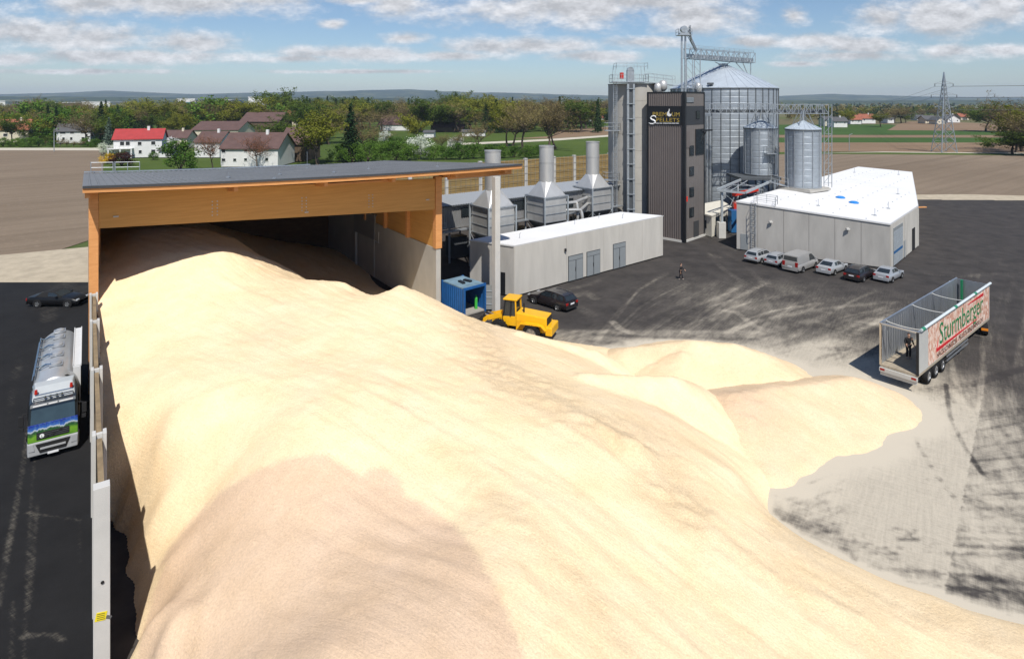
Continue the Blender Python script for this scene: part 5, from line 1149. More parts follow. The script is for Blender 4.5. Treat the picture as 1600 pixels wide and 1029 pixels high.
def car(style, label, loc, head, body_mat, group=None, soft=None, scale=1.0, name='parked_car', cat='car'):
    S = STYLES[style]; L, W = S['L'], S['W']; hw = W/2
    t = thing(name, label, cat, loc, math.atan2(head[1], head[0]), group); t.scale = (scale, scale, scale)
    zb = 0.24; b = MB(); secs = []
    for (x, z, k) in S['top']:
        h = hw*k; X = x*L; end = abs(x) > 0.47; lo = zb+(0.12 if end else 0)
        secs.append([(X,-h*.90,lo),(X,-h*.99,lo+.10),(X,-h,lo+.32 if z > lo+.5 else lo+.2),(X,-h*.985,z-.12),(X,-h*.90,z-.02),(X,-h*.5,z+.012),(X,h*.5,z+.012),(X,h*.90,z-.02),(X,h*.985,z-.12),(X,h,lo+.32 if z > lo+.5 else lo+.2),(X,h*.99,lo+.10),(X,h*.90,lo)])
    loft(b, secs); b.build('body', body_mat, t, smooth=38)
    cb = S['cab']; b = MB(); n = len(cb); vs = []; fs = []
    zl = min(cb[0][1], cb[-1][1])-0.05
    prof = [(x*L, z, hw*k) for x, z, k in cb]
    ring = lambda s: [(x, s*h, z) for x, z, h in prof]
    vs = ring(-1)+ring(1); fs = [tuple(range(n))[::-1], tuple(range(n,2*n))]+[(i,i+1,n+i+1,n+i) for i in range(n-1)]+[(n-1,0,n,2*n-1)]
    b.add(vs, fs); b.build('cabin', soft or body_mat, t, smooth=30)
    def side_pt(x, f, s):   # point on the cabin side: x along, f 0 at belt .. 1 at roof
        bx0, bz0, bh0 = prof[0]; bx1, bz1, bh1 = prof[-1]
        zbelt = bz0+(bz1-bz0)*(x-bx0)/(bx1-bx0); hbelt = bh0+(bh1-bh0)*(x-bx0)/(bx1-bx0)
        for (x0,z0,h0),(x1,z1,h1) in zip(prof[:-1], prof[1:]):
            if x0 <= x <= x1: u = (x-x0)/(x1-x0); zt, ht = z0+u*(z1-z0), h0+u*(h1-h0); break
        else: zt, ht = zbelt, hbelt
        return Vector((x, s*(hbelt+(ht-hbelt)*f+0.012), zbelt+(zt-zbelt)*f))
    xr, xf = prof[0][0], prof[-1][0]; x1_, x3_ = prof[1][0], prof[-2][0]
    xm = (x1_*0.45+x3_*0.55)
    spans = [(x1_+0.02, xm-0.05), (xm+0.05, x3_+ (xf-x3_)*0.55)] if style != 'van' else [(x3_-0.55, x3_+(xf-x3_)*0.6)]
    if style == 'wagon': spans = [(x1_+0.03, x1_+0.62), (x1_+0.70, xm+0.1), (xm+0.2, x3_+(xf-x3_)*0.55)]
    if style == 'cabrio': spans = [(xm+0.02, x3_+(xf-x3_)*0.5)]
    for s in (-1,1):
        for (a, c) in spans:
            b = MB(); N_ = 5; lo = [side_pt(a+(c-a)*i/N_, 0.10, s) for i in range(N_+1)]; hi = [side_pt(a+(c-a)*i/N_, 0.84, s) for i in range(N_+1)]
            b.add(lo+hi, [(i,i+1,N_+2+i,N_+1+i) for i in range(N_)]); b.build('side_window', M_GLASS, t)
    def cross(p, q, f0, f1, name, wd=0.86):
        b = MB(); u = Vector((q[0]-p[0],0,q[1]-p[1])); nn = Vector((-u.z,0,u.x)).normalized()
        if nn.z < 0: nn = -nn
        P_ = lambda f, s: Vector((p[0]+(q[0]-p[0])*f, s*wd*(p[2]+(q[2]-p[2])*f), p[1]+(q[1]-p[1])*f))+nn*0.012
        b.quad(P_(f0,-1),P_(f0,1),P_(f1,1),P_(f1,-1)); b.build(name, M_GLASS, t)
    cross(prof[0], prof[1], 0.14 if style != 'van' else 0.35, 0.88, 'rear_window'); cross(prof[-1], prof[-2], 0.08, 0.92, 'windscreen', 0.92)
    for x in S['wb']:
        for s in (-1,1):
            wheel(t, x*L, s*(hw-0.09), S['r'], 0.22)
            b = MB(); b.lathe([(S['r']+0.055,-0.02),(S['r']+0.055,0.02)], (x*L, s*(hw-0.022), S['r']), 24, Matrix.Rotation(math.pi/2,3,'X')); b.build('wheel_arch', M_UNDER, t)
    zt = S['top'][1][1]
    for s in (-1,1):
        b = MB(); hgt = 0.22 if style != 'van' else 0.5; b.box((-L*0.487, s*hw*0.74, zt-0.15 if style != 'van' else 0.95), (0.10,hw*0.32,hgt), None); b.build('tail_light', M_TAIL, t, bevel=0.02)
        b = MB(); b.box((L*0.462, s*hw*0.70, 0.64 if style != 'van' else 0.74), (0.16,hw*0.36,0.15)); b.build('headlight', M_HEAD, t, bevel=0.03)
        b = MB(); b.box((x3_+(xf-x3_)*0.62, s*(hw+0.06), 0.98 if style != 'van' else 1.2), (0.16,0.20,0.13)); b.build('mirror', body_mat, t, bevel=0.03)
    b = MB(); b.box((-L*0.5-0.005, 0, 0.62 if style in ('sedan','cabrio') else 0.70), (0.02,0.5,0.12)); b.build('number_plate', M_PLATE, t)
    b = MB(); b.box((-L*0.488, 0, 0.36), (0.12,W*0.88,0.20)); b.build('rear_bumper', M_UNDER if style == 'wagon' else body_mat, t, bevel=0.03)
    b = MB(); b.box((L*0.485, 0, 0.42), (0.06,W*0.5,0.20)); b.build('front_grille', M_UNDER, t)
    if style == 'wagon':
        for s in (-1,1): b = MB(); b.bar((x1_+0.1,s*hw*0.66,1.47),(x3_-0.1,s*hw*0.66,1.49),0.04); b.build('roof_rail', M_CHROME, t)
    return t
def hd(a, b_): v = (b_-a); v.z = 0; return v.normalized()
PK = 'cars parked along the concrete hall'
def place(rear, front, style, label, mat, L, **kw):
    h = hd(rear, front); return car(style, label, rear+h*(L/2), h, mat, **kw)
h0 = Vector((0.776,0.63,0))
for (px_, py_, st, lab, mt, sc) in ((1172.5,411.5,'wagon','silver estate car parked leftmost in front of the concrete hall',P_SILVER,1.0),(1204,417,'wagon','silver estate car with roof rails between leftmost estate and van',P_SILVER2,0.97),(1234,426,'van','silver panel van parked among the cars by the concrete hall',P_WARM,1.04),(1286,430,'sedan','silver saloon parked between the silver van and the black estate',P_SILVER,1.0),(1330,440.5,'wagon','black estate car parked among silver cars by the concrete hall',P_DKGREY,1.0),(1376,441.5,'sedan','silver saloon parked rightmost at the corner of the concrete hall',P_SILVER2,0.97)):
    r_ = G(px_, py_); S = STYLES[st]; car(st, lab, r_+h0*(S['L']*sc/2), h0, mt, PK, scale=sc, name='parked_van' if st == 'van' else 'parked_car', cat='van' if st == 'van' else 'car')
r_, f_ = G(890,485), G(836,468.5); car('wagon', 'dark purple-black estate car parked alone beside the low annex', (r_+f_)/2, hd(r_, f_), P_DKGREY, scale=1.06)
r_, f_ = G(52,475.5), G(131,475.5); car('cabrio', 'black convertible with soft top parked behind the silver tank truck', (r_+f_)/2, hd(r_, f_), P_BLACK, soft=flat('soft_top_fabric',(0.012,0.012,0.013),0.9), scale=1.05)

# --- yellow wheel loader
M_LY = material('loader_yellow', (0.78,0.42,0.008), 0.42, var=0.06, scale=1.5, coat=0.2)
lr, lf = G(856,530), G(742,514); lh = hd(lr, lf); lo_ = G(838,529)
ld_ = thing('wheel_loader', 'yellow wheel loader working behind the sawdust heap', 'loader', lo_ + Vector((-0.1,0.35,0)), math.atan2(lh.y, lh.x)); ld_.scale = (0.94,0.94,0.94)
b = MB(); b.hexa([(-1.3,-0.85,0.75),(1.5,-0.85,0.75),(1.5,0.85,0.75),(-1.3,0.85,0.75),(-1.3,-0.80,2.05),(1.5,-0.80,2.25),(1.5,0.80,2.25),(-1.3,0.80,2.05)]); b.build('engine_hood', M_LY, ld_, bevel=0.08)
b = MB(); b.box((-1.55,0,1.0), (0.6,2.1,0.75)); b.build('counterweight', M_LY, ld_, bevel=0.08)
b = MB(); b.box((-1.32,0,1.62), (0.04,1.3,0.75)); b.build('rear_grille', M_UNDER, ld_)
for s in (-1,1):
    b = MB(); b.hexa([(-0.95,s*0.86,1.45),(0.95,s*0.86,1.45),(0.95,s*1.3,1.45),(-0.95,s*1.3,1.45),(-0.6,s*0.86,1.58),(0.6,s*0.86,1.58),(0.6,s*1.3,1.58),(-0.6,s*1.3,1.58)]); b.bar((-0.9,s*1.08,1.5),(-1.35,s*1.08,1.1),0.42,0.08); b.bar((0.9,s*1.08,1.5),(1.3,s*1.08,0.95),0.42,0.08); b.build('fender', M_LY, ld_)
    b = MB(); b.bar((0.55,s*0.82,1.35),(1.4,s*0.82,1.35),0.02,0.5); b.build('hood_panel', flat('loader_yellow_panel',(0.70,0.37,0.01)), ld_)
# cab
cbx = (1.5, 2.75)
b = MB(); b.hexa([(1.5,-0.72,1.0),(2.75,-0.72,1.0),(2.75,0.72,1.0),(1.5,0.72,1.0),(1.5,-0.72,1.85),(2.75,-0.72,1.75),(2.75,0.72,1.75),(1.5,0.72,1.85)]); cabl = b.build('cab', M_LY, ld_, bevel=0.03)
for (x0, x1_) in ((1.52,1.58),(2.05,2.0),(2.72,2.55)):
    for s in (-1,1): b = MB(); b.bar((x0,s*0.70,1.8),(x1_,s*0.66,3.2),0.10); b.build('cab_pillar', M_LY if x0 < 1.6 else M_BLACK, cabl)
M_CABGLASS = glass_mat('cab_glass', (0.03,0.035,0.035))
b = MB(); b.hexa([(1.56,-0.66,1.85),(2.7,-0.66,1.75),(2.7,0.66,1.75),(1.56,0.66,1.85),(1.6,-0.62,3.2),(2.54,-0.62,3.2),(2.54,0.62,3.2),(1.6,0.62,3.2)]); b.build('cab_glazing', M_CABGLASS, cabl)
b = MB(); b.box((2.08,0,3.27), (1.3,1.5,0.14)); b.build('cab_roof', M_LY, cabl, bevel=0.04)
b = MB(); b.tube([(0.9,0.35,2.2),(0.9,0.35,3.0)], 0.07, 10); b.build('exhaust_pipe', M_UNDER, ld_)
b = MB(); b.box((3.1,0,1.15), (1.6,0.9,0.8)); b.build('front_frame', M_LY, ld_, bevel=0.06)
for s in (-1,1):
    b = MB(); b.bar((3.0,s*0.42,1.75),(4.3,s*0.42,1.35),0.14,0.42); b.bar((4.3,s*0.42,1.4),(5.1,s*0.42,0.75),0.14,0.34); b.build('lift_arm', M_LY, ld_)
    b = MB(); b.tube([(3.3,s*0.22,1.3),(4.6,s*0.3,1.6)], 0.07, 8); b.build('hydraulic_ram', M_CHROME, ld_)
b = MB()
for y in (-0.75,0,0.75): b.bar((4.7,y,1.5),(5.3,y,0.6),0.10,0.24); b.bar((5.2,y,0.6),(6.2,y,0.45),0.10,0.14)
b.bar((4.8,-0.9,1.2),(4.8,0.9,1.2),0.12); b.bar((5.25,-0.9,0.62),(5.25,0.9,0.62),0.12); b.build('fork_carriage', M_UNDER, ld_)
for x in (0.0, 3.05):
    for s in (-1,1):
        w_ = wheel(ld_, x, s*1.02, 0.74, 0.55)
        b = MB()
        for k in range(20):
            a = 2*math.pi*k/20
            for ss in (-1,1): b.bar((math.cos(a)*0.75,ss*0.02,math.sin(a)*0.75),(math.cos(a+0.22)*0.75,ss*0.27,math.sin(a+0.22)*0.75),0.10,0.07,up=(math.cos(a),0,math.sin(a)))
        stuff(b.build('tread_lugs', M_TYRE, w_))

# --- silver tank truck in the lane on the left
tf = Vector((gx(83,33.3),33.3,0)); tk = thing('tank_truck', 'silver silo tank truck with painted landscape front beside the storage wall', 'truck', tf, math.atan2(-0.819,0.574)); tk.scale = (0.97,0.93,1.0)
M_TANK = material('brushed_tank_aluminium', (0.50,0.52,0.54), 0.34, 0.5, var=0.08, scale=1.5, stretch=(0.3,1,1)); M_CABP = paint('truck_dark_paint', (0.020,0.026,0.032), 0.3); M_LGREY = flat('light_grey_plastic', (0.38,0.39,0.40), 0.5)
b = MB(); b.hexa([(-2.2,-1.22,0.95),(-0.05,-1.22,0.95),(-0.05,1.22,0.95),(-2.2,1.22,0.95),(-2.2,-1.20,3.05),(-0.42,-1.16,2.98),(-0.42,1.16,2.98),(-2.2,1.20,3.05)]); cabt = b.build('cab', M_CABP, tk, bevel=0.10)
b = MB(); b.hexa([(-2.15,-1.1,3.0),(-0.7,-1.05,2.98),(-0.7,1.05,2.98),(-2.15,1.1,3.0),(-2.15,-1.0,3.55),(-1.5,-0.9,3.5),(-1.5,0.9,3.5),(-2.15,1.0,3.55)]); b.build('roof_deflector', flat('truck_roof_grey',(0.40,0.43,0.45),0.4), cabt, bevel=0.06)
b = MB(); b.quad(Vector((-0.062,-1.06,1.98)),Vector((-0.062,1.06,1.98)),Vector((-0.36,1.02,2.86)),Vector((-0.36,-1.02,2.86))); b.build('windscreen', glass_mat('truck_glass',(0.03,0.05,0.06)), cabt)
b = MB(); b.hexa([(-0.42,-1.1,2.86),(-0.20,-1.08,2.86),(-0.20,1.08,2.86),(-0.42,1.1,2.86),(-0.48,-1.1,3.02),(-0.30,-1.06,3.0),(-0.30,1.06,3.0),(-0.48,1.1,3.02)]); vz = b.build('sun_visor', M_CABP, cabt)
for y0, y1 in ((-0.95,-0.30),(-0.22,0.20),(0.28,0.95)): b = MB(); b.bar((-0.198,y0,2.93),(-0.198,y1,2.93),0.01,0.07); b.build('visor_print', M_SWHITE, vz)
# painted landscape on the front panel
m, nt, p = new_mat('painted_landscape', 0.35, 0.5); tcn = nd(nt,'ShaderNodeTexCoord'); sp_ = nd(nt,'ShaderNodeSeparateXYZ'); nt.links.new(tcn.outputs['Object'], sp_.inputs[0])
nzz = noise_node(nt, 3.2, 4, 0.6, (0,1,0.15)); nz2 = noise_node(nt, 9, 3, 0.6)
hh = mth(nt,'ADD', sp_.outputs[2], mth(nt,'MULTIPLY', mth(nt,'SUBTRACT', nzz, 0.5), 0.5))
fac = mth(nt,'DIVIDE', mth(nt,'SUBTRACT', hh, 1.05), 0.95, clamp=True)
cl_ = ramp(nt, fac, [(0.0,(0.10,0.28,0.02)),(0.35,(0.16,0.36,0.03)),(0.50,(0.02,0.10,0.03)),(0.62,(0.03,0.09,0.05)),(0.70,(0.55,0.62,0.70)),(0.76,(0.05,0.16,0.50)),(1.0,(0.01,0.03,0.28))])
nt.links.new(mixc(nt, mth(nt,'MULTIPLY', mth(nt,'SUBTRACT', nz2, 0.5, clamp=True), 1.2), cl_, (0.35,0.5,0.12)), p.inputs['Base Color']); M_MURAL = m
b = MB(); b.box((-0.03,0,1.53), (0.06,2.36,0.94)); b.build('front_panel', M_MURAL, cabt, bevel=0.02)
b = MB(); b.box((0.005,0,1.36), (0.05,1.55,0.36)); gr = b.build('grille', M_UNDER, cabt)
for k in range(3): b = MB(); b.bar((0.035,-0.74,1.26+0.1*k),(0.035,0.74,1.26+0.1*k),0.02,0.02); b.build('grille_bar', M_DGREY, gr)
b = MB(); b.bar((0.045,0.45,1.50),(0.045,-0.42,1.22),0.02,0.045); b.lathe([(0.075,0),(0.075,0.02)], (0.05,0,1.36), 14, Matrix.Rotation(math.pi/2,3,'Y')); b.build('grille_emblem', M_CHROME, gr)
b = MB(); b.lathe([(0.11,0),(0.11,0.012)], (0.035,-0.52,1.36), 16, Matrix.Rotation(math.pi/2,3,'Y')); rb = b.build('round_badge', M_SWHITE, gr)
b = MB(); b.bar((0.052,-0.545,1.42),(0.052,-0.545,1.30),0.012,0.022); b.bar((0.052,-0.55,1.305),(0.052,-0.48,1.305),0.012,0.022); b.build('badge_letter', flat('badge_green',(0.02,0.2,0.06)), rb)
b = MB(); b.hexa([(-0.5,-1.25,0.32),(0.02,-1.18,0.32),(0.02,1.18,0.32),(-0.5,1.25,0.32),(-0.5,-1.25,1.05),(0.05,-1.2,1.05),(0.05,1.2,1.05),(-0.5,1.25,1.05)]); bm_ = b.build('bumper', M_LGREY, cabt, bevel=0.05)
b = MB(); b.hexa([(0.0,-0.62,0.45),(0.05,-0.62,0.45),(0.05,0.62,0.45),(0.0,0.62,0.45),(0.0,-0.82,0.95),(0.075,-0.82,0.95),(0.075,0.82,0.95),(0.0,0.82,0.95)]); b.build('lower_grille', M_UNDER, bm_)
b = MB(); b.bar((0.09,-0.6,0.70),(0.09,0.6,0.70),0.03,0.10); b.build('grille_bar', M_LGREY, bm_)
for s in (-1,1):
    b = MB(); b.hexa([(-0.1,s*0.86,0.62),(0.07,s*0.86,0.62),(0.05,s*1.14,0.62),(-0.1,s*1.14,0.62),(-0.1,s*0.92,0.98),(0.07,s*0.92,0.98),(0.05,s*1.18,0.98),(-0.1,s*1.18,0.98)]); b.build('headlight', M_HEAD, bm_)
    b = MB(); b.bar((-0.35,s*1.2,2.6),(-0.30,s*1.48,2.55),0.05); b.box((-0.30,s*1.50,2.25), (0.14,0.24,0.55)); b.box((-0.30,s*1.48,1.80), (0.14,0.22,0.22)); b.build('mirror', M_UNDER, cabt, bevel=0.02)
    b = MB(); b.quad(Vector((-1.5,s*1.222,2.0)),Vector((-0.35,s*1.222,1.95)),Vector((-0.55,s*1.195,2.8)),Vector((-1.5,s*1.205,2.85))); b.build('side_window', M_GLASS, cabt)
    b = MB(); b.lathe([(0.09,0),(0.07,0.22)], (-1.0,s*0.85,3.30), 10); b.build('beacon', flat('beacon_red',(0.45,0.02,0.01),0.3), cabt)
    b = MB(); b.bar((-0.55,s*0.3,2.0),(-0.25,s*0.55,2.03),0.03); b.build('wiper', M_UNDER, cabt)
b = MB(); b.tube([(-0.72,-0.95,3.05),(-0.70,-0.95,3.16),(-0.70,0.95,3.16),(-0.72,0.95,3.05)], 0.035, 8); b.tube([(-1.0,-0.9,3.22),(-1.0,0.9,3.22)], 0.03, 8)
for s in (-0.4,-0.15,0.15,0.4): b.lathe([(0.07,0),(0.05,0.1)], (-0.66,s,3.12), 8)
b.build('light_bar', M_CHROME, cabt, smooth=40)
b = MB(); b.box((0.055,0,0.36), (0.02,0.52,0.12)); b.build('number_plate', M_PLATE, cabt)
# chassis, tank and fittings
b = MB(); b.box((-6.6,0,0.85), (9.6,0.9,0.3)); b.build('chassis', M_UNDER, tk)
RX = Matrix.Rotation(math.pi/2,3,'Y')
b = MB(); b.lathe([(0.05,-0.42),(0.75,-0.34),(1.08,-0.12),(1.22,0.30),(1.22,8.5),(1.1,8.75),(0.7,8.95),(0.05,9.0)], (-2.95,0,2.32), 40, Matrix.Rotation(-math.pi/2,3,'Y')); b.build('tank', M_TANK, tk, smooth=35)
for k, x in enumerate((-4.5,-6.3,-8.1,-9.9,-11.2)):
    b = MB(); b.box((x,-0.02,3.56), (0.62,0.72,0.05)); b.lathe([(0.28,0),(0.28,0.12),(0.2,0.16),(0.02,0.17)], (x,0,3.55), 16); h_ = b.build('hatch', M_TANK, tk, smooth=35)
    b = MB(); b.bar((x+0.36,-0.35,3.6),(x+0.36,0.35,3.6),0.03); b.bar((x-0.36,-0.35,3.6),(x-0.36,0.35,3.6),0.03); b.build('hatch_rail', M_CHROME, h_)
    if k < 4: b = MB(); b.tube([(x+0.1,-0.15,3.62),(x-0.2,-0.55,3.60),(x-0.35,-0.85,3.42),(x-0.9,-1.05,3.30)], 0.055, 8); b.build('vent_pipe', M_CHROME, tk, smooth=40)
b = MB(); b.tube([(-4.2,-1.12,3.15),(-11.4,-1.12,3.2)], 0.06, 8); b.tube([(-4.2,-1.22,2.95),(-11.4,-1.22,2.95)], 0.04, 8); b.build('side_pipe', M_CHROME, tk, smooth=40)
b = MB(); b.box((-7.6,1.10,3.46), (7.6,0.46,0.08)); b.bar((-11.4,0.9,3.5),(-3.8,0.9,3.5),0.05,0.14); b.bar((-11.4,1.32,3.5),(-3.8,1.32,3.5),0.05,0.14); b.bar((-3.8,1.1,3.42),(-3.8,1.1,1.2),0.4,0.06); b.build('walkway', flat('walkway_white',(0.60,0.61,0.62),0.5), tk)
b = MB(); b.tube([(-2.9,0.2,3.25),(-3.0,0.6,3.28),(-3.05,0.95,3.0),(-3.0,1.15,2.4),(-3.0,1.18,1.4)], 0.07, 10); b.build('suction_hose', M_UNDER, tk, smooth=40)
b = MB(); b.tube([(-2.4,-1.0,0.9),(-2.4,-1.02,3.0),(-2.5,-1.05,3.25)], 0.09, 10); b.build('exhaust_pipe', M_CHROME, tk, smooth=40)
b = MB(); b.box((-4.0,1.05,0.85), (1.3,0.4,0.6)); b.build('fuel_tank', M_TANK, tk, bevel=0.05)
for x in (-1.3,-8.2,-9.6):
    for s in (-1,1):
        wheel(tk, x, s*1.08, 0.5, 0.32 if x > -2 else 0.5)
        b = MB(); a_ = [math.radians(k) for k in range(10,171,20)]; rr_ = 0.58
        P_ = [Vector((x+math.cos(a)*rr_, 0, 0.5+math.sin(a)*rr_)) for a in a_]
        for u_, v_ in zip(P_[:-1], P_[1:]): b.bar(u_+Vector((0,s*1.05,0)), v_+Vector((0,s*1.05,0)), 0.5, 0.03)
        b.build('mudguard', M_UNDER, tk)
b = MB(); b.box((-11.75,0,0.75), (0.12,2.3,0.22)); b.build('rear_bumper', M_LGREY, tk)

# --- open walking-floor trailer on the right, with its tractor unit
rr = G(1434.4,586.6,1.2); rr.z = 0; th_ = Vector((0.775,0.632,0)); tl_ = Vector((-0.632,0.775,0)); TW, TLn, TZ0, TZ1 = 2.3, 17.1, 1.22, 4.02
trl = thing('open_trailer', 'open-topped silver moving-floor trailer with wood chip banner, its rear doors open', 'trailer', rr+tl_*(TW/2), math.atan2(th_.y, th_.x))
M_ALU = material('trailer_aluminium', (0.46,0.49,0.53), 0.34, 0.75, var=0.10, scale=1.0, stretch=(1,1,0.4)); M_SIDE = flat('trailer_side_grey', (0.46,0.46,0.44), 0.5)
h = TW/2
b = MB(); b.box2((0,h-0.06,TZ0),(TLn,h,TZ1)); sl = b.build('side_wall', M_ALU, trl)
for k in range(38): b = MB(); b.box((0.3+k*0.445, h-0.075, (TZ0+TZ1)/2), (0.035,0.03,TZ1-TZ0-0.2)); b.build('wall_rib', M_ALU, sl)
b = MB(); b.box2((0,-h,TZ0),(TLn,-h+0.06,TZ1)); sr_ = b.build('side_wall', M_SIDE, trl)
b = MB(); b.box2((TLn-0.06,-h+0.061,TZ0),(TLn,h-0.061,TZ1)); b.build('front_wall', M_ALU, trl)
b = MB(); b.box2((0,-h,TZ0-0.16),(TLn,h,TZ0-0.003)); b.build('floor', material('dusty_trailer_floor',(0.34,0.29,0.22),0.8,var=0.2,scale=1.5,stretch=(0.3,2,1)), trl)
for s in (-1,1):
    b = MB(); b.box((0.03,s*(h-0.03),(TZ0+TZ1)/2), (0.12,0.13,TZ1-TZ0+0.1)); b.build('rear_post', M_CHROME if s > 0 else M_UNDER, trl)
    b = MB(); b.bar((0,s*h,TZ1+0.03),(TLn,s*h,TZ1+0.03),0.11,0.10); b.build('top_rail', M_ALU, trl)
b = MB(); b.bar((0.03,-h,TZ1+0.03),(0.03,h,TZ1+0.03),0.12,0.12); b.build('rear_header', M_ALU, trl)
for x in (1.0,6.2,10.6):
    b = MB(); b.tube([(x,h*math.cos(math.pi*k/10)*0.98,TZ1+0.02-0.16*math.sin(math.pi*k/10)) for k in range(11)], 0.045, 8); b.build('roof_bow', M_SIDE, trl, smooth=50)
b = MB(); b.tube([(0.4,-h-0.06,TZ1+0.12)]+[(x,-h-0.06,TZ1+0.12) for x in (4,8,12)]+[(TLn,-h-0.06,TZ1+0.12)], 0.10, 10); b.build('rolled_tarpaulin', flat('tarpaulin_pale',(0.55,0.60,0.62),0.5), trl, smooth=40)
for x in (0.5,7.4,12.4): b = MB(); b.tube([(x,-h-0.06,TZ1+0.12),(x+0.5,-h-0.06,TZ1+0.12)], 0.115, 10); b.build('tarpaulin_strap', flat('strap_green',(0.03,0.22,0.13)), trl)
b = MB(); b.box((TLn-0.3,0.72,2.7), (0.16,0.16,2.7)); b.build('front_ladder_post', flat('post_green',(0.02,0.22,0.10)), trl)
b = MB(); b.box((-0.08,0,0.92), (0.16,TW,0.26)); b.box((-0.04,0,0.66), (0.1,TW*0.96,0.22)); b.build('rear_bumper', M_SIDE, trl)
for s in (-1,1): b = MB(); b.box((-0.15,s*(h-0.2),0.95), (0.04,0.28,0.14)); b.build('tail_light', M_TAIL, trl)
# banner printed with wood chips, then the lettering
m, nt, p = new_mat('woodchip_print', 0.5, 0.3); tcn = nd(nt,'ShaderNodeTexCoord'); mp_ = nd(nt,'ShaderNodeMapping'); mp_.inputs['Scale'].default_value = (3.6,1,2.2); mp_.inputs['Rotation'].default_value = (0,0.5,0); nt.links.new(tcn.outputs['Object'], mp_.inputs[0])
vo = nd(nt,'ShaderNodeTexVoronoi'); vo.inputs['Scale'].default_value = 1.7; nt.links.new(mp_.outputs[0], vo.inputs['Vector']); spc = nd(nt,'ShaderNodeSeparateColor'); nt.links.new(vo.outputs['Color'], spc.inputs[0])
nt.links.new(ramp(nt, spc.outputs[0], [(0.0,(0.48,0.22,0.15)),(0.35,(0.66,0.40,0.30)),(0.65,(0.74,0.56,0.46)),(0.85,(0.80,0.72,0.64)),(1.0,(0.55,0.30,0.22))]), p.inputs['Base Color']); M_CHIP = m
b = MB(); b.box2((2.0,-h-0.012,TZ0+0.06),(TLn-0.15,-h-0.002,TZ1-0.05)); ban = b.build('banner', M_CHIP, trl)
M_LGREEN = flat('print_green', (0.02,0.19,0.07), 0.5); M_LRED = flat('print_red', (0.55,0.02,0.03), 0.5); M_LBLK = flat('print_dark', (0.06,0.04,0.035), 0.5)
lettering('Sturmberger', 2.15, M_LGREEN, ban, frame_matrix((4.2,-h-0.02,TZ0+0.98), (1,0,0), (0,0,1)), shear=0.0, width=10.8, extrude=0.006)
lettering('HACKSCHNITZEL  PELLETS-RINDENMULCH', 0.52, M_LBLK, ban, frame_matrix((3.7,-h-0.02,TZ0+0.16), (1,0,0), (0,0,1)), width=11.2, extrude=0.006)
b = MB(); b.hexa([(3.6,-h-0.03,TZ0+0.60),(13.6,-h-0.03,TZ0+0.70),(13.6,-h-0.013,TZ0+0.70),(3.6,-h-0.013,TZ0+0.60),(3.6,-h-0.03,TZ0+0.84),(13.6,-h-0.03,TZ0+0.74),(13.6,-h-0.013,TZ0+0.74),(3.6,-h-0.013,TZ0+0.84)]); b.build('red_stripe', M_LRED, ban)
b = MB(); b.hexa([(10.9,-h-0.03,TZ1-0.42),(15.2,-h-0.03,TZ1-0.55),(15.2,-h-0.013,TZ1-0.55),(10.9,-h-0.013,TZ1-0.42),(10.9,-h-0.03,TZ1-0.38),(15.2,-h-0.03,TZ1-0.30),(15.2,-h-0.013,TZ1-0.30),(10.9,-h-0.013,TZ1-0.38)]); b.build('red_stripe', M_LRED, ban)
b = MB(); b.hexa([(3.6,-h-0.03,TZ0+0.845),(3.72,-h-0.03,TZ0+0.845),(3.72,-h-0.013,TZ0+0.845),(3.6,-h-0.013,TZ0+0.845),(3.98,-h-0.03,TZ0+1.35),(4.04,-h-0.03,TZ0+1.35),(4.04,-h-0.013,TZ0+1.35),(3.98,-h-0.013,TZ0+1.35)]); b.build('red_stripe', M_LRED, ban)
b = MB(); b.box((8.5,0,0.95), (16.8,0.9,0.22)); b.build('chassis', M_UNDER, trl)
for x in (2.2,3.65,5.1):
    for s in (-1,1): wheel(trl, x, s*(h-0.2), 0.55, 0.42)
for z in (0.52,0.82): b = MB(); b.bar((6.1,-h+0.06,z),(11.3,-h+0.06,z),0.05,0.13); b.build('side_guard', M_ALU, trl)
for x in (6.4,8.6,10.9): b = MB(); b.bar((x,-h+0.08,0.45),(x,-h+0.08,1.05),0.06); b.build('guard_post', M_UNDER, trl)
for x in (9.8,): 
    for s in (-1,1): b = MB(); b.bar((x,s*0.7,0.1),(x,s*0.7,1.0),0.14); b.box((x,s*0.7,0.05),(0.4,0.4,0.08)); b.build('support_leg', M_UNDER, trl)
ta = math.atan2(th_.y, th_.x)+math.radians(20); kp = rr+tl_*(TW/2)+th_*(TLn-1.1)
tr = thing('tractor_unit', 'tractor unit coupled under the front of the open trailer', 'truck', kp, ta)
b = MB(); b.box((0.9,0,0.85), (5.2,0.9,0.3)); b.build('chassis', M_UNDER, tr)
b = MB(); b.hexa([(1.9,-1.2,0.9),(3.9,-1.2,0.9),(3.9,1.2,0.9),(1.9,1.2,0.9),(1.9,-1.15,3.3),(3.6,-1.1,3.25),(3.6,1.1,3.25),(1.9,1.15,3.3)]); ct_ = b.build('cab', flat('white_cab_paint',(0.6,0.6,0.6),0.35,coat=0.5), tr, bevel=0.10)
b = MB(); b.quad(Vector((3.88,-1.08,1.9)),Vector((3.88,1.08,1.9)),Vector((3.69,1.02,2.9)),Vector((3.69,-1.02,2.9))); b.build('windscreen', M_GLASS, ct_)
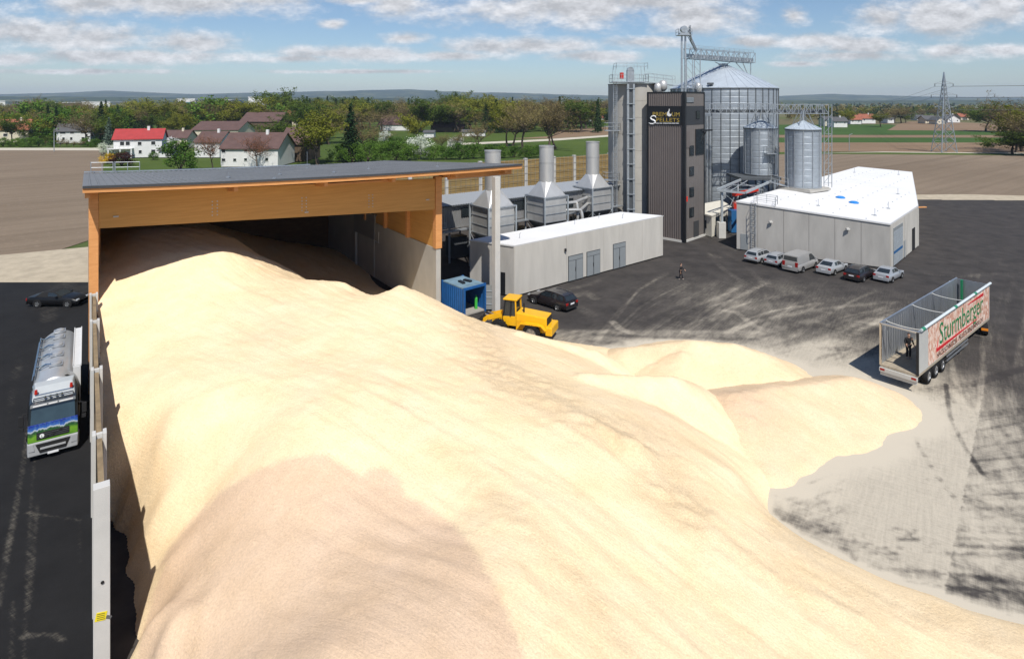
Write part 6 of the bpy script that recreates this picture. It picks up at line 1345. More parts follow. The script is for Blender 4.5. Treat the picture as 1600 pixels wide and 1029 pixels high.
for s in (-1,1):
    b = MB(); b.box((3.7,s*1.38,2.3), (0.16,0.26,0.75)); b.bar((3.65,s*1.1,2.6),(3.7,s*1.3,2.55),0.05); b.build('mirror', M_UNDER, ct_, bevel=0.03)
    wheel(tr, -0.3, s*0.95, 0.52, 0.5); wheel(tr, 3.1, s*1.02, 0.52, 0.34)
    b = MB(); b.box((-1.7,s*0.85,0.85), (0.06,0.45,0.18)); b.build('tail_light', flat('orange_marker',(0.7,0.22,0.01)), tr)
    b = MB(); b.box((1.2,s*1.0,0.75), (1.1,0.4,0.6)); b.build('fuel_tank', M_TANK, tr, bevel=0.05)

# ------------------------------------------------------------------ people
def skin_mesh(name, verts, edges, radii, mat, parent, root=0, sub=1):
    me = bpy.data.meshes.new(name); me.from_pydata(verts, edges, []); ob = bpy.data.objects.new(name, me); COL.objects.link(ob)
    ob.modifiers.new('skin', 'SKIN'); sv = me.skin_vertices[0].data if me.skin_vertices else None
    if sv is None:
        bm = bmesh.new(); bm.from_mesh(me); bm.verts.layers.skin.verify(); bm.to_mesh(me); bm.free(); sv = me.skin_vertices[0].data
    for i, r in enumerate(radii):
        sv[i].radius = (r, r) if not isinstance(r, tuple) else r; sv[i].use_root = (i == root)
    if sub: s_ = ob.modifiers.new('sub', 'SUBSURF'); s_.levels = sub; s_.render_levels = sub
    dg = bpy.context.evaluated_depsgraph_get(); dg.update(); nm = bpy.data.meshes.new_from_object(ob.evaluated_get(dg)); bpy.data.objects.remove(ob)
    nm.materials.clear(); nm.materials.append(mat); nm.polygons.foreach_set('use_smooth', [True]*len(nm.polygons)); nm.name = name
    o = bpy.data.objects.new(name, nm); COL.objects.link(o); o.parent = parent; return o
M_SKIN = flat('skin', (0.50,0.30,0.21), 0.55); M_HAIR = flat('brown_hair', (0.07,0.03,0.015), 0.7); M_SUIT = flat('black_cloth', (0.010,0.010,0.012), 0.85); M_TROU = flat('dark_trousers', (0.014,0.015,0.02), 0.85); M_SHOE = flat('grey_shoe', (0.25,0.24,0.23), 0.6)
def person(label, loc, rz, lhand, rhand, lfoot, rfoot, trousers=M_TROU, jacket=M_SUIT):
    """standing figure 1.76 m tall; x is the way it faces"""
    t = thing('person', label, 'person', loc, rz); V3 = Vector
    hip, ch, neck, head = V3((0,0,0.95)), V3((0.02,0,1.32)), V3((0.03,0,1.50)), V3((0.06,0,1.65))
    sh = {s: V3((0.02,s*0.20,1.43)) for s in (-1,1)}; hj = {s: V3((0,s*0.10,0.90)) for s in (-1,1)}
    hand = {1: V3(lhand), -1: V3(rhand)}; foot = {1: V3(lfoot), -1: V3(rfoot)}
    elb = {s: (sh[s]+hand[s])/2 + V3((-0.05,s*0.05,-0.04)) for s in (-1,1)}; kn = {s: (hj[s]+foot[s])/2 + V3((0.05,0,0.02)) for s in (-1,1)}
    vs = [hip, (hip+ch)/2, ch, neck, V3((0.035,0,1.56)), head, V3((0.06,0,1.74))]; r = [(0.15,0.11),(0.145,0.10),(0.165,0.115),(0.06,0.06),(0.058,0.058),(0.088,0.10),(0.06,0.07)]; ed = [(0,1),(1,2),(2,3),(3,4),(4,5),(5,6)]
    for s in (-1,1):
        n0 = len(vs); d = (hand[s]-elb[s]).normalized(); vs += [sh[s], elb[s], hand[s], hand[s]+d*0.09]; r += [0.058,0.043,0.03,(0.04,0.018)]; ed += [(2,n0),(n0,n0+1),(n0+1,n0+2),(n0+2,n0+3)]
        side = d.cross(V3((0,1,0)) if abs(d.y) < 0.8 else V3((1,0,0))).normalized(); palm = n0+3
        for k, (o, ln) in enumerate(((-0.03,0.065),(-0.01,0.08),(0.012,0.075),(0.032,0.055))): i = len(vs); vs += [vs[palm]+side*o+d*0.03, vs[palm]+side*o*1.2+d*(0.03+ln)+V3((0.01,0,-0.01))]; r += [0.010,0.008]; ed += [(palm,i),(i,i+1)]
        i = len(vs); vs += [vs[n0+2]+side*0.045+d*0.04, vs[n0+2]+side*0.075+d*0.085]; r += [0.011,0.009]; ed += [(n0+2,i),(i,i+1)]
        n1 = len(vs); vs += [hj[s], kn[s], foot[s]+V3((0,0,0.08)), foot[s]+V3((0.13,0,0.035))]; r += [0.085,0.058,0.042,(0.04,0.03)]; ed += [(0,n1),(n1,n1+1),(n1+1,n1+2),(n1+2,n1+3)]
    skin_mesh('body', vs, ed, r, M_SKIN, t)
    jv = [hip+V3((0,0,-0.06)), (hip+ch)/2, ch, neck+V3((0,0,-0.02))]; jr = [(0.175,0.135),(0.165,0.12),(0.185,0.135),(0.075,0.075)]; je = [(0,1),(1,2),(2,3)]
    for s in (-1,1): n0 = len(jv); jv += [sh[s], elb[s], hand[s]*0.93+elb[s]*0.07]; jr += [0.075,0.06,0.046]; je += [(2,n0),(n0,n0+1),(n0+1,n0+2)]
    skin_mesh('jacket', jv, je, jr, jacket, t)
    tv = [hip]; trr = [(0.155,0.12)]; te = []
    for s in (-1,1): n0 = len(tv); tv += [hj[s], kn[s], foot[s]+V3((0,0,0.07))]; trr += [0.10,0.076,0.062]; te += [(0,n0),(n0,n0+1),(n0+1,n0+2)]
    skin_mesh('trousers', tv, te, trr, trousers, t)
    for s in (-1,1): skin_mesh('shoe', [foot[s]+V3((-0.06,0,0.05)), foot[s]+V3((0.05,0,0.045)), foot[s]+V3((0.17,0,0.035))], [(0,1),(1,2)], [0.05,0.05,0.04], M_SHOE, t)
    skin_mesh('hair', [head+V3((-0.045,0,-0.03)), head+V3((-0.035,0,0.06)), head+V3((0.0,0,0.10)), head+V3((0.05,0,0.10))], [(0,1),(1,2),(2,3)], [0.075,0.082,0.078,0.045], M_HAIR, t)
    fc = MB()
    for s in (-1,1): fc.lathe([(0.001,-0.008),(0.010,0),(0.001,0.008)], head+V3((0.088,s*0.034,0.01)), 8)
    fc.build('eyes', M_UNDER, t)
    b = MB(); b.add([head+V3((0.09,-0.014,-0.035)), head+V3((0.09,0.014,-0.035)), head+V3((0.115,0,-0.03)), head+V3((0.088,0,0.015))], [(0,1,2),(0,2,3),(2,1,3)]); b.build('nose', M_SKIN, t)
    b = MB(); b.bar(head+V3((0.087,-0.024,-0.062)), head+V3((0.087,0.024,-0.062)), 0.006, 0.008); b.build('mouth', flat('lip',(0.35,0.12,0.10)), t)
    for s in (-1,1): b = MB(); b.lathe([(0.004,-0.03),(0.016,-0.01),(0.018,0.015),(0.004,0.03)], head+V3((0.0,s*0.092,-0.005)), 8); b.build('ear', M_SKIN, t)
    return t
person('person in dark clothes walking across the yard, one arm held out', G(1063.5,436.6), math.radians(-25), (0.42,-0.02,1.12), (0.02,-0.27,0.88), (0.20,0.09,0), (-0.20,-0.09,0))
pf = rr+tl_*(TW/2)+th_*2.6+tl_*0.25
person('person in dark clothes standing inside the open trailer', pf+Vector((0,0,TZ0+0.003)), math.atan2(-th_.y,-th_.x)+0.9, (0.10,0.34,0.95), (0.22,-0.30,1.05), (0.02,0.10,0), (-0.03,-0.10,0))
# ------------------------------------------------------------------ village houses, far sheds, pylon
M_PLASTER = material('white_plaster', (0.66,0.66,0.65), 0.9, var=0.05, scale=0.5); M_PLASTER_C = material('cream_plaster', (0.62,0.56,0.44), 0.9, var=0.06, scale=0.5)
M_REDROOF = material('red_roof_tiles', (0.34,0.035,0.035), 0.6, var=0.1, scale=0.6); M_BROWNROOF = material('brown_roof_tiles', (0.105,0.062,0.055), 0.8, var=0.15, scale=0.5); M_ORROOF = material('orange_roof_tiles', (0.28,0.095,0.055), 0.8, var=0.15, scale=0.5); M_GREYTILE = material('grey_roof_tiles', (0.085,0.085,0.09), 0.8, var=0.12, scale=0.5)
M_BARNWOOD = material('dark_barn_boards', (0.10,0.07,0.045), 0.9, var=0.2, scale=1, stretch=(3,3,0.3))
def house(label, px0, px1, base, eave, ridge, depth, roof, wallm, yaw=0.0, windows=(), cat='house', name='house', over=0.5, gable=False, chimney=None):
    """gabled house whose front spans px0..px1 at its base row; ridge parallel to the front unless gable faces the viewer"""
    Y = F*HC/(base-YH); xa, xb = gx(px0, Y), gx(px1, Y); w = xb-xa; ze = HC-(eave-YH)*Y/F
    c = Vector(((xa+xb)/2, Y, 0)); t = thing(name, label, cat, c, yaw)
    hw = w/2
    b = MB(); b.box2((-hw,0,0),(hw,depth,ze)); wl = b.build('wall', wallm, t)
    b = MB()
    if gable:
        zr = HC-(ridge-YH)*Y/F; o = over
        b.add([(-hw-o,-o,ze-0.3),(0,-o,zr),(hw+o,-o,ze-0.3),(-hw-o,depth+o,ze-0.3),(0,depth+o,zr),(hw+o,depth+o,ze-0.3),(-hw-o,-o,ze-0.1),(0,-o,zr+0.22),(hw+o,-o,ze-0.1),(-hw-o,depth+o,ze-0.1),(0,depth+o,zr+0.22),(hw+o,depth+o,ze-0.1)], [(0,1,4,3),(1,2,5,4),(6,9,10,7),(7,10,11,8),(0,6,7,1),(1,7,8,2),(3,4,10,9),(4,5,11,10),(0,3,9,6),(2,8,11,5)])
        rf = b.build('roof', roof, t); [MB().add([(-hw,y,ze),(hw,y,ze),(0,y,zr-0.05)], [(0,1,2)]).build('gable', wallm, t) for y in (0.01, depth-0.01)]
    else:
        zr = HC-(ridge-YH)*(Y+depth/2)/F; o = over; m_ = depth/2
        b.add([(-hw-o,-o,ze-0.25),(hw+o,-o,ze-0.25),(hw+o,m_,zr),(-hw-o,m_,zr),(hw+o,depth+o,ze-0.25),(-hw-o,depth+o,ze-0.25),(-hw-o,-o,ze),(hw+o,-o,ze),(hw+o,m_,zr+0.25),(-hw-o,m_,zr+0.25),(hw+o,depth+o,ze),(-hw-o,depth+o,ze)], [(0,1,2,3),(3,2,4,5),(6,9,8,7),(9,11,10,8),(0,6,7,1),(4,10,11,5),(1,7,8,2),(2,8,10,4),(0,3,9,6),(3,5,11,9)])
        rf = b.build('roof', roof, t); [MB().add([(x,0,ze),(x,depth,ze),(x,m_,zr-0.05)], [(0,2,1)]).build('gable', wallm, t) for x in (-hw+0.01, hw-0.01)]
    if chimney or (chimney is None and cat in ('house','farmhouse') and (px1-px0) > 18): b = MB(); b.box((hw*0.35,depth*0.45,zr+0.3), (0.8,0.8,1.6)); b.build('chimney', wallm, rf)
    for (x0,x1,y0,y1) in windows:
        a, c2 = gx(x0,Y)-c.x, gx(x1,Y)-c.x; z1 = HC-(y0-YH)*Y/F; z0 = HC-(y1-YH)*Y/F
        b = MB(); b.box2((a,-0.10,z0),(c2,-0.003,z1)); f_ = b.build('window', M_PLASTER, t); b = MB(); b.box2((a+0.15,-0.13,z0+0.15),(c2-0.15,-0.103,z1-0.15)); b.build('pane', M_GLASS, f_)
    return t
c1 = lambda x, y: (x/3.9575, 120+y/3.9575)
def cw_(*rs): return [(c1(a,b_)[0], c1(c,d)[0], c1(a,b_)[1], c1(c,d)[1]) for a,b_,c,d in rs]
hA = house('white two-storey house with bright red roof', 182.5, 248.5, 246, 217, 202, 8, M_REDROOF, M_PLASTER, 0.33, cw_((755,397,782,425),(785,397,812,425),(850,400,875,425),(923,398,950,423),(855,452,876,476),(923,450,950,476),(775,462,808,490)), chimney=True)
b = MB(); zb_ = HC-(231-YH)*210/F
b.box2((-8.6,-2.4,zb_-0.25),(-1.2,0,zb_)); bal = b.build('balcony', M_PLASTER, hA); b = MB(); railing(b, [(-8.6,-2.3,zb_),(-1.2,-2.3,zb_)], 1.0, 0.1); b.build('balcony_rail', M_PLASTER, bal)
b = MB()
for x in (-8.3,-4.8,-1.5): b.box2((x-0.2,-2.3,0),(x+0.2,-1.9,zb_-0.26))
b.build('balcony_post', M_PLASTER, hA)
house('white house with grey roof and two rows of windows among bare trees', 93, 137, 223.5, 205, 193, 9, M_GREYTILE, M_PLASTER, 0.4, [(97,105,205.5,209),(110,116,205.5,209),(124,131,205.5,209),(100,104,214,219),(110,114,214,219),(125,130,214,219)])
house('small red-roofed house at the left edge, half hidden by a green tree', 2, 40, 223, 203, 187, 9, M_ORROOF, M_PLASTER_C, 0.45, [(28,33,202,208),(8,14,208,213)])
house('low brown-roofed outbuilding joining the red-roofed house', 252, 292, 232, 215.5, 204, 8, M_BROWNROOF, M_PLASTER_C, 0.0)
house('white flat-fronted garage beside the red-roofed house', 248, 268, 246, 235, 229, 6, M_GREYTILE, M_PLASTER, 0.0)
house('long white farmhouse with brown roof and small square windows', 345, 434, 260.5, 232, 208, 14, M_BROWNROOF, M_PLASTER, 0.0, [(346,353,247,252.5),(364,370,247,252.5),(381,387,246.5,252),(346,353,232.5,239),(381,387,231.5,238),(414,420,246,252)], name='farmhouse', cat='farmhouse')
house('white side wing of the farmhouse with a row of tiny windows', 304, 343, 246, 222, 206, 12, M_BROWNROOF, M_PLASTER, 0.0, [(307,310,227,231),(315,318,229,233),(323,326,231,235),(331,334,233,237),(309,312,236,240),(318,321,238,242),(328,331,240,244)], name='farmhouse', cat='farmhouse')
house('open farm barn with brown roof beside the farmhouse', 436, 476, 252, 225, 200, 16, M_BROWNROOF, M_BARNWOOD, 0.0, name='farm_barn', cat='barn')
house('wide brown barn roof behind the farmhouse', 300, 372, 219, 203, 190, 20, M_BROWNROOF, M_PLASTER_C, 0.0, name='farm_barn', cat='barn')
house('grey-brown barn roof right of the wide brown one', 375, 436, 208, 190, 176, 22, M_BROWNROOF, M_BARNWOOD, 0.0, name='farm_barn', cat='barn')
house('orange tiled roof behind the big yellow-green tree', 424, 470, 203, 187, 172.5, 18, M_ORROOF, M_PLASTER_C, 0.0)
house('small white house with steep gable above the orchard trees', 517, 530, 196, 178, 171, 9, M_BROWNROOF, M_PLASTER, 0.0, gable=True)
house('dark red farm roof between bare trees', 594, 640, 204, 195, 181, 16, M_BROWNROOF, M_PLASTER, 0.0)
house('low brown farm roof with white wall right of the dark red roof', 678, 724, 206, 199, 190.5, 14, M_BROWNROOF, M_BARNWOOD, 0.0)
house('low white shed in the meadow left of the stacks', 722, 758, 213, 206, 203, 8, M_GREYTILE, M_PLASTER, 0.0, name='shed', cat='shed')
house('low white shed beside the dark red farm roof', 662, 678, 215, 207, 204, 7, M_GREYTILE, M_PLASTER, 0.0, name='shed', cat='shed')
house('red-roofed farmhouse seen between the stacks and bare trees', 872, 900, 186.5, 180, 172, 14, M_ORROOF, M_PLASTER, 0.0)
house('small white house with orange roof just left of the concrete silo', 922, 944, 190.5, 184.5, 179, 10, M_ORROOF, M_PLASTER, 0.0)
for k, (a, c, bs_, ev, rg, rm, wm, lab) in enumerate(((1289,1302,197,187,182,M_GREYTILE,M_PLASTER_C,'dark-roofed house just right of the walkway end tower'),(1303,1324,199,189.5,183,M_GREYTILE,M_PLASTER,'pale house with grey roof at the left of the far hamlet'),(1329,1346,194,187,180,M_ORROOF,M_PLASTER,'orange-roofed white house left of centre in the far hamlet'),(1347,1368,193,185,178.5,M_ORROOF,M_PLASTER,'wide orange-roofed house in the middle of the far hamlet'),(1387,1397,192.5,185,184,M_GREYTILE,M_PLASTER,'flat white cube house at the right of the far hamlet'),(1433,1446,188,182.5,180,M_GREYTILE,M_PLASTER,'low white-fronted house left of the pylon'),(1446,1464,193,187,181,M_GREYTILE,M_PLASTER_C,'grey-roofed house directly left of the pylon'),(1464,1476,194,188,183,M_GREYTILE,M_PLASTER_C,'cream gabled house seen through the pylon legs'),(1481,1500,191.5,186,179.5,M_GREYTILE,M_PLASTER,'white house with grey gabled roof right of the pylon'),(1501,1514,187.5,182.5,177.5,M_ORROOF,M_PLASTER_C,'small orange-roofed house rightmost before the tall trees'))):
    house(lab, a, c, bs_, ev, rg, 10, rm, wm, 0.0, [(a+2.5,a+4.5,ev+1.2,ev+3.6),(c-5,c-3,ev+1.2,ev+3.6)], gable=(k in (7,8)), over=0.8)
def shed(label, px0, px1, y0, y1, Y, mat):
    c = Vector((gx((px0+px1)/2,Y),Y,0)); t = thing('industrial_hall', label, 'industrial hall', c); w = (px1-px0)*Y/F; z1 = HC-(y0-YH)*Y/F
    b = MB(); b.box2((-w/2,0,0),(w/2,40,z1-0.6)); b.build('wall', mat, t); b = MB(); b.box2((-w/2-0.5,-0.5,z1-0.597),(w/2+0.5,40.5,z1)); b.build('roof', M_WHITE, t)
    return t
for a in ((-30,8,157.5,170,760,M_PLASTER,'white industrial hall at the far left edge'),(17,50,158,165,800,M_PLASTER,'white industrial hall left of the far chimney trees'),(78,125,160,164,900,M_GREYTILE,'long pale-roofed industrial hall behind the grey-roofed house'),(128,172,159,165,900,M_PLASTER,'white far industrial hall right of the long pale-roofed one'),(277,304,154,161,1000,M_PLASTER,'bright white far hall above the brown barn roof'),(282,310,159,163,960,flat('far_blue_wall',(0.05,0.20,0.45)),'blue far hall just below the bright white one'),(345,362,156,163,900,flat('far_blue_wall',(0.05,0.20,0.45)),'small blue far hall right of the blue one'),(388,412,151,156,1100,M_PLASTER,'pale far block above the trees left of the tall green tree'),(1528,1545,168,171,1500,M_PLASTER,'tiny pale far building left of the right-hand trees')): shed(a[6], *a[:6])
# lamp posts in the field edge
def lamp_post(px_, base, top, label, arm=1):
    g = G(px_, base); z = HC-(top-YH)*g.y/F; t = thing('street_lamp', label, 'street lamp', g); b = MB(); b.tube([(0,0,0),(0,0,z)], [0.16,0.1], 6); b.build('pole', M_GALV, t); b = MB(); b.bar((0,0,z),(arm*1.2,0,z+0.35),0.2,0.16); b.build('lamp_head', M_GALV, t)
lamp_post(84.5,237,202.5,'tall street lamp beside the field track on the left'); lamp_post(1327,235,210.5,'thin street lamp behind the white hall roof')
# lattice pylon with its lines
pb = G(1475,237.5); py_ = thing('power_pylon', 'grey lattice power pylon standing in the fields', 'pylon', pb)
PH, PW = 30.6, 2.95
def half(z): return PW*(1-z/23.0)+0.62*(z/23.0) if z < 23 else 0.62*(1-(z-23)/(PH-23))+0.04
zl = [0,4.2,8.0,11.4,14.4,17.0,19.2,21.2,23.0,24.7,26.3,28.0,PH]
for sx_ in (-1,1):
    for sy_ in (-1,1):
        b = MB()
        for a, c in zip(zl[:-1], zl[1:]): b.bar((sx_*half(a),sy_*half(a),a),(sx_*half(c),sy_*half(c),c),0.22)
        b.build('leg', M_GALV, py_)
b = MB()
for a, c in zip(zl[:-2], zl[1:-1]):
    for s in (-1,1):
        b.bar((-half(a),s*half(a),a),(half(c),s*half(c),c),0.12); b.bar((half(a),s*half(a),a),(-half(c),s*half(c),c),0.12); b.bar((s*half(a),-half(a),a),(s*half(c),half(c),c),0.12); b.bar((s*half(a),half(a),a),(s*half(c),-half(c),c),0.12); b.bar((-half(c),s*half(c),c),(half(c),s*half(c),c),0.10)
b.build('bracing', M_GALV, py_)
ARMS = ((26.2,3.5),(21.9,4.9),(17.2,3.7)); tips = []
for z, sp in ARMS:
    for s in (-1,1):
        b = MB(); b.bar((s*half(z),0,z+1.0),(s*sp,0,z),0.12)
        for q in (-1,1): b.bar((s*half(z),q*half(z),z),(s*sp,0,z),0.13)
        b.build('arm', M_GALV, py_); b = MB(); b.tube([(s*sp,0,z),(s*sp,0,z-1.1)], 0.12, 6); b.build('insulator', M_DGREY, py_); tips.append(Vector((s*sp,0,z-1.1)))
def cable(a, c, sag, label):
    b = MB(); b.tube([Vector(a).lerp(Vector(c), k/24)+Vector((0,0,-sag*4*(k/24)*(1-k/24))) for k in range(25)], 0.045, 4); return tag(b.build('power_line', M_DGREY), label, 'cable', 'power lines at the pylon')
for tp, nm in zip(tips, ('upper left','upper right','middle left','middle right','lower left','lower right')):
    cable(pb+tp, Vector((430,150,tp.z+14)), 3.5, f'power line from the {nm} arm of the pylon to the right'); cable(pb+tp, Vector((360,640,tp.z-4)), 5, f'power line from the {nm} arm of the pylon into the distance')
# ------------------------------------------------------------------ trees
def leaf_mat(name, c1, c2, trans=0.25):
    m = bpy.data.materials.new(name); m.use_nodes = True; nt = m.node_tree; nt.nodes.clear(); out = nd(nt,'ShaderNodeOutputMaterial')
    oi = nd(nt,'ShaderNodeObjectInfo'); n = noise_node(nt, 6.0, 3, 0.6); f_ = mth(nt,'ADD', mth(nt,'MULTIPLY', oi.outputs['Random'], 0.5), mth(nt,'MULTIPLY', n, 0.6), clamp=True)
    c = ramp(nt, f_, [(0.2,c1),(0.8,c2)]); d = nd(nt,'ShaderNodeBsdfDiffuse'); nt.links.new(c, d.inputs[0]); t = nd(nt,'ShaderNodeBsdfTranslucent'); nt.links.new(c, t.inputs[0])
    mx_ = nd(nt,'ShaderNodeMixShader'); mx_.inputs[0].default_value = trans; nt.links.new(d.outputs[0], mx_.inputs[1]); nt.links.new(t.outputs[0], mx_.inputs[2]); nt.links.new(mx_.outputs[0], out.inputs[0]); return m
M_BARK = material('bark', (0.085,0.062,0.045), 0.9, var=0.25, scale=6, stretch=(1,1,0.2))
LEAF = {'leafy': leaf_mat('spring_leaves',(0.125,0.140,0.022),(0.225,0.230,0.034)), 'green': leaf_mat('green_leaves',(0.060,0.098,0.018),(0.115,0.160,0.030)), 'bare': leaf_mat('budding_twigs',(0.152,0.117,0.059),(0.240,0.197,0.081),0.1), 'russet': leaf_mat('russet_buds',(0.178,0.077,0.047),(0.268,0.128,0.075),0.1), 'conifer': leaf_mat('conifer_needles',(0.018,0.038,0.017),(0.046,0.079,0.030),0.05), 'spruce': leaf_mat('blue_spruce_needles',(0.062,0.099,0.072),(0.116,0.157,0.119),0.05), 'shrub': leaf_mat('hedge_leaves',(0.054,0.117,0.021),(0.125,0.215,0.035)), 'blossom': leaf_mat('white_blossom',(0.356,0.464,0.178),(0.750,0.750,0.750)), 'gold': leaf_mat('golden_blossom',(0.606,0.343,0.030),(0.750,0.549,0.045)), 'plum': leaf_mat('dark_purple_leaves',(0.057,0.024,0.024),(0.107,0.041,0.035))}
def cards(rng, cen, size, n_up=0.3):
    """leaf quads at centres"""
    N_ = len(cen); a = rng.normal(size=(N_,3)); a /= np.linalg.norm(a,axis=1)[:,None]; r = rng.normal(size=(N_,3)); bq = np.cross(a,r); bq /= np.linalg.norm(bq,axis=1)[:,None]
    s = size*rng.uniform(0.6,1.4,size=(N_,1)); w = s*rng.uniform(0.5,0.9,size=(N_,1))
    return np.stack([cen-a*s*0.5-bq*w*0.25, cen-a*s*0.1+bq*w*0.5, cen+a*s*0.5+bq*w*0.1, cen+a*s*0.05-bq*w*0.5], 1).reshape(-1,3)
def card_mesh(name, vs, mat):
    me = bpy.data.meshes.new(name); n = len(vs)//4; me.vertices.add(len(vs)); me.vertices.foreach_set('co', vs.astype(np.float32).ravel()); me.loops.add(len(vs)); me.loops.foreach_set('vertex_index', np.arange(len(vs),dtype=np.int32)); me.polygons.add(n); me.polygons.foreach_set('loop_start', (np.arange(n)*4).astype(np.int32)); me.polygons.foreach_set('loop_total', np.full(n,4,np.int32)); me.update(calc_edges=True); me.materials.append(mat); return me
def mb_mesh(b, name, mat):
    me = bpy.data.meshes.new(name); me.from_pydata([tuple(v) for v in b.v], [], b.f); me.materials.append(mat); me.update(); me.polygons.foreach_set('use_smooth',[True]*len(me.polygons)); return me
def deciduous(seed, kind, wide=0.36, dens=1.0):
    rng = np.random.default_rng(seed); b = MB(); tips = []
    def limb(p, d, L, r, lev):
        p = np.array(p); pts = [p]; rs = [r]; dd_ = np.array(d)
        for k in range(3): dd_ = dd_+rng.normal(scale=0.16,size=3)+np.array([0,0,0.05]); dd_ /= np.linalg.norm(dd_); p = p+dd_*L/3; pts.append(p); rs.append(r*(1-0.28*(k+1)))
        b.tube(pts, rs, 5 if lev < 2 else 3, cap=False)
        if lev >= (3 if kind in ('bare','russet') else 2): tips.extend(pts[1:]); return
        nb = {0: 9, 1: 5, 2: 4}[lev]
        for i in range(nb):
            q = pts[1+i%3] if lev else np.array(pts[0])+ (pts[-1]-pts[0])*rng.uniform(0.45,1.0); az = rng.uniform(0,6.28); up_ = rng.uniform(0.25,0.95)
            side = np.array([math.cos(az),math.sin(az),up_]); nd_ = dd_*0.45+side if lev else side; nd_ /= np.linalg.norm(nd_); limb(q, nd_, L*rng.uniform(0.5,0.72) if lev else wide*rng.uniform(0.85,1.25), r*0.45, lev+1)
    limb((0,0,0), (0,0,1), 0.48, 0.022, 0)
    tips = np.array(tips); zmax = tips[:,2].max()
    sc = 0.97/zmax; tips = tips*np.array([1,1,sc]); b.v = [(v[0],v[1],v[2]*sc) for v in b.v]
    if kind in ('bare','russet'):
        idx = rng.integers(0,len(tips),1500); cen = tips[idx]+rng.normal(scale=0.028,size=(1500,3)); vs = cards(rng, cen, 0.017)
        tw = []                                   # fine twigs as slivers
        idx = rng.integers(0,len(tips),1300); p0 = tips[idx]; dr = rng.normal(size=(1300,3))+np.array([0,0,0.5]); dr /= np.linalg.norm(dr,axis=1)[:,None]; s_ = np.cross(dr, rng.normal(size=(1300,3))); s_ /= np.linalg.norm(s_,axis=1)[:,None]; ln = rng.uniform(0.04,0.09,size=(1300,1)); w = 0.0016
        tw = np.stack([p0-s_*w, p0+s_*w, p0+dr*ln+s_*w*0.4, p0+dr*ln-s_*w*0.4],1).reshape(-1,3); vs = np.concatenate([vs, tw])
    else:
        n = int(4200*dens); idx = rng.integers(0,len(tips),n); keepc = rng.random(len(tips)) > 0.12; idx = idx[keepc[idx]]
        cen = tips[idx]+rng.normal(scale=0.034,size=(len(idx),3)); vs = cards(rng, cen, 0.030)
    return mb_mesh(b,'trunk',M_BARK), card_mesh('crown', vs, LEAF[kind])
def conifer(seed, kind, slim=0.16):
    rng = np.random.default_rng(seed); b = MB(); b.tube([(0,0,0),(0,0,0.55),(0,0,0.98)], [0.016,0.009,0.002], 6, cap=False); cs = []
    for k in range(34):
        f_ = k/33; z = 0.07+0.90*f_; R_ = slim*(1-f_)**0.85*rng.uniform(0.75,1.15)+0.012; nb = int(5+6*(1-f_)); a0 = rng.uniform(0,6.28)
        for i in range(nb):
            a = a0+i*6.283/nb+rng.normal(scale=0.2); L = R_*rng.uniform(0.7,1.2); m_ = int(4+10*(1-f_))
            for j in range(m_): u = (j+rng.random())/m_; cs.append((math.cos(a)*L*u, math.sin(a)*L*u, z-0.30*L*u+0.10*L*u*u+rng.normal(scale=0.008)))
    cen = np.array(cs); cen += rng.normal(scale=0.009,size=cen.shape); return mb_mesh(b,'trunk',M_BARK), card_mesh('crown', cards(rng, cen, 0.034), LEAF[kind])
def shrub(seed, kind):
    rng = np.random.default_rng(seed); b = MB()
    for i in range(5): a = rng.uniform(0,6.28); b.tube([(0,0,0),(math.cos(a)*0.15,math.sin(a)*0.15,0.35),(math.cos(a)*0.3,math.sin(a)*0.3,0.75)], [0.02,0.013,0.004], 4, cap=False)
    nb = 34; th = rng.uniform(0,6.28,nb); rad = np.sqrt(rng.random(nb))*0.52; z = rng.uniform(0.16,0.9,nb); rad *= np.sqrt(np.clip(1-((z-0.4)/0.58)**2,0.05,1)); c = np.stack([np.cos(th)*rad,np.sin(th)*rad,z],1)
    idx = rng.integers(0,nb,2400); cen = c[idx]+rng.normal(scale=0.075,size=(2400,3)); cen[:,2] = np.clip(cen[:,2],0.02,1.05); return mb_mesh(b,'stems',M_BARK), card_mesh('foliage', cards(rng, cen, 0.055), LEAF[kind])
VAR = {}
for k in ('leafy','green'): VAR[k] = [deciduous(10+i+len(k)*7, k, 0.30+0.05*(i%3), 1.0) for i in range(5)]
for k in ('bare','russet'): VAR[k] = [deciduous(60+i+len(k)*5, k, 0.27+0.04*(i%3)) for i in range(5 if k == 'bare' else 2)]
VAR['conifer'] = [conifer(90+i,'conifer',0.13+0.03*i) for i in range(4)]; VAR['spruce'] = [conifer(97,'spruce',0.22)]
for k in ('shrub','blossom','gold','plum'): VAR[k] = [shrub(110+i+len(k),k) for i in range(4 if k == 'shrub' else 2)]
TREES = []
KN = {'leafy':'spring_tree','green':'green_tree','bare':'bare_tree','russet':'bare_tree','conifer':'conifer_tree','spruce':'conifer_tree','shrub':'green_shrub','blossom':'flowering_shrub','gold':'flowering_shrub','plum':'purple_shrub'}
def tree(kind, px_, top, base, label=None, wide=1.0, group=None, Yd=None):
    Y = Yd or F*HC/(base-YH); g = Vector((gx(px_,Y),Y,-0.2)); h = HC-(top-YH)*Y/F+0.2
    if h < 1.0: h = 1.0
    v = random.choice(VAR[kind]); t = thing(KN[kind], label or '', 'shrub' if kind in ('shrub','blossom','gold','plum') else 'tree', g, random.uniform(0,6.28), group)
    for nm, me in zip(('trunk','crown') if 'shrub' not in KN[kind] else ('stem','foliage'), v):
        o = bpy.data.objects.new(nm, me); COL.objects.link(o); o.parent = t
    wide *= 1.25 if kind in ('leafy','green','bare') else 1.0; t.scale = (h*wide, h*wide, h); TREES.append((t, kind, px_, label is None, base)); return t
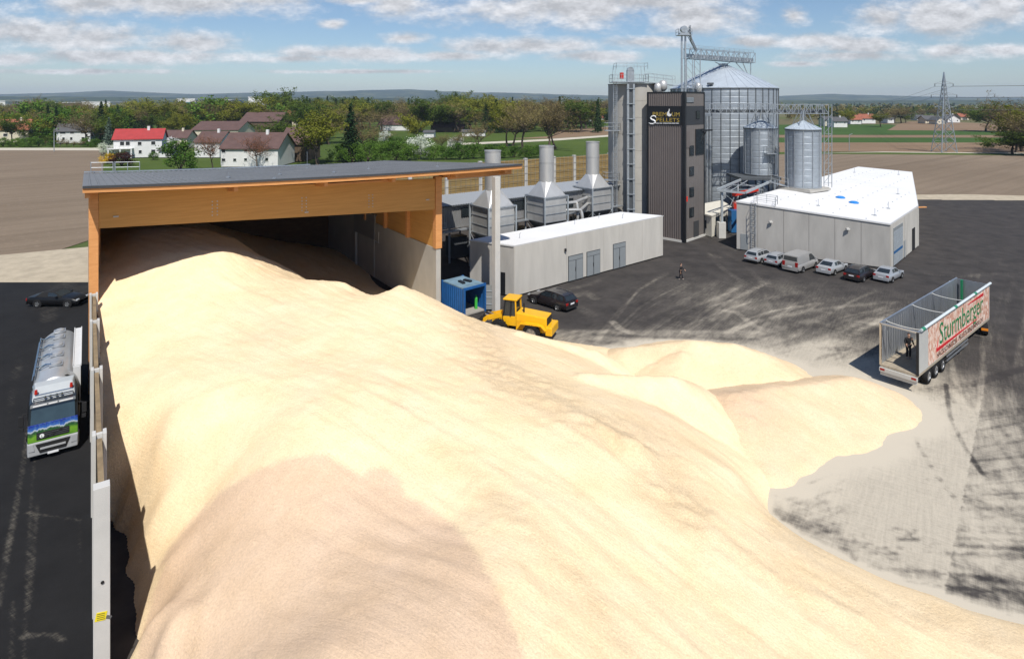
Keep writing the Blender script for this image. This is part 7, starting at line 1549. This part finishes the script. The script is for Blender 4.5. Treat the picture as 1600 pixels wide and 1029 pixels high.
# trees one can name
for a in (('leafy',12,178,216,'yellow-green tree at the far left behind the orange-roofed house'),('green',20,180,226,'green tree standing in front of the left-edge house'),('bare',37,147,205,'tall bare tree rising above the white halls at far left'),('green',52,194,222,'round green bush-like tree right of the left-edge house',1.3),('conifer',75,163,223,'left one of two dark conifers beside the grey-roofed house'),('conifer',88,165,223,'right one of two dark conifers beside the grey-roofed house'),('bare',63,166,212,'bare tree left of the pair of dark conifers'),('green',77,211,226,'small round bush by the street lamp on the left',1.4),
   ('bare',113,165,216,'spreading bare tree above the grey-roofed house',1.25),('bare',139,166,226,'big bare tree right of the grey-roofed house',1.2),('conifer',158,158,222,'tall thin dark conifer left of the red-roofed house'),('spruce',170,183,238,'blue-grey spruce in front of the red-roofed house side'),('conifer',184,164,214,'slim dark conifer above the left end of the red roof'),('leafy',196,162,206,'yellow-green tree just above the red roof'),('conifer',212,165,206,'left of three dark conifers above the red roof'),('conifer',223,163,206,'middle of three dark conifers above the red roof'),('conifer',235,167,206,'right of three dark conifers above the red roof'),
   ('leafy',262,180,212,'rounded yellow-green tree right of the red roof',1.2),('leafy',284,179,212,'yellow-green tree left of the barn conifers',1.1),('conifer',303,164,200,'taller of two dark conifers behind the brown barns'),('conifer',317,173,200,'shorter of two dark conifers behind the brown barns'),('shrub',281,219,266,'dense dark green fruit tree right of the red-roofed house',1.15),('russet',333,206,264,'pruned bare reddish tree in front of the farmhouse wing',0.9),('russet',402,208,264,'bare reddish tree in front of the farmhouse front wall',1.1),
   ('leafy',497,173,258,'big yellow-green tree beside the open farm barn',1.25),('conifer',548,160,252,'tall dark conifer right of the big yellow-green tree',1.25),('bare',575,172,248,'bare tree right of the tall dark conifer',1.2),('leafy',656,175,224,'yellow-green tree above the white blossom shrub',1.15),('green',430,137,196,'tallest green tree on the left horizon above the barns',1.2),('leafy',330,152,199,'rounded light green tree above the brown barns',1.2),('green',352,156,197,'green tree right of the rounded light green one'),('bare',800,158,232,'bare tree above the left exhaust stack',1.05),('bare',817,150,238,'bare tree between the left and middle exhaust stacks',0.95),('bare',856,148,236,'bare tree directly behind the middle exhaust stack'),('bare',868,150,232,'bare tree just right of the middle exhaust stack',0.9),('leafy',792,162,228,'sparse yellow-green tree left of the stack-side bare trees'),
   ('bare',688,205,234,'small bare orchard tree left of the white shed'),('bare',712,205,236,'small bare orchard tree in front of the white shed'),('bare',745,180,236,'bare orchard tree above the left stack'),
   ('bare',1597,140,236,'tallest tree in the clump at the right edge',1.1),('leafy',1588,165,238,'yellowish tree in the clump at the right edge'),('bare',1574,172,226,'brownish tree left in the clump at the right edge',1.2),('green',1560,158,206,'green tree at the left end of the right-edge clump',1.3,),('green',1540,163,205,'low green tree left of the right-edge clump',1.5),('green',1582,205,240,'dark undergrowth bush at the foot of the right-edge clump',2.2),('green',1606,200,242,'dark bush at the right border below the tall trees',2.0),('bare',1612,160,243,'bare tree cut off by the right border'),
   ('leafy',1324,171,197,'round yellow-green tree among the far hamlet houses left'),('leafy',1376,176,198,'round yellow-green tree at the right of the far hamlet',1.5),('bare',1398,164,192,'bare tree above the flat white cube house',1.3),('bare',1408,162,192,'tall bare tree right of the flat white cube house',1.3),('green',1415,178,192,'low green trees right of the far hamlet',2.2)):
    tree(*a[:4], label=a[4], wide=a[5] if len(a) > 5 else 1.0)
tree('blossom',166,222,240,'white blossoming shrub in front of the blue-grey spruce',1.2); tree('gold',168,240,255,'golden yellow shrub left of the barn roof railing',1.3); tree('plum',190,238,258,'dark purple shrub behind the barn roof railing',1.6); tree('shrub',240,237,249,'clipped round bush on the lawn of the red-roofed house',1.1); tree('blossom',265,214,238,'pale blossoming tree between the red-roofed house and fruit tree',1.0); tree('green',181,236,254,'green bush between the golden and purple shrubs',1.4)
tree('blossom',655,212,248,'big white-blossomed shrub in the hedge',1.05); tree('blossom',712,213,233,'white-blossomed shrub right in the hedge',1.1); tree('blossom',602,205,222,'pale blossoming tree in the meadow behind the hedge',1.2)
HEDGE = 'hedge shrubs behind the barn roof'
hx = [(530,226,252),(552,224,253),(575,222,252),(598,226,252),(618,220,251),(636,224,250),(676,226,249),(697,226,248),(718,222,248),(740,224,247),(762,226,246),(783,226,246),(803,228,245),(826,227,246),(845,226,245),(588,214,236),(614,212,232),(640,212,232)]
for i, (x, tp, bs_) in enumerate(hx): tree('shrub', x, tp, bs_, None, 1.25, HEDGE)
for i in range(14): x = 5+i*11; tree(random.choice(('shrub','shrub','bare')), x, 214+random.uniform(0,6), 227+random.uniform(0,3), None, 1.3, 'garden shrubs behind the left field')
for x, tp, bs_ in ((882,176,196),(895,176,197),(908,177,197),(922,178,197),(935,180,198)): tree('shrub', x, tp+6, bs_, None, 1.4, 'shrubs before the red farm roofs')
# tree belts
rt_ = random.Random(5)
for i in range(64):
    x = rt_.uniform(0, 520); bs_ = rt_.uniform(205, 226)
    if 175 < x < 300 and bs_ > 212: bs_ = 209
    if 300 < x < 440 and bs_ > 205: bs_ = 205
    tree(rt_.choices(('leafy','green','bare','shrub','conifer'), (4,2,3,2,0.7))[0], x, bs_-rt_.uniform(34,54), bs_, None, rt_.uniform(1.0,1.4), 'garden trees between the village houses')
for i in range(95):
    x = rt_.uniform(-10, 560); bs_ = rt_.uniform(183, 206); kind = rt_.choices(('leafy','green','bare','conifer'), (3,1.5,5.5,3.2))[0]; tree(kind, x, rt_.uniform(152,168), bs_, None, rt_.uniform(1.05,1.5), 'trees of the village belt')
for i in range(34): x = 448+i*3.6+rt_.uniform(-1.5,1.5); tree('conifer' if i % 4 else 'green', x, rt_.uniform(149,160), rt_.uniform(184,192), None, rt_.uniform(1.0,1.4), 'conifers of the wood behind the farm')
for i in range(105):
    x = rt_.uniform(550, 960); bs_ = rt_.uniform(184, 208); kind = rt_.choices(('leafy','green','bare','conifer'), (2.6,1.2,6.5,2.2))[0]; tree(kind, x, rt_.uniform(149,166), bs_, None, rt_.uniform(1.05,1.5), 'trees of the middle belt')
for i in range(26): x = 880+i*3.1; tree('conifer', x, rt_.uniform(157,162), rt_.uniform(178,182), None, 1.3, 'conifer row left of the concrete silo')
for x in (700,708,716,724,760,768,776): tree('green' if x < 720 else 'leafy', x, rt_.uniform(141,150), 188, None, 1.2, 'trees of the middle belt')
for i in range(60):
    x = rt_.uniform(1280, 1540); kind = rt_.choices(('leafy','green','bare','conifer'), (2,2,5,1.5))[0]; tree(kind, x, rt_.uniform(163,173), rt_.uniform(177,186), None, rt_.uniform(1.1,1.6), 'trees of the right-hand far belt')
# labels for the belts: kind and place counted along the belt
def ordn(n): return f"{n}{'th' if 10 <= n % 100 <= 20 else {1:'st',2:'nd',3:'rd'}.get(n % 10,'th')}"
KW = {'leafy':'yellow-green tree','green':'green tree','bare':'bare brown tree','russet':'reddish bare tree','conifer':'dark conifer','spruce':'blue spruce','shrub':'green shrub','blossom':'white shrub','gold':'golden shrub','plum':'purple shrub'}
sets = {}
for t, kind, x, auto, bs_ in TREES:
    if auto: sets.setdefault((t.get('group',''), kind), []).append((x, t))
for (g_, kind), lst in sets.items():
    lst.sort(key=lambda q: q[0])
    for i, (x, t) in enumerate(lst): t['label'] = f"{ordn(i+1)} {KW[kind]} from the left among the {g_}"
# far woods as one mass, then the hills
rng = np.random.default_rng(3); cs = []; cols = []
fw = {'leafy':[], 'bare':[], 'conifer':[]}
N_ = 7000
Yf = 560+np.exp(rng.uniform(0, math.log(2400), N_)); pxs = rng.uniform(-300, 1900, N_)
dens = fbm(pxs/60.0, Yf/160.0, 9, 3)
for i in range(N_):
    Y = Yf[i]; x = gx(pxs[i], Y)
    if dens[i] < 0.44 or (960 < pxs[i] and Y < 620): continue
    k = 'conifer' if fbm(np.array([x/120.0]), np.array([Y/120.0]), 21, 2)[0] > 0.56 else rng.choice(['leafy','bare','bare']); h = rng.uniform(9,16); n = int(np.clip(90*600/Y, 22, 90)); r = h*0.33
    p_ = rng.normal(size=(n,3)); p_ /= np.linalg.norm(p_,axis=1)[:,None]; p_ *= rng.uniform(0.45,1.0,size=(n,1)); p_ = p_*np.array([r,r,h*0.45])+np.array([x,Y,h*0.52]); fw[k].append(np.concatenate([p_, np.full((n,1), np.clip(Y/480.0, 1.2, 4.0))],1))
for k, lst in fw.items():
    cen = np.concatenate(lst); me = card_mesh('far_wood', cards(rng, cen[:,:3], cen[:,3:4]), LEAF[k]); o = stuff(bpy.data.objects.new('far_wood', me)); COL.objects.link(o); tag(o, {'leafy':'yellow-green far woods towards the horizon','bare':'brownish leafless far woods towards the horizon','conifer':'dark evergreen far woods towards the horizon'}[k], 'woods')
m, nt, p = new_mat('wooded_hills', 0.95, 0.05); nb_ = noise_node(nt, 0.004, 6, 0.7, (1,0.6,1)); nt.links.new(ramp(nt, nb_, [(0.40,(0.018,0.034,0.016)),(0.52,(0.035,0.055,0.022)),(0.58,(0.10,0.11,0.05)),(0.70,(0.05,0.075,0.028))]), p.inputs['Base Color'])
def hills(Y0, depth, prof, seed, amp):
    xs_ = np.linspace(-1.35*Y0, 1.35*Y0, 260); us_ = np.linspace(0, 1, 14); X, Uu = np.meshgrid(xs_, us_); Y = Y0+depth*Uu
    px_ = 800+X/Y*F; base = np.interp(px_, [q[0] for q in prof], [HC-(q[1]-YH)*(Y0+depth*0.6)/F for q in prof]); Z = base*np.sin(np.clip(Uu*1.25,0,1)*math.pi/2)*(0.82+0.36*fbm(X/900.0, Y/900.0, seed, 4))+amp*(fbm(X/120.0,Y/120.0,seed+7,3)-0.5)*Uu
    Z[0,:] = -1
    return structure(grid_mesh('hills', X, Y, Z, np.ones((13,259),bool), [m]))
hills(3200, 1600, [(-400,153),(0,150),(100,151),(300,153),(500,152),(700,154),(950,156),(1300,157),(2000,156)], 4, 8)
hills(6200, 2600, [(-400,147),(0,146),(110,144),(165,141),(300,147),(400,144),(480,142.5),(560,140.5),(640,140),(700,143),(850,147),(950,149),(1210,151),(1300,147),(1420,150),(1530,152),(2000,150)], 14, 10)
# the air: a closed box of thin even haze around camera and land
hb_ = MB(); hb_.box2((-11500,-250,-1.4),(11500,9600,210)); hz_ = hb_.build('haze', bpy.data.materials.new('haze_air')); stuff(hz_); hm = hz_.data.materials[0]; hm.use_nodes = True; nt = hm.node_tree; nt.nodes.clear()
out = nd(nt,'ShaderNodeOutputMaterial'); pv = nd(nt,'ShaderNodeVolumePrincipled'); pv.inputs['Color'].default_value = (0.62,0.76,0.97,1); pv.inputs['Density'].default_value = 0.00008; pv.inputs['Anisotropy'].default_value = 0.0; nt.links.new(pv.outputs[0], out.inputs['Volume'])
tag(hz_, 'thin pale blue haze over the far land', 'haze')
